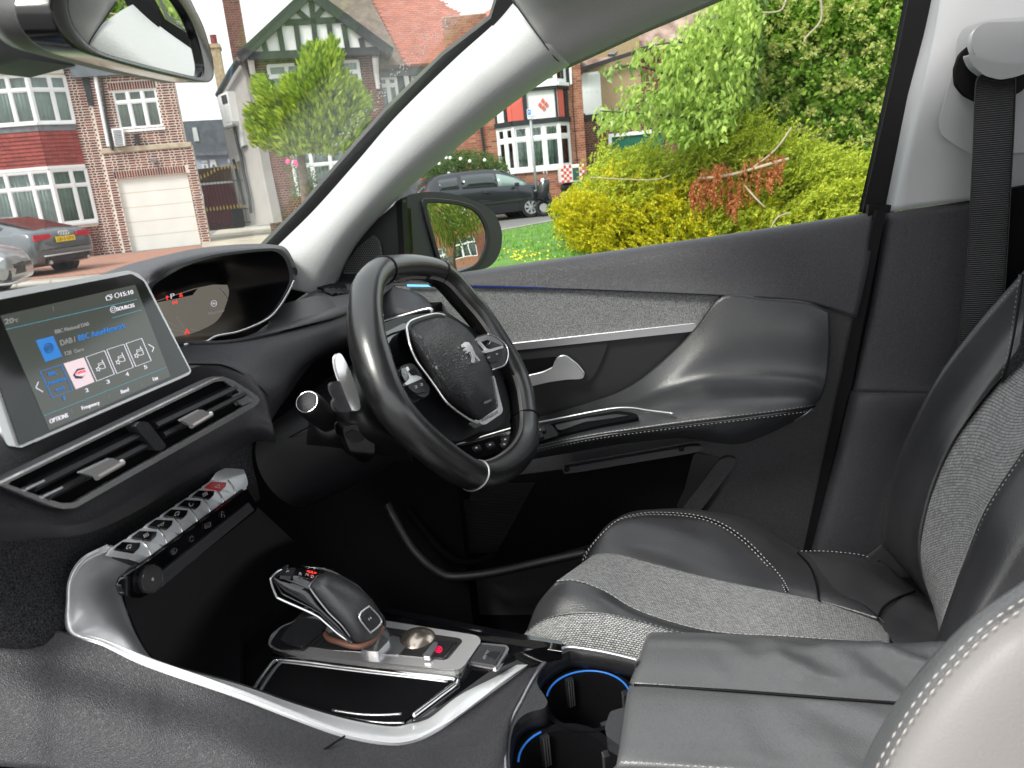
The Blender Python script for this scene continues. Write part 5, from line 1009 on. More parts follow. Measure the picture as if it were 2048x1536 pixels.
stitches('stitching', cr(aY('P', [(a+17, b+16, y-.018) for a, b, y in nb0[:4]]), 8), None, M['threadd'], ds, r=.0006)
# ================================================================ passenger seat in the near corner
ps = empty('seat', (.3, .36, .38), 'sun washed near seat backrest with double stitched dark leather edge, cropped at the lower right corner', 'car seat')
pe = [(2110,1110,.49),(2048,1160,.485),(1955,1224,.475),(1893,1281,.47),(1835,1345,.465),(1783,1418,.46),(1736,1501,.455),(1700,1590,.45)]
off = lambda d, dy: [(a+d*1.0, b+d*.95, y+dy) for a, b, y in pe]
pd_ = Sheet([aY('P', r) for r in (off(12, .06), off(4, .02), pe, off(8, -.010), off(20, -.018), off(30, -.022))]); pd_.build('backrest_edge', M['leather2'], ps, thick=.004)
Sheet([aY('P', r) for r in (off(29, -.020), off(40, -.030), off(80, -.042), off(160, -.05), off(320, -.055), off(520, -.05))]).build('backrest_panel', M['sunwashed'], ps, thick=.004)
for d in (23, 34): stitches('stitching', cr(aY('P', [(a, b, y-.007) for a, b, y in off(d, -.022 if d < 30 else -.026)]), 8), None, mat('pale_thread', (.45, .43, .41), .8), ps, L=.0055, gap=.002, r=.0006)
# ================================================================ street outside
def rmat(name, stops, rough=.8, bump=0, bs=60, spec=.3, bdist=.004):      # colour picked per brick / per tile
    m = bpy.data.materials.new(name); m.use_nodes = True; t = m.node_tree; b = t.nodes['Principled BSDF']
    g = t.nodes.new('ShaderNodeNewGeometry'); oi = t.nodes.new('ShaderNodeObjectInfo'); ad = t.nodes.new('ShaderNodeMath'); ad.operation = 'ADD'
    t.links.new(g.outputs['Random Per Island'], ad.inputs[0]); t.links.new(oi.outputs['Random'], ad.inputs[1]); fr = t.nodes.new('ShaderNodeMath'); fr.operation = 'FRACT'; t.links.new(ad.outputs[0], fr.inputs[0])
    r = t.nodes.new('ShaderNodeValToRGB'); r.color_ramp.elements[0].color = (*stops[0], 1); r.color_ramp.elements[1].color = (*stops[-1], 1)
    for i, s in enumerate(stops[1:-1]): e = r.color_ramp.elements.new((i+1)/(len(stops)-1)); e.color = (*s, 1)
    t.links.new(fr.outputs[0], r.inputs[0]); b.inputs['Roughness'].default_value = rough; b.inputs['Specular IOR Level'].default_value = spec
    tc = t.nodes.new('ShaderNodeTexCoord'); n = t.nodes.new('ShaderNodeTexNoise'); n.inputs['Scale'].default_value = 3; n.inputs['Detail'].default_value = 8; t.links.new(tc.outputs['Object'], n.inputs[0])
    mx = t.nodes.new('ShaderNodeMixRGB'); mx.blend_type = 'MULTIPLY'; mx.inputs[0].default_value = .5; t.links.new(r.outputs[0], mx.inputs[1]); t.links.new(n.outputs[0], mx.inputs[2])
    t.links.new(mx.outputs[0], b.inputs['Base Color'])
    if bump:
        n2 = t.nodes.new('ShaderNodeTexNoise'); n2.inputs['Scale'].default_value = bs; t.links.new(tc.outputs['Object'], n2.inputs[0]); bp = t.nodes.new('ShaderNodeBump'); bp.inputs['Strength'].default_value = bump; bp.inputs['Distance'].default_value = bdist
        t.links.new(n2.outputs[0], bp.inputs['Height']); t.links.new(bp.outputs[0], b.inputs['Normal'])
    return m
E_ = dict(
 brick=rmat('red_brown_brick', [(.36,.12,.09),(.16,.05,.045),(.24,.075,.06),(.11,.045,.045),(.34,.14,.1)], .85, .4),
 brick2=rmat('orange_brick', [(.5,.21,.13),(.36,.13,.08),(.55,.27,.17),(.26,.1,.07)], .85, .4), brickd=rmat('dark_brick', [(.16,.06,.05),(.24,.1,.07),(.11,.05,.045)], .85, .4),
 mortar=mat('pale_mortar', (.74,.66,.58), .9, bump=.5, bs=80, bdist=.004, var=.15, vs=3), mortar2=mat('buff_mortar', (.5,.4,.33), .9, bump=.5, bs=80, var=.15, vs=3),
 tile=rmat('red_clay_tile', [(.34,.06,.05),(.42,.085,.07),(.29,.055,.05)], .7, .3), roofb=mat('brown_roof', (.16,.125,.10), .85, bump=.8, bs=14, bdist=.03, var=.3, vs=5), roofr=mat('red_roof', (.46,.17,.12), .8, bump=.5, bs=12, bdist=.02, var=.16, vs=3),
 white=mat('white_render', (.78,.78,.78), .7, bump=.15, bs=50, var=.05, vs=2), upvc=mat('white_plastic', (.82,.83,.84), .35), timber=mat('black_painted_timber', (.018,.022,.026), .6, bump=.5, bs=30, bdist=.004, var=.3, vs=9),
 cream=mat('cream_render', (.66,.62,.53), .7, var=.08, vs=3), lead=mat('lead_sheet', (.17,.18,.2), .6, var=.25, vs=6), slate=mat('slate', (.12,.14,.16), .6, bump=.6, bs=30, var=.2, vs=4),
 garage=mat('garage_door_white', (.76,.74,.70), .5, var=.04, vs=2), stone=mat('stone_band', (.45,.38,.28), .8, var=.2, vs=5), black=mat('black_iron', (.02,.022,.025), .5), gold=mat('gold_paint', (.6,.45,.12), .4, metal=.3),
 grey=mat('grey_render', (.36,.345,.33), .85, bump=.2, bs=40, var=.08, vs=1.5), maroon=mat('maroon_panels', (.14,.02,.035), .45), wood=mat('brown_fence', (.12,.075,.045), .8, var=.3, vs=12), tan=mat('tan_pebbledash', (.36,.26,.16), .95, bump=1, bs=60, bdist=.01, var=.1, vs=20),
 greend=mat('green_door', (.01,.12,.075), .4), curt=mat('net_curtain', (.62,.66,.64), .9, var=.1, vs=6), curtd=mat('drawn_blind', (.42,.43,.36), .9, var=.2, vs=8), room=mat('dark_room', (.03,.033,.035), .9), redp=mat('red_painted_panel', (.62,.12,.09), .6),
 lav=mat('lavender_wall', (.42,.47,.58), .8), pipe=mat('black_pipe', (.02,.025,.03), .4), yb=mat('weathered_yellow_brick', (.42,.33,.2), .9, bump=.6, bs=30, var=.3, vs=9))
E_['glass'] = glassm('house_window_glass', (.82, .88, .86), 1.6)
class Fr:
    def __init__(s, o, az): s.o = Vector(o); s.o.z = 0; s.s = Vector((cos(az), sin(az), 0)); s.out = Vector((sin(az), -cos(az), 0)); s.az = az
    def w(s, a, z, o=0): return s.o+s.s*a+s.out*o+Vector((0, 0, z))
    def px(s, k, p, out=0):
        q = Pl(s.o+s.out*out, s.out).on(px(k, p)[0]); d = q-s.o; return d.dot(s.s), q.z
    def box(s, mb, a0, a1, z0, z1, o0, o1, m=0): return mb.box(s.w((a0+a1)/2, (z0+z1)/2, (o0+o1)/2), s.s*(abs(a1-a0)/2), s.out*(abs(o1-o0)/2), Vector((0, 0, abs(z1-z0)/2)), m)
    def B(s, name, a0, a1, z0, z1, o0, o1, m, par, **k): return s.box(MB(), a0, a1, z0, z1, o0, o1).build(name, m, par, **k)
    def poly(s, name, k, pts, out, th, m, par, **kw): return MB().prism([s.w(*s.px(k, p, out), out) for p in pts], -s.out*th).build(name, m, par, **kw)
def frpts(a, b):
    d = b-a; return Fr(a, math.atan2(d.y, d.x)), (Vector((d.x, d.y, 0))).length
def bricks(fr, par, a0, a1, z0, z1, holes, m, limit=300, o=.0, proud=.008, bl=.215, bh=.065, j=.011, test=None, name='brick', bond='flemish', prefer=None):
    holes = [(h[0]+.0005, h[1]-.0005, h[2]+.02, h[3]-.02) for h in holes]
    cells = []; z = z0; r = 0
    while z+bh <= z1+.001:
        x = a0-(r % 2)*(bl*.75); k = r
        while x < a1:
            L = bl if (bond != 'flemish' or k % 2 == 0) else bl*.48
            c0, c1 = max(x, a0), min(x+L, a1)
            for h in holes:
                if h[2] < z+bh*.7 and h[3] > z+bh*.3:
                    if h[0] < c1 and h[1] >= c1-.001 and h[0] > c0: c1 = h[0]
                    if h[1] > c0 and h[0] <= c0+.001 and h[1] < c1: c0 = h[1]
            if c1-c0 > .03:
                cx, cz = (c0+c1)/2, z+bh/2
                if not any(h[0] < c1 and h[1] > c0 and h[2] < z+bh and h[3] > z for h in holes) and (test is None or test(cx, cz)): cells.append((c0, c1, z, z+bh))
            x += L+j; k += 1
        z += bh+j; r += 1
    if prefer: cells.sort(key=prefer)
    full = [c for c in cells if abs(c[1]-c[0]-bl) < .002][:limit]; fs = set(full); me = None
    rr = random.Random(5)
    if full and limit:
        mb = MB(); mb.box((0, 0, 0), (bl/2, 0, 0), (0, .03, 0), (0, 0, bh/2))
        me = bpy.data.meshes.new(name); me.from_pydata([tuple(v) for v in mb.v], [], mb.f); me.materials.append(m)
        pl_ = wloc(par)
        for c in full:
            ob = bpy.data.objects.new(name, me); C.objects.link(ob); ob.parent = par
            ob.location = fr.w((c[0]+c[1])/2, (c[2]+c[3])/2, o+proud-.03+rr.uniform(-.002, .002))-pl_; ob.rotation_euler.z = fr.az
    mb = MB()
    for c in cells:
        if c not in fs: fr.box(mb, c[0], c[1], c[2], c[3], o-.03, o+proud+rr.uniform(-.002, .002))
    if mb.v: mb.build('brickwork', m, par, kind='stuff')
def window(fr, par, a0, a1, z0, z1, nc, ft, out=0, curt='curt', fw=.055, fm='upvc', tt=.05, wide=None, split=None, lattice=False):
    """framed window with panes as sub-parts; ft = height fraction of the top lights"""
    mb = MB(); ws = [a0+(a1-a0)*i/nc for i in range(nc+1)] if wide is None else [a0+(a1-a0)*x for x in wide]
    for i, x in enumerate(ws):
        k = fw*(1 if 0 < i < len(ws)-1 else 1); fr.box(mb, x-k*.6, x+k*.6, z0, z1, out-.06, out+.03)
    zt = z1-(z1-z0)*ft if ft else None
    for z in [z0, z1]+([zt] if zt else []): fr.box(mb, a0, a1, z-fw*.6, z+fw*.6, out-.05, out+.025)
    f = mb.build('window', E_[fm], par)
    for i in range(len(ws)-1):
        for (p, q) in ([(z0, zt), (zt, z1)] if zt else [(z0, z1)]):
            x0, x1 = ws[i]+fw*.6, ws[i+1]-fw*.6; y0, y1 = p+fw*.6, q-fw*.6
            mb = MB()                             # opening light: its own sash round the pane
            sw_ = fw*.55
            for c in ((x0, x0+sw_, y0, y1), (x1-sw_, x1, y0, y1), (x0+sw_, x1-sw_, y0, y0+sw_), (x0+sw_, x1-sw_, y1-sw_, y1)): fr.box(mb, *c, out-.03, out+.012)
            mb.build('sash', E_[fm], f); fr.B('pane', x0+sw_*.8, x1-sw_*.8, y0+sw_*.8, y1-sw_*.8, out-.015, out-.009, E_['glass'], f)
            if lattice:
                mb = MB(); nx = max(2, int((x1-x0)/.13)); nz = max(2, int((y1-y0)/.2))
                for a in range(nx):
                    for b in range(nz):
                        cx, cz = x0+(a+.5)*(x1-x0)/nx, y0+(b+.5)*(y1-y0)/nz; mb.prism([fr.w(cx, cz-.05, out-.03), fr.w(cx+.035, cz, out-.03), fr.w(cx, cz+.05, out-.03), fr.w(cx-.035, cz, out-.03)], -fr.out*.004)
                mb.build('lace_pattern', E_['white'], f, kind='stuff')
    n = max(8, int((a1-a0)/.07)); mb = MB(); vs = []
    for i in range(n*2+1):
        x = a0+.03+(a1-a0-.06)*i/(n*2); o = out-.14+.022*sin(i*1.9)+.01*sin(i*.7)
        vs += [fr.w(x, z0, o), fr.w(x, z1, o)]
    mb.add(vs, [(2*i, 2*i+2, 2*i+3, 2*i+1) for i in range(n*2)]); mb.build('curtain', E_[curt], f, smooth=True, solid=.004)
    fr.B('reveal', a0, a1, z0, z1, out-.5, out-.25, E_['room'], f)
    return f
def wall_grid(mb, fr, A, Zs, holes, o0, o1):       # solid wall cells between openings
    A = sorted(set(A)); Zs = sorted(set(Zs))
    for i in range(len(A)-1):
        for j in range(len(Zs)-1):
            cx, cz = (A[i]+A[i+1])/2, (Zs[j]+Zs[j+1])/2
            if not any(h[0] < cx < h[1] and h[2] < cz < h[3] for h in holes): fr.box(mb, A[i], A[i+1], Zs[j], Zs[j+1], o0, o1)
def wall(name, fr, par, a0, a1, z0, z1, holes, o, m, th=.3):
    mb = MB(); h = [q for q in holes if q[0] < a1 and q[1] > a0]
    A = [a0, a1]+[min(max(x, a0), a1) for q in h for x in q[:2]]; Z = [z0, z1]+[min(max(x, z0), z1) for q in h for x in q[2:4]]
    wall_grid(mb, fr, A, Z, h, o-th, o); return mb.build(name, m, par)
# ---------------------------------------------------------------- ground
def gp_(k, pts, z=0): return [at(*px(k, p)[0], Z=z) for p in pts]
tag(MB().bb((-150, -60, -.3), (150, 200, 0)).build('road', mat('asphalt', (.17, .165, .16), .9, bump=.4, bs=40, bdist=.01, var=.2, vs=.6)), kind='structure')
g1, g2 = at(1002, 465, Z=0), at(1119, 443, Z=0); gd = (g2-g1).normalized(); gn = Vector((gd.y, -gd.x, 0))
gl_ = [g1-gd*9, g2+gd*12, Vector((16, 17, 0)), Vector((14, 2.4, 0)), Vector((-9, 2.4, 0))]
tag(MB().prism([p+Vector((0, 0, .03)) for p in gl_], (0, 0, -.2)).build('grass_verge', mat('turf', (.09, .2, .03), .9, bump=.5, bs=30, bdist=.02, var=.35, vs=3)), kind='structure')
mb = MB(); rr = random.Random(2)
for i in range(26000):
    t = rr.random(); d = rr.random()**.8*13; x = g1-gd*5+gd*(t*17)+gn*d
    if x.y < 5 or x.x > 5: continue
    h = rr.uniform(.035, .08); a = rr.uniform(0, pi); w_ = Vector((cos(a), sin(a), 0))*rr.uniform(.008, .016); l_ = Vector((rr.uniform(-.03, .03), rr.uniform(-.03, .03), h))
    b = Vector((x.x, x.y, .03)); mb.add([b-w_, b+w_, b+l_], [(0, 1, 2)])
tag(mb.build('grass', leafm('grass_blades', (.11, .3, .03), (.26, .48, .07), trans=.3)), 'short bright green grass on the verge beside the car', 'grass', kind='stuff')
mb = MB()
for i in range(64):
    c = at(1040+rr.gauss(0, 22) if i < 45 else rr.uniform(1000, 1130), 508+rr.gauss(0, 8) if i < 45 else rr.uniform(470, 520), Z=.1); r_ = rr.uniform(.009, .018)
    mb.lathe(c, (rr.uniform(-.3, .3), -.5, .8), [(.001, 0), (r_, .006), (r_*.5, .012)], 6)
tag(mb.build('dandelions', mat('yellow_petals', (.8, .6, .02), .6)), 'small yellow flowers scattered in the grass', 'flowers', kind='stuff')
kb = MB()
for i in range(20):
    a = g1-gd*8+gd*(i*.93); 
    if i < 20: MB().box(a+gd*.46-gn*.07+Vector((0, 0, .03)), gd*.455, gn*.06, (0, 0, .06)).build('kerb_stone', E_['stone'], None) if False else kb.box(a+gd*.46-gn*.07+Vector((0, 0, .02)), gd*.455, gn*.06, (0, 0, .035))
tag(kb.build('kerb', mat('kerb_concrete', (.36, .34, .31), .9, var=.15, vs=4), kind='structure'))
pav = mat('block_paving', (.42, .17, .11), .85); t_ = pav.node_tree; br_ = t_.nodes.new('ShaderNodeTexBrick'); br_.inputs['Scale'].default_value = 1; br_.inputs['Brick Width'].default_value = .2; br_.inputs['Row Height'].default_value = .1; br_.inputs['Mortar Size'].default_value = .008
br_.inputs['Color1'].default_value = (.42, .21, .15, 1); br_.inputs['Color2'].default_value = (.33, .17, .12, 1); br_.inputs['Mortar'].default_value = (.2, .12, .09, 1)
tc_ = t_.nodes.new('ShaderNodeTexCoord'); t_.links.new(tc_.outputs['Object'], br_.inputs[0]); t_.links.new(br_.outputs[0], t_.nodes['Principled BSDF'].inputs['Base Color'])
tag(MB().prism(gp_('P', [(-140,575),(60,558),(160,550),(215,545),(440,532),(640,500),(640,470),(405,489),(267,505),(-140,545)], .02), (0, 0, -.2)).build('driveway', pav), kind='structure')
tag(MB().prism(gp_('P', [(403,492),(405,482),(440,458),(660,442),(700,500),(560,520),(440,512)], .05), (0, 0, -.2)).build('forecourt', mat('sandy_concrete', (.46, .41, .33), .9, bump=.4, bs=12, var=.25, vs=1.2)), kind='structure')
fl = mat('paving_flags', (.45, .41, .35), .9, bump=.3, bs=20, var=.15, vs=2); slabs = tag(MB().prism(gp_('P', [(-140,640),(60,622),(430,585),(700,545),(640,502),(440,534),(215,547),(60,560),(-140,578)], .012), (0, 0, -.1)).build('pavement', mat('pavement_bed', (.3, .28, .25), .95)), kind='structure')
for r_, (ya, yb) in enumerate(((.04, .46), (.52, .97))):
    for i in range(11):
        u0 = -100+i*68+(r_*30); u1 = u0+64; top_ = lambda u: 570-(u+60)*.075; bot = lambda u: 625-(u+60)*.082
        q = [(u0, top_(u0)+(bot(u0)-top_(u0))*ya), (u1, top_(u1)+(bot(u1)-top_(u1))*ya), (u1-3, top_(u1)+(bot(u1)-top_(u1))*yb), (u0-3, top_(u0)+(bot(u0)-top_(u0))*yb)]
        MB().prism(gp_('P', q, .022+rr.uniform(0, .004)), (0, 0, -.02)).build('paving_slab', fl, slabs)
# ---------------------------------------------------------------- house 1: bay windows and white garage
f1 = Fr(at(267, 503, Z=0), R(25))
h1 = empty('brick_house', f1.w(-1, 0, 0), 'brick house on the left with white bays, red hanging tiles and white garage door', 'house')
X = lambda k, p, o=0: f1.px(k, p, o)[0]; ZZ = lambda k, p, o=0: f1.px(k, p, o)[1]
sB = X('A1', (455,900)); sP = X('A1', (500,700)); sRu = X('A1', (932,640)); sRl = X('A1', (1030,1000)); zb = ZZ('A1', (770,757)); zt1 = ZZ('A1', (700,400))+.1
gh = (X('A1', (625,1050)), X('A1', (990,1050)), 0, ZZ('A1', (780,900))); wh = (X('A1', (600,600)), X('A1', (825,600)), ZZ('A1', (720,655)), ZZ('A1', (690,458)))
cA = f1.w(X('P', (85,290), .55), 0, .55); cB = f1.w(X('P', (160,290), .0), 0, .0); sA = X('P', (160,290), 0)
wall('wall', f1, h1, sP, sRl, 0, zb, [gh], 0, E_['mortar']); wall('wall', f1, h1, sP, sRu, zb, zt1, [wh], 0, E_['mortar']); wall('wall', f1, h1, sA-4.5, sP, 0, zt1+.8, [(sA-4, sA-.05, -1, 20)], -.02, E_['mortar'])
arch1 = (gh[0]-.05, gh[1]+.05, gh[3], gh[3]+.24); arch2 = (wh[0]-.08, wh[1]+.08, wh[3], wh[3]+.24)
pref = lambda c: abs((c[0]+c[1])/2-sP)
BK = dict(bl=.2, bh=.052, j=.024, proud=.005)
bricks(f1, h1, sP+.05, sRl, .0, zb-.06, [gh, arch1], E_['brick'], 120, prefer=pref, **BK); bricks(f1, h1, sP+.05, sRu, zb+.1, zt1, [wh, arch2], E_['brick'], 100, prefer=pref, **BK); bricks(f1, h1, sA-.05, sP, 0, zt1+.7, [], E_['brick'], 80, o=-.02, prefer=pref, **BK)
for a in (arch1, arch2):
    n = int((a[1]-a[0])/.076); mbx = MB(); mbx.box((0, 0, 0), (.026, 0, 0), (0, .03, 0), (0, 0, .108)); me = bpy.data.meshes.new('soldier_brick'); me.from_pydata([tuple(v) for v in mbx.v], [], mbx.f); me.materials.append(E_['brick'])
    for i in range(n):
        ob = bpy.data.objects.new('soldier_brick', me); C.objects.link(ob); ob.parent = h1; ob.location = f1.w(a[0]+.038+i*.076, (a[2]+a[3])/2, .012-.03)-wloc(h1); ob.rotation_euler.z = f1.az
f1.B('stone_band', sP, sRl, zb-.06, zb+.08, -.1, .05, E_['stone'], h1, bevel=.01)
gd_ = f1.B('garage_door', gh[0], gh[1], 0, gh[3], -.16, -.10, E_['garage'], h1)
for i in range(1, 5): f1.B('panel_joint', gh[0], gh[1], gh[3]*i/5-.006, gh[3]*i/5+.006, -.1, -.097, E_['stone'], gd_)
window(f1, h1, wh[0], wh[1], wh[2], wh[3], 3, .3, out=-.05, curt='curtd'); f1.B('window_sill', wh[0]-.06, wh[1]+.06, wh[2]-.1, wh[2]-.03, -.1, .06, E_['upvc'], h1)
f1.B('eaves_gutter', sP-.3, sRu+.1, zt1, zt1+.25, -.2, .2, E_['slate'], h1); f1.B('roof', sA-4.5, sRu, zt1+.25, zt1+.6, -3, .1, E_['slate'], h1)
def pipe(fr, par, k, pts, r, out, m, name='downpipe'): return MB().tube([fr.w(*fr.px(k, p, out), out) for p in pts], r, 8).build(name, m, par, smooth='auto')
pipe(f1, h1, 'A1', [(483,300),(483,370),(557,750)], .055, .08, E_['upvc'], 'corner_board'); pipe(f1, h1, 'A1', [(518,400),(545,600),(575,755),(577,770)], .035, .1, E_['pipe'])
vb = f1.poly('vent_box', 'A1', [(568,658),(628,655),(640,745),(588,750)], .22, .2, E_['upvc'], h1)
for i in range(9): f1.poly('louvre', 'A1', [(578+i*1.4,668+i*9),(618+i*1.4,665+i*9),(619+i*1.4,669+i*9),(579+i*1.4,672+i*9)], .235, .012, E_['lead'], vb)
f1.poly('wall_lamp', 'A1', [(684,685),(705,682),(712,735),(692,738)], .15, .1, E_['black'], h1); f1.poly('security_lamp', 'A1', [(768,812),(798,810),(800,828),(772,830)], .15, .1, E_['lead'], h1)
f1.poly('timber_post', 'A1', [(405,340),(445,340),(480,540),(452,540)], .05, .06, E_['timber'], h1)
ff_, L1 = frpts(cA-f1.s*2.6, cA); fa_, L2 = frpts(cA, cB)
z0, z1, z2, z3, z4, z5 = ZZ('P', (111,449), .55), ZZ('P', (97,341), .55), ZZ('P', (80,333), .55), ZZ('P', (78,262), .55), ZZ('P', (72,246), .55), ZZ('P', (53,150), .55)
bay = MB()
for fr_b, L in ((ff_, L1), (fa_, L2)): fr_b.box(bay, 0, L, 0, z0-.05, -.4, 0)
bay.build('bay_base', E_['mortar'], h1); bricks(ff_, h1, 0, L1, 0, z0-.1, [], E_['brick'], 0); bricks(fa_, h1, 0, L2, 0, z0-.1, [], E_['brick'], 0)
for lo, hi in ((z0, z1), (z4, z5)):
    window(ff_, h1, 0, L1, lo, hi, 4, .3, wide=[0, .27, .54, .80, 1]); window(fa_, h1, .03, L2, lo, hi, 2, .3, wide=[0, .56, 1])
for fr_b, L, x0 in ((ff_, L1, 0), (fa_, L2, 0)):
    fr_b.B('bay_sill', x0, L, z0-.08, z0-.02, -.1, .07, E_['upvc'], h1); fr_b.B('bay_head', x0, L, z1+.03, z2-.01, -.1, .04, E_['upvc'], h1); fr_b.B('bay_backing', x0, L, z2, z4-.03, -.3, -.02, E_['lead'], h1)
    fr_b.B('lead_apron', x0, L, z3, z4-.06, -.1, .03, E_['lead'], h1); fr_b.B('bay_sill', x0, L, z4-.06, z4-.02, -.1, .08, E_['upvc'], h1); fr_b.B('bay_cornice', x0, L, z5+.03, z5+.36, -.3, .1, E_['cream'], h1, bevel=.03)
    fr_b.B('canopy', x0-.3, L+.1, z5+.38, z5+.8, -.5, .3, E_['slate'], h1)
    nr = 9; th = (z3-z2)/nr
    for r_ in range(nr):
        nt_ = max(2, int(L/.165))
        for i in range(nt_):
            a = L*i/nt_; t = MB(); zlo = z2+th*r_
            t.add([fr_b.w(a+.002, zlo-.012, .035), fr_b.w(a+L/nt_-.002, zlo-.012, .035), fr_b.w(a+L/nt_-.002, zlo+th, .005), fr_b.w(a+.002, zlo+th, .005), fr_b.w(a+.002, zlo-.012, .015), fr_b.w(a+L/nt_-.002, zlo-.012, .015), fr_b.w(a+L/nt_-.002, zlo+th, -.01), fr_b.w(a+.002, zlo+th, -.01)], [(0,1,2,3), (7,6,5,4), (4,5,1,0), (1,5,6,2), (0,3,7,4), (3,2,6,7)])
            t.build('hanging_tile', E_['tile'], h1)
f1.poly('gable_panel', 'A1', [(-60,200),(0,225),(60,300),(-60,305)], .5, .1, E_['white'], h1)
# ---------------------------------------------------------------- grey building and yard between the houses
fb_ = Fr(at(410, 300, Y=30), R(27))
bk = empty('rear_building', fb_.w(0, 0), 'slate clad rear building with a narrow window seen between the two houses', 'building')
fb_.poly('slate_wall', 'D5', [(-200,85),(0,70),(500,45),(560,470),(40,480),(-200,490)], 0, .3, E_['slate'], bk); fb_.poly('lower_wall', 'D5', [(-200,490),(40,480),(560,470),(600,900),(-200,950)], -.1, .3, E_['lav'], bk)
fb_.poly('slate_eave', 'D5', [(30,455),(440,425),(450,470),(40,482)], .15, .15, E_['lead'], bk); fb_.poly('window', 'D5', [(25,150),(75,145),(110,308),(50,312)], .04, .05, E_['curt'], bk)
for q in ([(130,540),(200,535),(205,560),(140,565)],[(135,578),(205,572),(215,625),(195,626),(190,590),(160,592),(168,628),(148,630)],[(235,530),(295,526),(320,610),(300,612),(292,585),(260,588),(262,618),(240,620)],[(440,520),(465,518),(480,560),(452,565)]): fb_.poly('window_frame', 'D5', q, .0, .05, E_['upvc'], bk)
fy = Fr(at(430, 400, Y=25.5), R(27))
yd = empty('yard_gate', fy.w(0, 0), 'maroon boarded yard gate below a brown slatted fence between the houses', 'gate')
fy.poly('backing_board', 'D5', [(110,640),(560,600),(640,1330),(215,1370)], -.06, .03, E_['wood'], yd)
n = 9
for i in range(n):
    a, b = i/n, (i+1)/n; L_ = lambda p, q, t: (p[0]+(q[0]-p[0])*t, p[1]+(q[1]-p[1])*t)
    fy.poly('board', 'D5', [L_((128,832),(505,800),a+.004), L_((128,832),(505,800),b-.004), L_((235,1325),(600,1290),b-.004), L_((235,1325),(600,1290),a+.004)], 0, .04, E_['maroon'], yd)
for i in range(16):
    a, b = i/16, (i+1)/16; fy.poly('fence_slat', 'D5', [L_((85,640),(490,600),a+.006), L_((85,640),(490,600),b-.006), L_((118,808),(500,775),b-.006), L_((118,808),(500,775),a+.006)], .02, .03, E_['wood'], yd)
fy.poly('trellis_rail', 'D5', [(115,808),(500,775),(505,798),(122,832)], .06, .03, E_['upvc'], yd)
fi_ = Fr(at(430, 420, Y=24.3), R(27)); ig_ = empty('iron_gate', fi_.w(0, 0), 'black iron double gate with gold spear tips across the side passage', 'gate')
tips_ = [(130,735),(172,720),(212,700),(252,678),(290,655),(330,635),(372,625),(412,618),(452,612),(492,610),(530,612),(572,620),(616,632),(660,645),(700,662),(740,672),(780,676)]
for i, p in enumerate(tips_):
    a = fi_.w(*fi_.px('D5', p, 0), 0); bx = (p[0]+105, 1365-i*8); b = fi_.w(*fi_.px('D5', bx, 0), 0)
    rod = MB().tube([a, b], .009, 6).build('bar', E_['black'], ig_)
    MB().lathe(a-Vector((0, 0, .05)), (0, 0, 1), [(.006, -.02), (.03, .03), (.02, .07), (.001, .15)], 8).build('spear_tip', E_['gold'], rod, smooth=True)
    q = fi_.w(*fi_.px('D5', (p[0]+72, 1120-i*4.4), 0), .02); MB().lathe(q, (0, 0, 1), [(.004, -.07), (.028, -.02), (.02, .03), (.001, .1)], 8).build('spear_tip', E_['gold'], rod, smooth=True)
for y0_, y1_ in ((1145, 1085), (1300, 1250), (790, 760)): MB().tube([fi_.w(*fi_.px('D5', (110+(y0_-790)*.2, y0_), 0), 0), fi_.w(*fi_.px('D5', (860+(y0_-790)*.2, y1_), 0), 0)], .016, 6).build('rail', E_['black'], ig_)
MB().tube([fi_.w(*fi_.px('D5', (858,660), 0), 0), fi_.w(*fi_.px('D5', (955,1280), 0), 0)], .045, 8).build('gate_post', E_['pipe'], ig_)
tag(fi_.poly('wheelie_bin', 'D5', [(495,1130),(620,1110),(715,1180),(700,1300),(540,1325)], -.5, .5, mat('bin_plastic', (.03, .04, .05), .5), None, bevel=.03), 'dark wheelie bin standing behind the iron gate', 'bin')
# ---------------------------------------------------------------- house 2: half-timbered gable
f2 = Fr(at(620, 300, Y=24.5), R(27))
h2 = empty('gabled_house', f2.w(0, 0, 0), 'black and white half timbered gable house with grey rendered side wall behind the conifer', 'house')
q2 = lambda p, o=0: f2.px('A2', p, o)
sl, sr = q2((330,800))[0], q2((1120,560))[0]; ze = q2((700,345))[1]
w1 = (q2((430,500))[0], q2((985,500))[0], q2((470,618))[1], q2((500,402))[1]); w2 = (q2((580,1080))[0], q2((980,900))[0]+.2, q2((600,1200))[1], q2((600,945))[1])
wall('wall', f2, h2, sl, sr, -.2, ze+.2, [w1, w2], 0, E_['mortar2']); bricks(f2, h2, sl, sr, -.2, ze+.1, [w1, w2], E_['brickd'], 150, prefer=lambda c: abs((c[0]+c[1])/2-sl))
window(f2, h2, *w1, 5, .32, out=.12, curt='curt'); window(f2, h2, *w2, 4, .3, out=.1, curt='curt')
f2.box(MB(), sl-.02, sl+.02, 0, 1, 0, 1)
back = 14.0
cn = f2.w(sl, 0, 0); dS = Vector((cos(R(141)), sin(R(141)), 0)); nS = Vector((dS.y, -dS.x, 0)); nS = nS if nS.dot(EYE-cn) > 0 else -nS
class SideP:                                       # the rendered flank, running back from the front corner
    pl = Pl(cn, nS)
    def on(s, k, p, o=0): return Pl(cn+nS*o, nS).on(px(k, p)[0])
SD = SideP()
def side(name, k, pts, o, th, m): return MB().prism([SD.on(k, p, o) for p in pts], -nS*th).build(name, E_[m], h2)
side('side_wall', 'P', [(483,116),(500,200),(512,264),(526,342),(548,446),(490,452),(473,399),(461,332),(449,262),(436,196),(458,152)], 0, .3, 'grey')
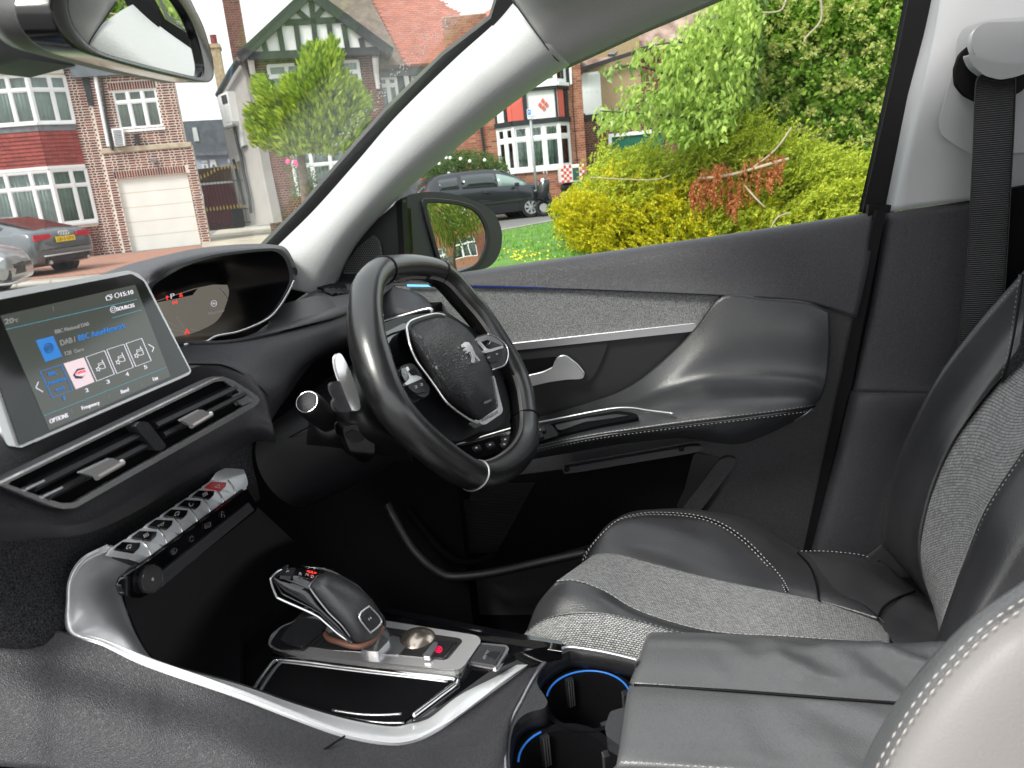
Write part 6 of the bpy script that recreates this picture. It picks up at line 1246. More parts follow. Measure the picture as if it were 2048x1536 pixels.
side('oriel_window', 'A2', [(100,592),(165,560),(200,745),(192,775),(150,795),(128,700)], .25, .5, 'white'); side('oriel_pane', 'A2', [(128,590),(158,580),(168,632),(140,642)], .27, .02, 'room'); side('oriel_pane', 'A2', [(142,655),(172,645),(192,745),(165,755)], .27, .02, 'curt')
side('oriel_sill', 'A2', [(146,782),(202,762),(204,775),(150,797)], .32, .1, 'lead'); side('side_window', 'D5', [(550,78),(580,58),(640,362),(600,382)], .04, .06, 'curt'); side('window_sill', 'D5', [(590,385),(640,352),(644,362),(596,396)], .12, .1, 'lead')
side('wall_return', 'D5', [(470,490),(560,470),(585,540),(545,560),(520,520)], .15, .2, 'grey')
for pts, r_ in (([(493,-10),(560,330),(600,470),(640,700),(700,960),(722,1160)], .055), ([(512,525),(580,800),(640,1060)], .05)): MB().tube([SD.on('D5', p, .12) for p in pts], r_, 8).build('downpipe', E_['pipe'], h2, smooth=True)
MB().tube([SD.on('P', p, .2) for p in ((483,112),(462,143),(436,190))], .1, 8).build('side_gutter', E_['pipe'], h2, smooth=True)
go = .55                                           # gable stands forward of the wall
def GP(p, o=go): return f2.w(*f2.px('A2', p, o), o)
MB().prism([GP((262,345)), GP((1150,300)), GP((672,-60))], -f2.out*.2).build('gable_wall', E_['white'], h2)
def tim(a, b, w=.16, name='timber', o=go, th=.07):
    A, B = GP(a, o), GP(b, o); d = (B-A).normalized(); n = d.cross(f2.out).normalized(); MB().box((A+B)/2+f2.out*(th/2), (B-A)/2, n*(w/2), f2.out*(th/2)).build(name, E_['timber'], h2)
tim((300,345), (1110,310), .22, 'tie_beam'); tim((520,140), (880,122), .17, 'collar_beam')
for a, b in (((510,320),(482,150)), ((612,315),(588,145)), ((715,310),(683,10)), ((812,305),(790,135)), ((906,300),(880,150)), ((1002,300),(985,235)), ((408,325),(390,260)), ((585,55),(665,125)), ((762,45),(705,110))): tim(a, b)
tim((240,360), (672,-45), .30, 'bargeboard', go+.12, .08); tim((1175,325), (672,-45), .30, 'bargeboard', go+.12, .08)
for a in ((310,365,345,580), (1075,350,1095,545)): 
    A, B = GP(a[:2], .35), GP(a[2:], .05); MB().tube([A, (A+B)/2+f2.out*-.12, B], [.11, .09, .07], 6).build('white_bracket', E_['white'], h2)
ap, fl_, frt = GP((672,-60), go+.2), GP((238,375), go+.2), GP((1180,338), go+.2); bkv = -f2.out*8
for e, nm in ((fl_, 'roof'), (frt, 'roof')): 
    nrm_ = (ap-e).cross(bkv).normalized(); nrm_ = nrm_ if nrm_.z > 0 else -nrm_
    MB().prism([ap, e, e+bkv, ap+bkv], nrm_*.12).build(nm, E_['roofb'], h2)
def roofpl(fr, k, p, slope): 
    q = fr.w(*fr.px(k, p, .2), .2); return Pl(q, fr.out*sin(slope)+Vector((0, 0, cos(slope))))
rp = roofpl(f2, 'A2', (1180,400), R(50)); 
MB().prism([rp.on(q) for q in px('A2', (700,-60),(1020,-60),(1258,396),(1100,402),(1100,300))], -rp.n*.15).build('side_roof', E_['roofb'], h2)
# chimneys
def chimney(name, k, q, Y, label, m1, mort, pot=None, lim=60):
    f = Fr(at(*px(k, q[0])[0], Y=Y), R(27)); a0, zt = f.px(k, q[0]); a1, _ = f.px(k, q[1]); _, zb2 = f.px(k, q[2]); a1b, _ = f.px(k, q[2])
    e = empty(name, f.w((a0+a1)/2, zb2), label, 'chimney'); f.B('stack', a0, a1, zb2-(1 if m1 else 0), zt, -.8, 0, mort, e)
    if m1: bricks(f, e, a0, a1, zb2-1, zt-.02, [], m1, lim)
    f.B('corbel', a0-.05, a1+.05, zt, zt+.15, -.85, .05, m1 or mort, e)
    if pot: MB().lathe(f.w((a0+a1)/2, zt+.15, -.4), (0, 0, 1), [(.14, 0), (.13, .35), (.15, .4)], 14).build('chimney_pot', E_['tile'], e, smooth='auto')
    return e
chimney('chimney', 'A2', [(128,-40),(232,-45),(262,320)], 27, 'tall dark brick chimney rising left of the black and white gable', E_['brickd'], E_['mortar2'])
chimney('chimney', 'A2', [(60,295),(118,290),(140,600)], 31, 'weathered buff chimney with a red pot behind the grey side wall', None, E_['yb'], pot=1)
# ---------------------------------------------------------------- house 3: red roof
f3 = Fr(f2.w(sr, 0, -.3), R(27)); h3 = empty('red_roofed_house', f3.w(2, 0, 0), 'house with a broad red tiled roof right of the black and white gable', 'house')
q3 = lambda p, o=0: f3.px('A2', p, o)
wall('wall', f3, h3, 0, 9, -.2, q3((1200,400))[1], [], -.2, E_['lead']); f3.poly('fascia', 'A2', [(1100,398),(1500,388),(1400,458),(1105,470)], .1, .2, E_['slate'], h3)
wq = (q3((1108,560))[0], q3((1215,560))[0], q3((1150,668))[1], q3((1130,475))[1]); window(f3, h3, *wq, 2, .25, out=-.08, curt='curt')
f3.poly('white_post', 'A2', [(1252,462),(1278,458),(1300,570),(1268,575)], .05, .1, E_['white'], h3); wq = (q3((1305,500))[0], q3((1400,500))[0], q3((1300,560))[1], q3((1300,462))[1]); window(f3, h3, *wq, 1, 0, out=-.08)
r3 = roofpl(f3, 'A2', (1250,398), R(48)); r3.p = r3.p+r3.n*.05
nc_ = 34; e0, e1 = [r3.on(q) for q in px('A2', (1258,396), (1480,385))]
rf3 = MB().prism([r3.on(q) for q in px('A2', (1020,-70),(1400,-70),(1420,-25),(1662,128),(1560,290),(1480,388),(1258,396))], -r3.n*.12).build('roof', E_['roofr'], h3)
up_ = (Vector((0, 0, 1))-r3.n*r3.n.z).normalized(); mb = MB()
for i in range(46):
    o = up_*(i*.12); mb.box((e0+e1)/2+o+r3.n*.012+f3.s*0, f3.s*((e1-e0).length*.5+.0), up_*.055, r3.n*.008)
bm_poly = [Vector(q) for q in px('A2', (1040,-40),(1400,-60),(1655,128),(1480,385),(1262,392))]
mb = MB()
for i in range(80):
    for j in range(34):
        p = e0+up_*(i*.1+.03)+f3.s*(j*.24-1.5+(i % 2)*.12)
        d = p-EYE; sp_ = (1024+F*d.dot(RT)/d.dot(FWD), 768-F*d.dot(UP)/d.dot(FWD))
        if inside(sp_, bm_poly): mb.box(p+r3.n*.01, f3.s*.112, up_*.052+r3.n*-.004, r3.n*.006)
mb.build('roof_tiles', rmat('red_roof_tile', [(.55, .2, .14), (.44, .15, .1), (.5, .22, .17)], .8), h3, kind='stuff')
f3b = Fr(f3.w(9, 0, -3), R(35)); r4 = Pl(r3.on(px('A2', (1560,290))[0]), (Vector((-.45, -.5, .75))))
MB().prism([r4.on(q) for q in px('A2', (1560,292),(1664,128),(1860,10),(1860,160),(1640,420),(1480,420))], -r4.n*.12).build('roof', E_['roofr'], h3)
# ---------------------------------------------------------------- house 4: painted bay with diamonds
f4 = Fr(at(1068, 330, Y=26), R(13)); h4 = empty('terraced_house', f4.w(0, 0), 'orange brick house with white bay, red panels and red diamonds behind the hatchback', 'house')
q4 = lambda p, o=0, k='D3': f4.px(k, p, o)
s0_, s1_ = q4((-400,900))[0], q4((1520,900))[0]; bl_, b1_, b2_, br_4 = q4((245,980))[0], q4((480,950), .5)[0], q4((1150,900), .5)[0], q4((1290,880))[0]
zs = q4((800,1780), .5)[1] if False else f4.px('A3', (800,925), .5)[1]; zh = q4((800,950), .5)[1]; zbm = q4((800,880), .5)[1]; ztp = q4((900,440), .5)[1]; zus = q4((900,395), .5)[1]
hole = [(bl_, br_4, .3, 9)]
wall('wall', f4, h4, s0_, s1_, -.2, 6.2, hole, 0, E_['mortar2']); bricks(f4, h4, s0_, s1_, -.2, 6.2, [(bl_, br_4, -.3, 9)], E_['brick2'], 160, prefer=lambda c: abs((c[0]+c[1])/2-s1_+.4), bond='s')
cs = [f4.w(bl_, 0, 0), f4.w(b1_, 0, .5), f4.w(b2_, 0, .5), f4.w(br_4, 0, 0)]
for i in range(3):
    fc, L = frpts(cs[i], cs[i+1])
    fc.B('bay_base', 0, L, -.2, zs-.08, -.4, 0, E_['mortar2'], h4); bricks(fc, h4, 0, L, -.2, zs-.1, [], E_['brick2'], 0)
    fc.B('bay_sill', -.02, L+.02, zs-.1, zs-.03, -.1, .08, E_['upvc'], h4)
    window(fc, h4, 0, L, zs, zh, 1, .3, wide=([0, 1] if i == 2 else [0, .5, 1] if i == 0 else [0, .32, .66, 1]), lattice=True, fw=.075)
    fc.B('black_beam', -.02, L+.02, zh+.03, zbm+.03, -.1, .09, E_['timber'], h4); fc.B('black_beam', -.02, L+.02, ztp, zus-.02, -.1, .09, E_['timber'], h4)
    fc.B('bay_backing', 0, L, zbm, ztp, -.3, -.01, E_['white'], h4)
    if i == 0: 
        for a, b, m in ((0, .06, 'timber'), (.55, .72, 'timber'), (.74, 1, 'redp')): fc.B('painted_panel', L*a, L*b, zbm+.03, ztp, -.02, .05 if m == 'timber' else .02, E_[m], h4)
    if i == 1:
        for a, b, m in ((0, .25, 'redp'), (.25, .345, 'timber'), (.95, 1, 'timber')): fc.B('painted_panel', L*a, L*b, zbm+.03, ztp, -.02, .05 if m == 'timber' else .02, E_[m], h4)
        for p in ((918,597), (970,650), (930,705), (877,657)):
            c = f4.px('D3', p, .5); c = (c[0]-b1_, c[1]); w_ = .068; hh = .088
            MB().prism([fc.w(c[0], c[1]-hh, .03), fc.w(c[0]+w_, c[1], .03), fc.w(c[0], c[1]+hh, .03), fc.w(c[0]-w_, c[1], .03)], -fc.out*.04).build('red_diamond', E_['redp'], h4)
    if i == 2: fc.B('painted_panel', L*.1, L*.62, zbm+.03, ztp, -.02, .02, E_['redp'], h4); fc.B('painted_panel', L*.7, L, zbm+.03, ztp, -.02, .05, E_['timber'], h4)
    fc.B('bay_sill', -.02, L+.02, zus, zus+.1, -.1, .12, E_['upvc'], h4); window(fc, h4, 0, L, zus+.14, zus+1.5, 1, 0, wide=([0, 1] if i != 1 else [0, .33, .66, 1]), fw=.07)
f4.poly('upper_side_window', 'D3', [(1235,130),(1300,120),(1310,355),(1240,365)], .02, .05, E_['room'], h4); f4.poly('window_frame', 'D3', [(1295,40),(1335,38),(1350,350),(1318,360)], .05, .06, E_['upvc'], h4)
pipe(f4, h4, 'D3', [(1345,200),(1360,700),(1420,1500)], .012, .04, E_['pipe'], 'cable'); pipe(f4, h4, 'D3', [(10,940),(80,1480),(120,1900)], .04, .08, E_['pipe'])
# house 5: tan rendered
f5 = Fr(at(1180, 300, Y=28), R(8)); h5 = empty('rendered_house', f5.w(2, 0), 'tan rendered house with dark brick ground floor and green garage, right of the painted bay', 'house')
q5 = lambda p, k='D3', o=0: f5.px(k, p, o)
a0, a1 = q5((1480,600))[0], q5((1380,500), 'A3')[0]; zt5 = q5((1300,300), 'A3')[1]; zm5 = q5((1200,600), 'A3')[1]
w5 = (q5((1520,500))[0], q5((1750,500))[0], q5((1620,775))[1], q5((1600,205))[1]); g5 = (q5((1200,800), 'A3')[0], q5((1500,800), 'A3')[0], -.2, q5((1250,730), 'A3')[1])
wall('upper_wall', f5, h5, a0, a1, zm5, zt5+.6, [w5], 0, E_['tan']); wall('lower_wall', f5, h5, a0, a1+4, -.3, zm5, [w5, g5], 0, E_['mortar2']); bricks(f5, h5, a0, a1+4, -.3, zm5-.02, [w5, g5], E_['brickd'], 80)
E_['netd'] = mat('dim_net_curtain', (.2,.215,.21), .9, var=.2, vs=8); window(f5, h5, *w5, 3, .42, out=.02, curt='netd', fw=.08); f5.B('window_surround', w5[0]-.1, w5[1]+.1, w5[2]-.2, w5[2]-.06, -.1, .08, E_['timber'], h5)
f5.B('garage_door', g5[0]+.12, g5[1], -.2, g5[3]-.12, -.1, -.04, E_['greend'], h5); f5.B('door_frame', g5[0], g5[1], g5[3]-.12, g5[3], -.1, .03, E_['upvc'], h5); f5.B('door_frame', g5[0], g5[0]+.12, -.2, g5[3]-.12, -.1, .03, E_['upvc'], h5)
bricks(f5, h5, a1, a1+5, zm5, zt5+.2, [], E_['brick'], 0); wall('pier', f5, h5, a1, a1+5, zm5, zt5+.2, [], -.02, E_['mortar2'])
f5.poly('gutter', 'A3', [(1040,372),(1440,245),(1450,262),(1040,395)], .35, .12, E_['black'], h5)
r5 = roofpl(f5, 'A3', (1100,360), R(50)); MB().prism([r5.on(q) for q in px('A3', (1030,375),(1060,300),(1700,-60),(2400,-60),(2400,60),(1560,220),(1440,250))], -r5.n*.15).build('roof', mat('mossy_clay_roof', (.26, .15, .12), .9, bump=.8, bs=12, bdist=.03, var=.45, vs=2.5, col2=(.42, .3, .26)), h5)
f5.poly('timber_bracket', 'D3', [(1400,-20),(1500,-20),(1460,180),(1440,235),(1405,230)], .3, .15, E_['black'], h5)
MB().prism([r5.on(q, .0) for q in px('A3', (1195,310),(1280,245),(1310,240),(1230,310))], r5.n*.1).build('lead_flashing', E_['lead'], h5)
chimney('chimney', 'A3', [(1205,212),(1300,205),(1270,290)], 29.5, 'short yellow brick chimney on the roof behind the blossoming branch', None, E_['yb'])
f6 = Fr(at(1330, 120, Y=30), R(2)); h6 = empty('half_timbered_house', f6.w(2, 0), 'white house with black timbers and pale windows glimpsed through the leaves', 'house')
q6 = lambda p: f6.px('A3', p, 0)
f6.B('wall', q6((1440,300))[0], q6((2300,300))[0], -.3, q6((1500,130))[1], -.4, 0, E_['white'], h6)
for x in range(8): f6.B('timber', q6((1500+x*55,200))[0], q6((1522+x*55,200))[0], q6((1500,240))[1], q6((1500,130))[1], -.1, .05, E_['timber'], h6)
window(f6, h6, q6((1465,400))[0], q6((1780,400))[0], q6((1500,415))[1], q6((1500,285))[1], 4, .3, out=.03, curt='lav'); f6.B('timber_beam', q6((1440,250))[0], q6((2300,250))[0], q6((1500,262))[1], q6((1500,240))[1], -.1, .06, E_['timber'], h6)
f6.B('lower_band', q6((1440,250))[0], q6((2300,250))[0], -.3, q6((1500,560))[1], -.1, .03, E_['brickd'], h6)
# ================================================================ parked cars
def paint(name, c, metal=.5, rough=.3): return mat(name, c, rough, metal=metal, coat=.8, coatr=.04)
tyre = mat('tyre_rubber', (.015, .015, .016), .8); hubm = mat('silver_hubcap', (.55, .56, .58), .35, metal=.6); cglass = mat('dark_car_glass', (.02, .028, .03), .06, spec=.8, coat=.4)
cgl2 = mat('clear_car_glass', (.22, .3, .28), .08, spec=.8); lampr = mat('red_lamp', (.5, .02, .04), .15, coat=.6); lampw = mat('clear_lamp', (.75, .78, .8), .1, metal=.5, coat=.6); cblack = mat('car_black_trim', (.02, .02, .022), .5)
def make_car(name, label, loc, az, st, pm, glass_st, wheels, r, hw, spokes=7, rimm=None):
    """st: stations (x forward, z sill, z belt, z top, half width low, half width belt, half width top); az: heading, radians from +X"""
    e = empty(name, loc, label, 'car'); fx = Vector((cos(az), sin(az), 0)); fy = Vector((-sin(az), cos(az), 0)); O = Vector(loc)
    W = lambda x, y, z: O+fx*x+fy*y+Vector((0, 0, z))
    def ringp(s):
        x, zs, zb, zt, wl, wb_, wt = s; mid = (zs+zb)/2
        half = [(0, zs), (wl*.8, zs), (wl*.97, zs+.04), (wl, zs+.18), (wl*1.01, mid+.05), (wb_*1.0, zb-.05), (wb_*.975, zb), (wt+(wb_-wt)*.35, zb+(zt-zb)*.6), (wt, zt-.03 if zt-zb > .2 else zt-.005), (wt*.9, zt), (wt*.5, zt+.015), (0, zt+.02)]
        return [W(x, y, z) for y, z in half]+[W(x, -y, z) for y, z in half[::-1]][1:]
    R_ = [ringp(s) for s in st]; cols_ = list(zip(*R_)); n = 4
    g = [cr(list(c), n) for c in cols_]; g = list(zip(*g)); m_ = len(g[0]); vs = [p for q in g for p in q]
    # wheel arches: drop faces low down near the axles
    fs = []
    for i in range(len(g)-1):
        for j in range(m_-1):
            q = (i*m_+j, i*m_+j+1, (i+1)*m_+j+1, (i+1)*m_+j); fs.append(q)
    mb = MB().add(vs, fs); mb.f += [tuple(range(m_))[::-1], tuple((len(g)-1)*m_+j for j in range(m_))]; mb.m += [0, 0]
    body_ = mb.build('body', pm, e, smooth='auto', angle=40)
    def face(i0, f0, i1, f1, s, lo, hi, nm, m, par=e, off=.012):
        """panel on the side between stations, at height fractions lo..hi of the glasshouse"""
        def sp(i, f, t):
            a = st[i]; b = st[min(i+1, len(st)-1)]; q = [a[k]+(b[k]-a[k])*f for k in range(7)]; x, zs, zb, zt, wl, wb_, wt = q
            y = wb_*.975+(wt+(wb_-wt)*.35-wb_*.975)*(t/.6) if t <= .6 else wt+(wb_-wt)*.35+(wt-(wt+(wb_-wt)*.35))*((t-.6)/.4)
            return W(x, s*(y+off), zb+(zt-zb)*t)
        n_ = 6; idx = []
        A, B = i0+f0, i1+f1
        for k in range(n_+1): t = A+(B-A)*k/n_; i = min(int(t), len(st)-2); idx.append((i, t-i))
        vs = [sp(i, f, tt) for (i, f) in idx for tt in (lo, (lo+hi)/2, hi)]
        fs = [(3*k+j, 3*k+3+j, 3*k+4+j, 3*k+1+j) for k in range(n_) for j in (0, 1)]
        if s > 0: fs = [q[::-1] for q in fs]
        return MB().add(vs, fs).build(nm, m, par, smooth=True, solid=.008)
    for (i0, f0, i1, f1, nm, m, lo, hi) in glass_st:
        for s in (1, -1): face(i0, f0, i1, f1, s, lo, hi, nm, m)
    for x, s in [(x, s) for x in wheels for s in (1, -1)]:
        c = W(x, s*(hw-.11), r); ax = fy*s
        MB().lathe(c, ax, [(.03, -.12), (r+.055, -.12), (r+.055, .098)], 28, cap=False).build('wheel_arch', cblack, body_, smooth='auto')
        w_ = MB().lathe(c, ax, [(r*.62, -.1), (r*.95, -.1), (r, -.07), (r, .07), (r*.95, .1), (r*.68, .104), (r*.64, .09)], 32).build('wheel', tyre, e, smooth='auto')
        mb = MB(); mb.lathe(c, ax, [(.001, .10), (r*.16, .104), (r*.2, .085)], 20, cap=False); mb.lathe(c, ax, [(r*.56, .09), (r*.6, .105), (r*.655, .1)], 32, cap=False)
        a0 = ax.orthogonal().normalized(); b0 = ax.cross(a0)
        for k in range(spokes):
            t = 2*pi*k/spokes; d = a0*cos(t)+b0*sin(t); q = ax.cross(d); mb.prism([c+ax*.1+d*r*.14+q*r*.06, c+ax*.104+d*r*.58+q*r*.13, c+ax*.104+d*r*.58-q*r*.13, c+ax*.1+d*r*.14-q*r*.06], -ax*.02)
        mb.build('rim', rimm or hubm, w_, smooth='auto'); MB().lathe(c, ax, [(.001, .06), (r*.6, .06)], 24, cap=False).build('brake_disc', cblack, w_)
    return e, W, face, body_
# dark hatchback in the side window
fwc = at(1064, 435, Z=0); az = R(30)
st = [(-3.02,.34,.80,.92,.70,.72,.62),(-2.98,.24,.93,1.08,.78,.78,.6),(-2.86,.2,.97,1.25,.81,.8,.57),(-2.55,.19,.97,1.40,.83,.82,.56),(-1.9,.18,.96,1.45,.83,.82,.57),(-1.2,.18,.94,1.46,.83,.82,.57),(-.8,.18,.93,1.40,.83,.82,.56),(-.35,.18,.92,1.22,.83,.81,.58),(-.02,.19,.91,1.0,.83,.80,.64),(.1,.2,.90,.955,.83,.79,.7),(.35,.21,.86,.90,.82,.76,.68),(.56,.22,.78,.82,.8,.72,.62),(.68,.25,.66,.70,.72,.66,.56),(.73,.32,.55,.58,.62,.58,.5)]
ofs = Vector((cos(az), sin(az), 0)); lat = Vector((-sin(az), cos(az), 0))
hb, W, face, bd = make_car('hatchback', 'dark charcoal hatchback parked across the road behind the grass verge', fwc+lat*.82, az, st, paint('charcoal_paint', (.03,.033,.04)), [(5,.72,7,.9,'front_window',cgl2,.06,.78),(3,.9,5,.6,'rear_window',cglass,.06,.8),(2,.8,3,.75,'quarter_window',cglass,.08,.75)], (0, -2.46), .30, .84)
for i, x in ((0, -1.42), (1, -.35), (2, -2.35)): MB().box(W(x, -.838, .58), ofs*.004, lat*.004, (0, 0, .34)).build('door_seam', cblack, hb)
for x in (-1.28, -2.2): MB().box(W(x, -.85, .82), ofs*.085, lat*.014, (0, 0, .014)).build('door_handle', cblack, hb, bevel=.008)
MB().box(W(-1.0, -.845, .52), ofs*.75, lat*.012, (0, 0, .025)).build('rubbing_strip', cblack, hb, bevel=.008); MB().box(W(.18, -.80, .74), ofs*.03, lat*.012, (0, 0, .018)).build('side_indicator', lampw, hb, bevel=.006)
MB().box(W(-.42, -.96, .97), ofs*.05, lat*.09, (0, 0, .055)).build('door_mirror', cblack, hb, bevel=.03, seg=3); MB().box(W(.5, -.64, .66), ofs*.1, lat*.11, (0, 0, .06)).build('headlight', lampw, hb, bevel=.03)
MB().box(W(-3.0, -.70, .9), ofs*.05, lat*.08, (0, 0, .13)).build('tail_light', lampr, hb, bevel=.02); MB().box(W(-2.9, 0, 1.36), ofs*.03, lat*.2, (0, 0, .02)).build('brake_light', lampr, hb, bevel=.01)
MB().prism([W(-.02, .6, 1.02), W(-.02, -.6, 1.02), W(-.72, -.54, 1.40), W(-.72, .54, 1.40)], ofs*.01+Vector((0, 0, .012))).build('windscreen', cgl2, hb)
# grey coupe-saloon, rear towards us
az = R(176); rc = at(137, 545, Z=0); ofs = Vector((cos(az), sin(az), 0)); lat = Vector((-sin(az), cos(az), 0))
st = [(-2.42,.42,.62,.70,.70,.70,.62),(-2.36,.30,.86,.95,.84,.82,.68),(-2.22,.24,.96,1.03,.90,.86,.66),(-1.9,.2,.99,1.10,.94,.89,.62),(-1.4,.18,1.0,1.22,.95,.91,.58),(-.8,.18,.99,1.36,.95,.91,.56),(0,.18,.97,1.41,.95,.91,.57),(.6,.18,.95,1.36,.95,.90,.58),(1.2,.18,.92,1.12,.95,.89,.62),(1.6,.2,.9,.97,.94,.87,.7),(2.1,.22,.82,.86,.9,.82,.66),(2.4,.3,.6,.66,.75,.7,.55)]
au, W, face, bd = make_car('saloon', 'grey sloping roof saloon with a yellow number plate parked nose to the bay window', rc+ofs*2.3, az, st, paint('steel_grey_paint', (.13,.145,.16), .6), [(5,.0,7,.6,'side_window',cglass,.1,.8),(3,.9,4,.95,'quarter_window',cglass,.15,.75)], (-1.4, 1.45), .345, .95, 10, mat('bright_alloy', (.8,.8,.8), .2, metal=.8))
MB().prism([W(-2.18, .56, 1.045), W(-2.18, -.56, 1.045), W(-1.0, -.52, 1.345), W(-1.0, .52, 1.345)], (-.003, 0, .014)).build('rear_windscreen', mat('reflecting_rear_glass', (.03,.022,.024), .08, coat=.8), au)
for s in (1, -1):
    MB().prism([W(-2.375, s*.80, .80), W(-2.40, s*.36, .84), W(-2.40, s*.40, .93), W(-2.34, s*.78, .93)], -ofs*.03+ofs*0).build('tail_light', lampr, au, bevel=.006)
    MB().tube([W(-2.40, s*.55, .3), W(-2.46, s*.55, .3)], .045, 12).build('exhaust_tip', hubm, au, smooth='auto')
npl = MB().box(W(-2.455, 0, .79), ofs*.008, lat*.27, (0, 0, .06)).build('number_plate', mat('yellow_plate', (.85,.6,.02), .4), au)
text3('LB13 DFX', W(-2.468, .24, .755), -lat*.48, Vector((0, 0, .07)), mat('plate_black', (.01,.01,.01), .5), npl, name='plate_lettering')
mb = MB()
for k in range(4): c = W(-2.44, .11-.073*k, .92); mb.tube([c+lat*cos(t*pi/8)*.045+Vector((0, 0, sin(t*pi/8)*.045)) for t in range(16)], .009, 6, closed=True)
mb.build('ring_badge', lampw, au, smooth=True)
MB().box(W(-2.40, 0, .36), ofs*.05, lat*.62, (0, 0, .07)).build('rear_diffuser', cblack, au, bevel=.02); MB().tube([W(-2.47, y, .45) for y in (-.7, 0, .7)], .02, 8).build('chrome_strip', hubm, au, smooth=True)
MB().prism([W(-.5, 0, 1.42), W(-.62, 0, 1.43), W(-.66, 0, 1.48), W(-.6, 0, 1.48)], lat*.02).build('aerial_fin', cblack, au)
# silver car nose in the lower left
az = R(27); nc = at(30, 592, Z=0); ofs = Vector((cos(az), sin(az), 0)); lat = Vector((-sin(az), cos(az), 0))
st = [(-4.2,.3,.8,.9,.8,.78,.6),(-3.6,.2,.95,1.3,.86,.84,.58),(-2.6,.18,.95,1.43,.88,.85,.58),(-1.7,.18,.94,1.28,.88,.85,.6),(-1.2,.18,.93,1.03,.88,.84,.68),(-.7,.18,.88,.94,.88,.80,.7),(-.3,.2,.78,.84,.86,.74,.64),(-.08,.24,.68,.73,.78,.66,.56),(.0,.3,.56,.6,.62,.56,.46),(.02,.36,.5,.52,.5,.46,.4)]
sv, W, face, bd = make_car('coupe', 'silver grey car nose with a slim headlight cropped at the left edge', nc+lat*.75, az, st, paint('silver_grey_paint', (.32,.33,.34), .6, .32), [(1,.3,3,.8,'side_window',cglass,.1,.8)], (-.82, -3.4), .34, .88, 8)
MB().prism([W(-.32, -.86, .66), W(-.10, -.76, .62), W(-.06, -.70, .66), W(-.16, -.74, .72), W(-.36, -.83, .74)], lat*.05+Vector((0, 0, .0))).build('headlight', lampw, sv, bevel=.01)
MB().prism([W(-.22, -.86, .30), W(-.02, -.72, .28), W(.0, -.66, .44), W(-.14, -.82, .42)], lat*.06).build('intake', cblack, sv, bevel=.01); MB().tube([W(-.35, -.88, .24), W(-.05, -.78, .22), W(.03, -.5, .22), (W(.05, 0, .22))], .022, 8).build('splitter', hubm, sv, smooth=True)
MB().prism([W(.0, -.5, .36), W(.03, 0, .36), W(.03, 0, .56), W(-.02, -.45, .54)], ofs*.02).build('grille', cblack, sv)
# ---------------------------------------------------------------- sign, scooter, low brick pier
p0 = at(1074, 375, Y=22.6); p1 = at(1061, 236, Y=22.6)
sg = empty('street_sign', (p0.x, p0.y, 0), 'small blue and white parking sign on a slim grey post behind the hatchback', 'sign')
MB().tube([(p1.x, p1.y, 0), (p1.x, p1.y, p1.z+.2)], .038, 10).build('post', mat('galvanised_post', (.33,.35,.36), .5, metal=.4), sg, smooth=True)
fS = Fr((p1.x, p1.y-.06, 0), R(13)); s0 = fS.px('D3', (683,722)); s1 = fS.px('D3', (845,850)); zlo, zhi = s1[1], s0[1]; wd = s1[0]-s0[0]; fS.o = fS.o+fS.s*s0[0]
pn = fS.B('sign_plate', 0, wd, zlo, zhi, 0, .012, mat('sign_white', (.8,.82,.85), .5), sg)
fS.B('blue_square', wd*.06, wd*.36, zlo+(zhi-zlo)*.42, zlo+(zhi-zlo)*.94, .012, .016, mat('sign_blue', (.04,.2,.62), .5), pn); ink = mat('sign_ink', (.1,.12,.2), .6)
text3('P', fS.w(wd*.14, zlo+(zhi-zlo)*.52, .018), fS.s*wd*.15, Vector((0, 0, (zhi-zlo)*.3)), mat('sign_letter_white', (.85,.85,.85), .5), pn, name='sign_lettering')
for s, x, z, w_, h_ in (('Mon - Fri', .42, .72, .42, .12), ('10 am - 11 am', .42, .5, .42, .12), ('Permit holders', .1, .2, .78, .13), ('only', .38, .04, .24, .12)): text3(s, fS.w(wd*x, zlo+(zhi-zlo)*z, .018), fS.s*wd*w_, Vector((0, 0, (zhi-zlo)*h_)), ink, pn, name='sign_lettering')
so_ = at(1118, 410, Y=22.6); so_.z = 0; sx = Vector((.95, .3, 0)).normalized(); sy = Vector((-.3, .95, 0)).normalized()
sc2 = empty('scooter', so_, 'black delivery scooter with a red and white chequered top box beside the hatchback', 'scooter'); SW = lambda x, y, z: so_+sx*x+sy*y+Vector((0, 0, z))
sbk = mat('scooter_black', (.02,.022,.025), .3, coat=.6)
for x in (-.45, .75):
    MB().tube([SW(x+cos(t*pi/12)*.2, 0, .25+sin(t*pi/12)*.2) for t in range(24)], .05, 8, closed=True).build('wheel', tyre, sc2, smooth=True); MB().lathe(SW(x, 0, .25), sy, [(.001, -.03), (.12, -.03), (.13, .03), (.001, .03)], 16).build('wheel_hub', hubm, sc2)
MB().tube([SW(-.5, 0, .48), SW(-.42, 0, .7), SW(-.36, 0, .95), SW(-.3, 0, 1.05)], [.12, .17, .15, .07], 14).build('front_shield', sbk, sc2, smooth=True)
MB().tube([SW(-.3, 0, .34), SW(0, 0, .32), SW(.25, 0, .5), SW(.6, 0, .62), SW(.9, 0, .7)], [.12, .13, .2, .2, .08], 14).build('seat_body', sbk, sc2, smooth=True); MB().tube([SW(.1, 0, .74), SW(.4, 0, .78), SW(.75, 0, .8)], [.1, .14, .1], 12).build('seat', cblack, sc2, smooth=True)
MB().lathe(SW(-.44, -.02, .98), (-1, -.3, .1), [(.001, .06), (.07, .04), (.1, 0), (.08, -.08), (.02, -.1)], 16).build('headlamp', lampw, sc2, smooth=True)
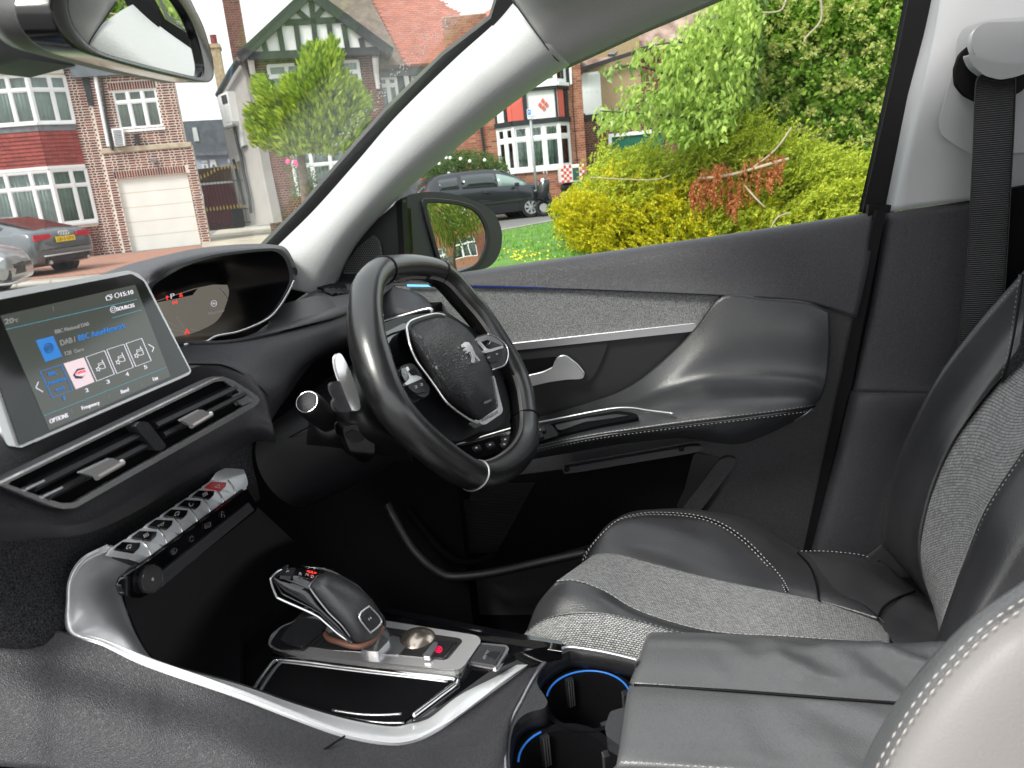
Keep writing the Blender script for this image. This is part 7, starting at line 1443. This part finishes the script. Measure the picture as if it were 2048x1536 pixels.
for s in (1, -1): MB().tube([SW(-.33, s*.1, 1.02), SW(-.28, s*.32, 1.05)], .016, 8).build('handlebar', hubm, sc2); MB().lathe(SW(-.33, s*.3, 1.2), (1, 0, 0), [(.001, -.01), (.06, 0), (.05, .02), (.001, .02)], 12).build('mirror', hubm, sc2, smooth=True)
bx = MB().box(SW(.42, 0, 1.12), sx*.34, sy*.28, (0, 0, .24)).build('top_box', mat('box_white', (.75,.72,.7), .5), sc2, bevel=.03); rd = mat('box_red', (.6,.06,.06), .5)
for i in range(9):
    for j in range(6):
        if (i+j) % 2 == 0 and not 3 < i < 7: MB().box(SW(.12+i*.075, -.285, .92+j*.08), sx*.036, sy*.004, (0, 0, .038)).build('red_check', rd, bx)
MB().box(SW(.5, -.285, 1.1), sx*.09, sy*.006, (0, 0, .17)).build('dark_label', mat('box_dark', (.03,.08,.07), .5), bx)
# ================================================================ plants
def leafmesh(mb, p, d, n, L, w, fold=.25):
    s = d.cross(n); s = s.normalized() if s.length > 1e-6 else Vector((1, 0, 0)); nn = s.cross(d).normalized()
    mb.v += [p, p+d*L*.45+s*w+nn*w*fold, p+d*L, p+d*L*.45-s*w+nn*w*fold]; b = len(mb.v)-4; mb.f += [(b, b+1, b+2), (b, b+2, b+3)]; mb.m += [0, 0]
rv3 = lambda r: Vector((r.gauss(0, 1), r.gauss(0, 1), r.gauss(0, 1))).normalized()
def crown(name, poly, Y, dep, ncl, per, size, L, w, m, par, seed, dirf, kind='stuff', jit=.5, core=None):
    """leaf clumps filling a crown: outline in pixels at distance Y, real depth dep"""
    r = random.Random(seed); mb = MB(); xs = [p[0] for p in poly]; ys = [p[1] for p in poly]; k = 0; cs = []
    while k < ncl:
        q = (r.uniform(min(xs), max(xs)), r.uniform(min(ys), max(ys)))
        if not inside(q, poly): continue
        k += 1; c = at(q[0], q[1], Y=Y+r.uniform(-dep, dep)*.5); cs.append(c); ax = dirf(r, q)
        for i in range(per):
            o = rv3(r)*size*r.random()**.5; d = (ax*1.3+rv3(r)*jit).normalized(); leafmesh(mb, c+o, d, rv3(r), L*r.uniform(.6, 1.2), w*r.uniform(.7, 1.2))
    o = mb.build(name, m, par, kind=kind); return o, cs
# hedge behind the hatchback
hg = empty('hedge', at(930, 360, Y=23), 'rounded green front garden hedge with a few white flowers behind the hatchback', 'hedge'); hg.location.z = 0
hp = px('P', (830,420),(850,330),(880,310),(920,303),(960,306),(1000,318),(1016,345),(1020,380),(1000,420))
crown('foliage', hp, 23.3, 1.6, 900, 22, .16, .07, .022, leafm('hedge_leaves', (.06,.12,.03), (.14,.22,.06)), hg, 11, lambda r, q: rv3(r), jit=1)
mb = MB(); r = random.Random(4)
for i in range(8): q = (r.uniform(870, 1000), r.uniform(312, 350)); mb.lathe(at(q[0], q[1], Y=22.4), (0, -1, .3), [(.001, 0), (.05, .02), (.02, .04)], 6)
mb.build('white_flowers', E_['white'], hg, kind='stuff')
# conifer
tr = at(613, 400, Y=18); cf = empty('conifer_tree', (tr.x, tr.y, 0), 'bright green conifer with a bare trunk in front of the black and white gable', 'tree')
t0 = at(600, 300, Y=18); MB().tube([(tr.x+.05, tr.y, 0), tuple(tr), tuple(t0), tuple(at(650, 150, Y=18))], [.16, .13, .09, .03], 10).build('trunk', mat('conifer_bark', (.2,.15,.12), .9, bump=1, bs=20, bdist=.01, var=.3, vs=9), cf, smooth=True)
cp_ = cr([Vector(q) for q in px('A2', (352,515),(400,500),(432,620),(500,560),(560,480),(640,470),(632,345),(700,305),(770,300),(815,262),(835,320),(860,390),(890,470),(965,545),(1000,620),(1040,660),(1000,760),(985,850),(900,925),(760,940),(650,935),(540,960),(440,915),(350,880),(312,760),(330,680),(385,650))], 3, True)
up1 = lambda r, q: Vector((r.gauss(0, .5), r.gauss(0, .5), .9)).normalized()
def cone(r, q): return Vector(((q[0]-610)/110+r.gauss(0, .3), -.5+r.gauss(0, .3), .8)).normalized()
crown('foliage', cp_, 17.6, 1.9, 1500, 13, .13, .20, .034, leafm('conifer_sprays', (.12,.23,.02), (.5,.62,.05)), cf, 21, cone, jit=.45)
crown('inner_foliage', [Vector((612, 215))+(q-Vector((612, 215)))*.88 for q in cp_], 18.6, .6, 700, 16, .2, .14, .05, leafm('conifer_inner_shade', (.05,.1,.015), (.12,.2,.03)), cf, 22, cone)  # inner sprays coloured darker for the shade inside the crown
rs = empty('rose_bush', at(590, 400, Y=22), 'thin rose bush with pink flowers below the conifer', 'bush'); rs.location.z = 0
crown('foliage', px('A2', (520,1060),(560,980),(650,1000),(720,1060),(740,1200),(560,1220)), 22, .5, 110, 12, .12, .06, .02, leafm('rose_leaves', (.07,.13,.04), (.16,.24,.08)), rs, 31, lambda r, q: rv3(r), jit=1)
for p in ((545,995),(590,1000),(608,1012)): MB().lathe(at(*px('A2', p)[0], Y=21.7), (0, -1, .2), [(.001, 0), (.06, .01), (.085, .05), (.05, .08), (.001, .05)], 9).build('pink_rose', mat('pink_petals', (.75,.07,.25), .6), rs, smooth=True)
# golden juniper across the verge
jb = at(1420, 470, Z=0); ju = empty('juniper_bush', (jb.x, 12, 0), 'spreading golden juniper with a rusty dead patch beside the verge', 'bush')
jp = px('P', (1110,405),(1150,380),(1170,355),(1215,300),(1190,275),(1240,310),(1290,290),(1330,320),(1390,290),(1420,250),(1500,225),(1520,250),(1580,270),(1640,290),(1700,310),(1780,330),(1800,420),(1780,470),(1500,520),(1210,520),(1150,490),(1115,450))
spr = lambda r, q: Vector((.55+r.gauss(0, .35), r.gauss(-.2, .35), .55+r.gauss(0, .3))).normalized()
sprl = lambda r, q: Vector((-.35+r.gauss(0, .5), -.4+r.gauss(0, .3), .55+r.gauss(0, .3))).normalized()
def sprays(name, poly, Y, dep, n, L0, m, seed, df, per=26, w=.012, ll=.045):
    r = random.Random(seed); mb = MB(); xs = [p[0] for p in poly]; ys = [p[1] for p in poly]; k = 0
    while k < n:
        q = (r.uniform(min(xs), max(xs)), r.uniform(min(ys), max(ys)))
        if not inside(q, poly): continue
        k += 1; c = at(q[0], q[1], Y=Y+r.uniform(-dep, dep)*.5); d = df(r, q); L = L0*r.uniform(.6, 1.3); c = c-d*L*.6; dr = Vector((0, 0, -.12)) 
        for i in range(per):
            t = (i+r.random())/per; p = c+d*L*t+dr*t*t*L; dd = (d*.9+rv3(r)*.55).normalized(); leafmesh(mb, p+rv3(r)*.012*(1.3-t)*2, dd, rv3(r), ll*(1.3-t*.6), w)
    return mb.build(name, m, ju, kind='stuff')
gold = leafm('golden_sprays', (.42,.42,.02), (.85,.74,.03)); lime = leafm('lime_sprays', (.28,.38,.03), (.70,.74,.09)); dgr = leafm('juniper_inner_shade', (.08,.14,.02), (.24,.31,.05)); rust = leafm('rusty_sprays', (.34,.09,.03), (.62,.24,.1))  # dgr: shade deep in the bush put into the leaf colour
left = px('P', (1108,400),(1160,380),(1190,390),(1260,395),(1330,380),(1400,420),(1440,470),(1400,525),(1210,520),(1150,490),(1112,450))
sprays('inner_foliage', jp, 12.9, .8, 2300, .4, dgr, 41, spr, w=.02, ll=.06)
sprays('green_foliage', jp, 12.1, 1.1, 3300, .36, lime, 42, spr)
sprays('leading_shoots', px('P', (1170,350),(1215,290),(1190,262),(1245,300),(1290,275),(1330,310),(1385,270),(1410,235),(1500,205),(1530,240),(1590,250),(1640,285),(1700,300),(1785,300),(1790,345),(1700,350),(1600,320),(1500,270),(1420,300),(1300,330)), 11.9, .8, 260, .75, lime, 47, spr, per=44)
sprays('golden_foliage', left, 11.5, .8, 1500, .26, gold, 43, sprl)
sprays('golden_foliage', px('P', (1130,380),(1230,320),(1330,350),(1500,380),(1620,420),(1500,500),(1250,460)), 11.7, .8, 380, .3, gold, 48, spr)
yg = leafm('yellow_green_sprays', (.36,.44,.04), (.7,.72,.08))
sprays('yellow_green_foliage', px('P', (1180,380),(1240,330),(1290,330),(1350,400),(1560,420),(1650,360),(1790,340),(1790,440),(1600,470),(1400,500),(1250,420)), 11.6, .8, 1100, .26, yg, 44, spr)
sprays('dead_foliage', px('P', (1375,370),(1400,350),(1440,335),(1480,350),(1500,330),(1575,320),(1560,370),(1530,385),(1480,400),(1475,440),(1455,438),(1430,420),(1385,420)), 11.2, .4, 120, .2, rust, 45, lambda r, q: Vector((r.gauss(0, .3), -.2, -.9)).normalized())
brk = mat('pale_dead_bark', (.42,.33,.26), .9, bump=.6, bs=30, var=.2, vs=9)
for pts, rr_ in (([(1395,358,11.3),(1450,352,11.2),(1500,340,11.1),(1550,325,11.1),(1578,318,11.1)], .022), ([(1500,340,11.1),(1550,300,11.2),(1583,255,11.3)], .012), ([(1488,370,11.1),(1510,395,11),(1530,415,11)], .012), ([(1180,355,11.2),(1300,360,11.1),(1340,350,11.2)], .008), ([(1540,460,11),(1555,435,11),(1580,425,11)], .01)): MB().tube(cr([at(a, b, Y=y) for a, b, y in pts], 4), rr_, 6).build('dead_branch', brk, ju, smooth=True)
# ivy covered tree
iv = empty('ivy_tree', (at(1620, 300, Y=15).x, 15, 0), 'tall dark tree densely covered in flowering ivy at the right of the side window', 'tree')
ip_ = px('P', (1420,250),(1425,180),(1455,120),(1440,60),(1470,-60),(1880,-60),(1880,330),(1700,330),(1640,310),(1600,280),(1560,290),(1500,240))
MB().tube([(iv.location.x, 15.2, 0), (iv.location.x-.1, 15.2, 2), (iv.location.x+.1, 15.2, 5)], [.3, .25, .18], 10).build('trunk', mat('tree_bark', (.12,.09,.07), .9, bump=1, bs=15, bdist=.02), iv, smooth=True)
rl = lambda r, q: Vector((r.gauss(0, .6), -.7+r.gauss(0, .4), -.1+r.gauss(0, .6))).normalized()
crown('foliage', ip_, 14.1, 1.7, 2500, 20, .16, .085, .036, leafm('ivy_leaves', (.12,.26,.03), (.38,.56,.09), rough=.35, trans=.35), iv, 51, rl, jit=.9)
crown('inner_foliage', ip_, 15.3, .8, 900, 18, .3, .14, .06, leafm('ivy_inner_shade', (.06,.13,.025), (.17,.28,.06)), iv, 52, rl, jit=1)  # back layer in darker green, standing for shade behind the outer ivy
mb = MB(); r = random.Random(53); k = 0
while k < 330:
    q = (r.uniform(1440, 1800), r.uniform(-10, 300))
    if not inside(q, ip_): continue
    k += 1; c = at(q[0], q[1], Y=13.1+r.uniform(0, .5))
    for i in range(22): d = rv3(r); d.y = -abs(d.y); leafmesh(mb, c+d*.015, d, rv3(r), .075, .015)
mb.build('ivy_flowers', leafm('ivy_blossom', (.5,.55,.14), (.7,.72,.3)), iv, kind='stuff')
for pts in ([(1480,-20,13.0),(1500,15,12.9),(1520,25,12.9),(1560,22,12.9),(1572,0,12.9)], [(1500,15,12.9),(1505,60,12.9),(1497,100,13)], [(1640,-10,12.9),(1642,40,12.9),(1612,75,12.9),(1610,85,12.9)], [(1495,30,12.9),(1488,65,12.95)]): MB().tube(cr([at(a, b, Y=y) for a, b, y in pts], 4), .016, 6).build('dead_twig', brk, iv, smooth=True)
# light leaved cherry-like tree nearer the window
ch = empty('broadleaf_tree', (at(1400, 250, Y=10.8).x, 13.4, 0), 'light green broadleaved tree with drooping leaves left of the ivy tree', 'tree')
lm_ = leafm('fresh_leaves', (.24,.38,.06), (.55,.68,.17), rough=.4, trans=.45)
dn = lambda r, q: Vector((-.25+r.gauss(0, .35), r.gauss(-.3, .35), -.75+r.gauss(0, .25))).normalized()
cpoly = px('P', (1330,95),(1370,60),(1400,30),(1430,-20),(1520,-20),(1500,120),(1490,220),(1420,280),(1330,270),(1290,255),(1200,240),(1195,220),(1240,225),(1265,200),(1240,180),(1300,170),(1350,170),(1270,105),(1290,90))
crown('foliage', cpoly, 11.4, 1.5, 420, 12, .17, .11, .027, lm_, ch, 61, dn, jit=.5)
crown('foliage', px('P', (1380,60),(1520,-20),(1500,240),(1400,290),(1330,250),(1360,180)), 12.4, .8, 420, 14, .2, .12, .034, leafm('shaded_leaves', (.1,.19,.04), (.24,.34,.09)), ch, 62, dn, jit=.6)
twg = mat('twig_bark', (.1,.08,.06), .9)
brs = [[(1500,200,12.2),(1420,170,11.6),(1340,150,11.2),(1265,130,10.9),(1210,145,10.8)], [(1500,260,12),(1400,238,11.4),(1300,228,11),(1200,222,10.8)], [(1490,120,12),(1420,90,11.4),(1350,85,11),(1280,95,10.8)], [(1480,200,12),(1380,160,11.4),(1260,215,10.9)], [(1500,300,12.4),(1480,150,12.2),(1450,20,12)]]
leafme = None
for i, b in enumerate(brs):
    P3 = cr([at(x, y, Y=z) for x, y, z in b], 8); MB().tube(P3, [.022*(1-.7*j/len(P3)) for j in range(len(P3))], 6).build('branch', twg, ch, smooth=True)
mb = MB(); leafmesh(mb, Vector((0, 0, 0)), Vector((0, 0, -1)), Vector((0, 1, 0)), .12, .028, .35); leafme = bpy.data.meshes.new('leaf'); leafme.from_pydata([tuple(v) for v in mb.v], [], mb.f); leafme.materials.append(rmat('single_leaf', [(.2,.34,.08), (.42,.55,.18), (.28,.42,.1)], .4))
r = random.Random(64); cl_ = wloc(ch)
for i in range(240):
    b = brs[r.choice((0, 0, 1, 1, 2, 3))]; P3 = [at(x, y, Y=z) for x, y, z in b]; t = r.random()**.7*(len(P3)-1); j = min(int(t), len(P3)-2); p = P3[j].lerp(P3[j+1], t-j)+rv3(r)*.08
    o = bpy.data.objects.new('leaf', leafme); C.objects.link(o); o.parent = ch; o.location = p-cl_; o.rotation_euler = (r.gauss(0, .5), r.gauss(.2, .5), r.uniform(0, 6.3)); s = r.uniform(.7, 1.25); o.scale = (s, s, s)
# street tree, pole, houses and cars that only the door mirror shows
st_ = Vector((10.7, 8.2, 0)); mt = empty('street_tree', st_, 'street tree with hanging yellow green leaves on the verge, seen in the door mirror', 'tree')
MB().tube([st_, st_+Vector((.05, 0, 1.0)), st_+Vector((-.1, .1, 2.2)), st_+Vector((.1, .1, 4.4))], [.24, .16, .14, .08], 10).build('trunk', mat('street_tree_bark', (.16,.12,.09), .9, bump=1, bs=15, bdist=.02), mt, smooth=True)
r = random.Random(71); mb = MB()
for i in range(1900):
    d = rv3(r); c = st_+Vector((d.x*2.7, d.y*2.7, 4.3+d.z*2.2)) if r.random() < .7 else st_+Vector((r.gauss(0, 1.1), r.gauss(0, 1.1), 3.9+r.gauss(0, 1.0)))
    for k in range(10): leafmesh(mb, c+rv3(r)*.2+Vector((0, 0, -.05*k)), Vector((r.gauss(0, .3), r.gauss(0, .3), -1)).normalized(), rv3(r), .15, .035)
mb.build('foliage', leafm('street_leaves', (.12,.2,.03), (.40,.46,.08)), mt, kind='stuff')
fm = Fr((14.6, 27.6, 0), R(-57.5)); mh = empty('mirrored_terrace', fm.w(14, 0), 'long brick terrace beyond the street tree, seen only in the door mirror', 'house')
hs = [(1+i*3.9, 3+i*3.9, z, z+1.5) for i in range(7) for z in (.7, 3.4)]
wall('wall', fm, mh, 0, 28, -.2, 6, hs, 0, E_['brick2'])
for h in hs: window(fm, mh, h[0], h[1], h[2], h[3], 3, .3, out=-.05)
fm.B('roof', -.3, 28.3, 6, 7.5, -5, .4, E_['roofb'], mh)
tag(MB().tube([(12.4, 11.6, 0), (12.4, 11.6, 6)], .07, 8).build('lamp_post', mat('post_grey', (.4,.42,.42), .5), smooth=True), 'slim grey lamp post beside the street tree, seen in the door mirror', 'lamp post')
for (x, y, rz, lb) in ((19.5, 9.5, R(-85), 'dark car parked nearest the mirrored terrace, left of the trunk in the door mirror'), (17.5, 15.5, R(-88), 'dark car parked right of the tree trunk in the door mirror')):
    c = copy_tree(hb); p = Vector((x, y, 0)); c['label'] = lb; c.location = (x, y, 0); c.rotation_euler.z = rz
# ================================================================ what stands just behind the frame edge: rear trim, seat cores, headrests
MB().bb((.62, 1.305, .38), (1.9, 1.335, 1.13)).build('rear_door_trim', M['pad'], body, bevel=.008)
MB().bb((.62, 1.29, 1.13), (1.9, 1.36, 1.17)).build('rear_window_ledge', M['pad2'], body, bevel=.01)
MB().bb((.55, 1.31, .38), (.64, 1.36, 1.5)).build('b_pillar_rear_edge', M['padd'], body, bevel=.01)
MB().prism([Vector((.50, .88, .62)), Vector((.50, 1.20, .62)), Vector((.60, 1.19, 1.22)), Vector((.60, .90, 1.22))], (.1, 0, 0)).build('backrest_core', M['leather'], ds, bevel=.03, seg=3)
MB().bb((.62, .93, 1.27), (.71, 1.15, 1.42)).build('headrest', M['leather'], ds, bevel=.035, seg=4)
MB().prism([Vector((.22, -.08, .45)), Vector((.22, .36, .45)), Vector((.30, .34, 1.06)), Vector((.30, -.06, 1.06))], (.12, 0, 0)).build('backrest_core', M['sunwashed'], ps, bevel=.04, seg=3)
MB().bb((.6, -.2, .38), (1.9, 1.3, .42)).build('rear_floor', M['void'], body)
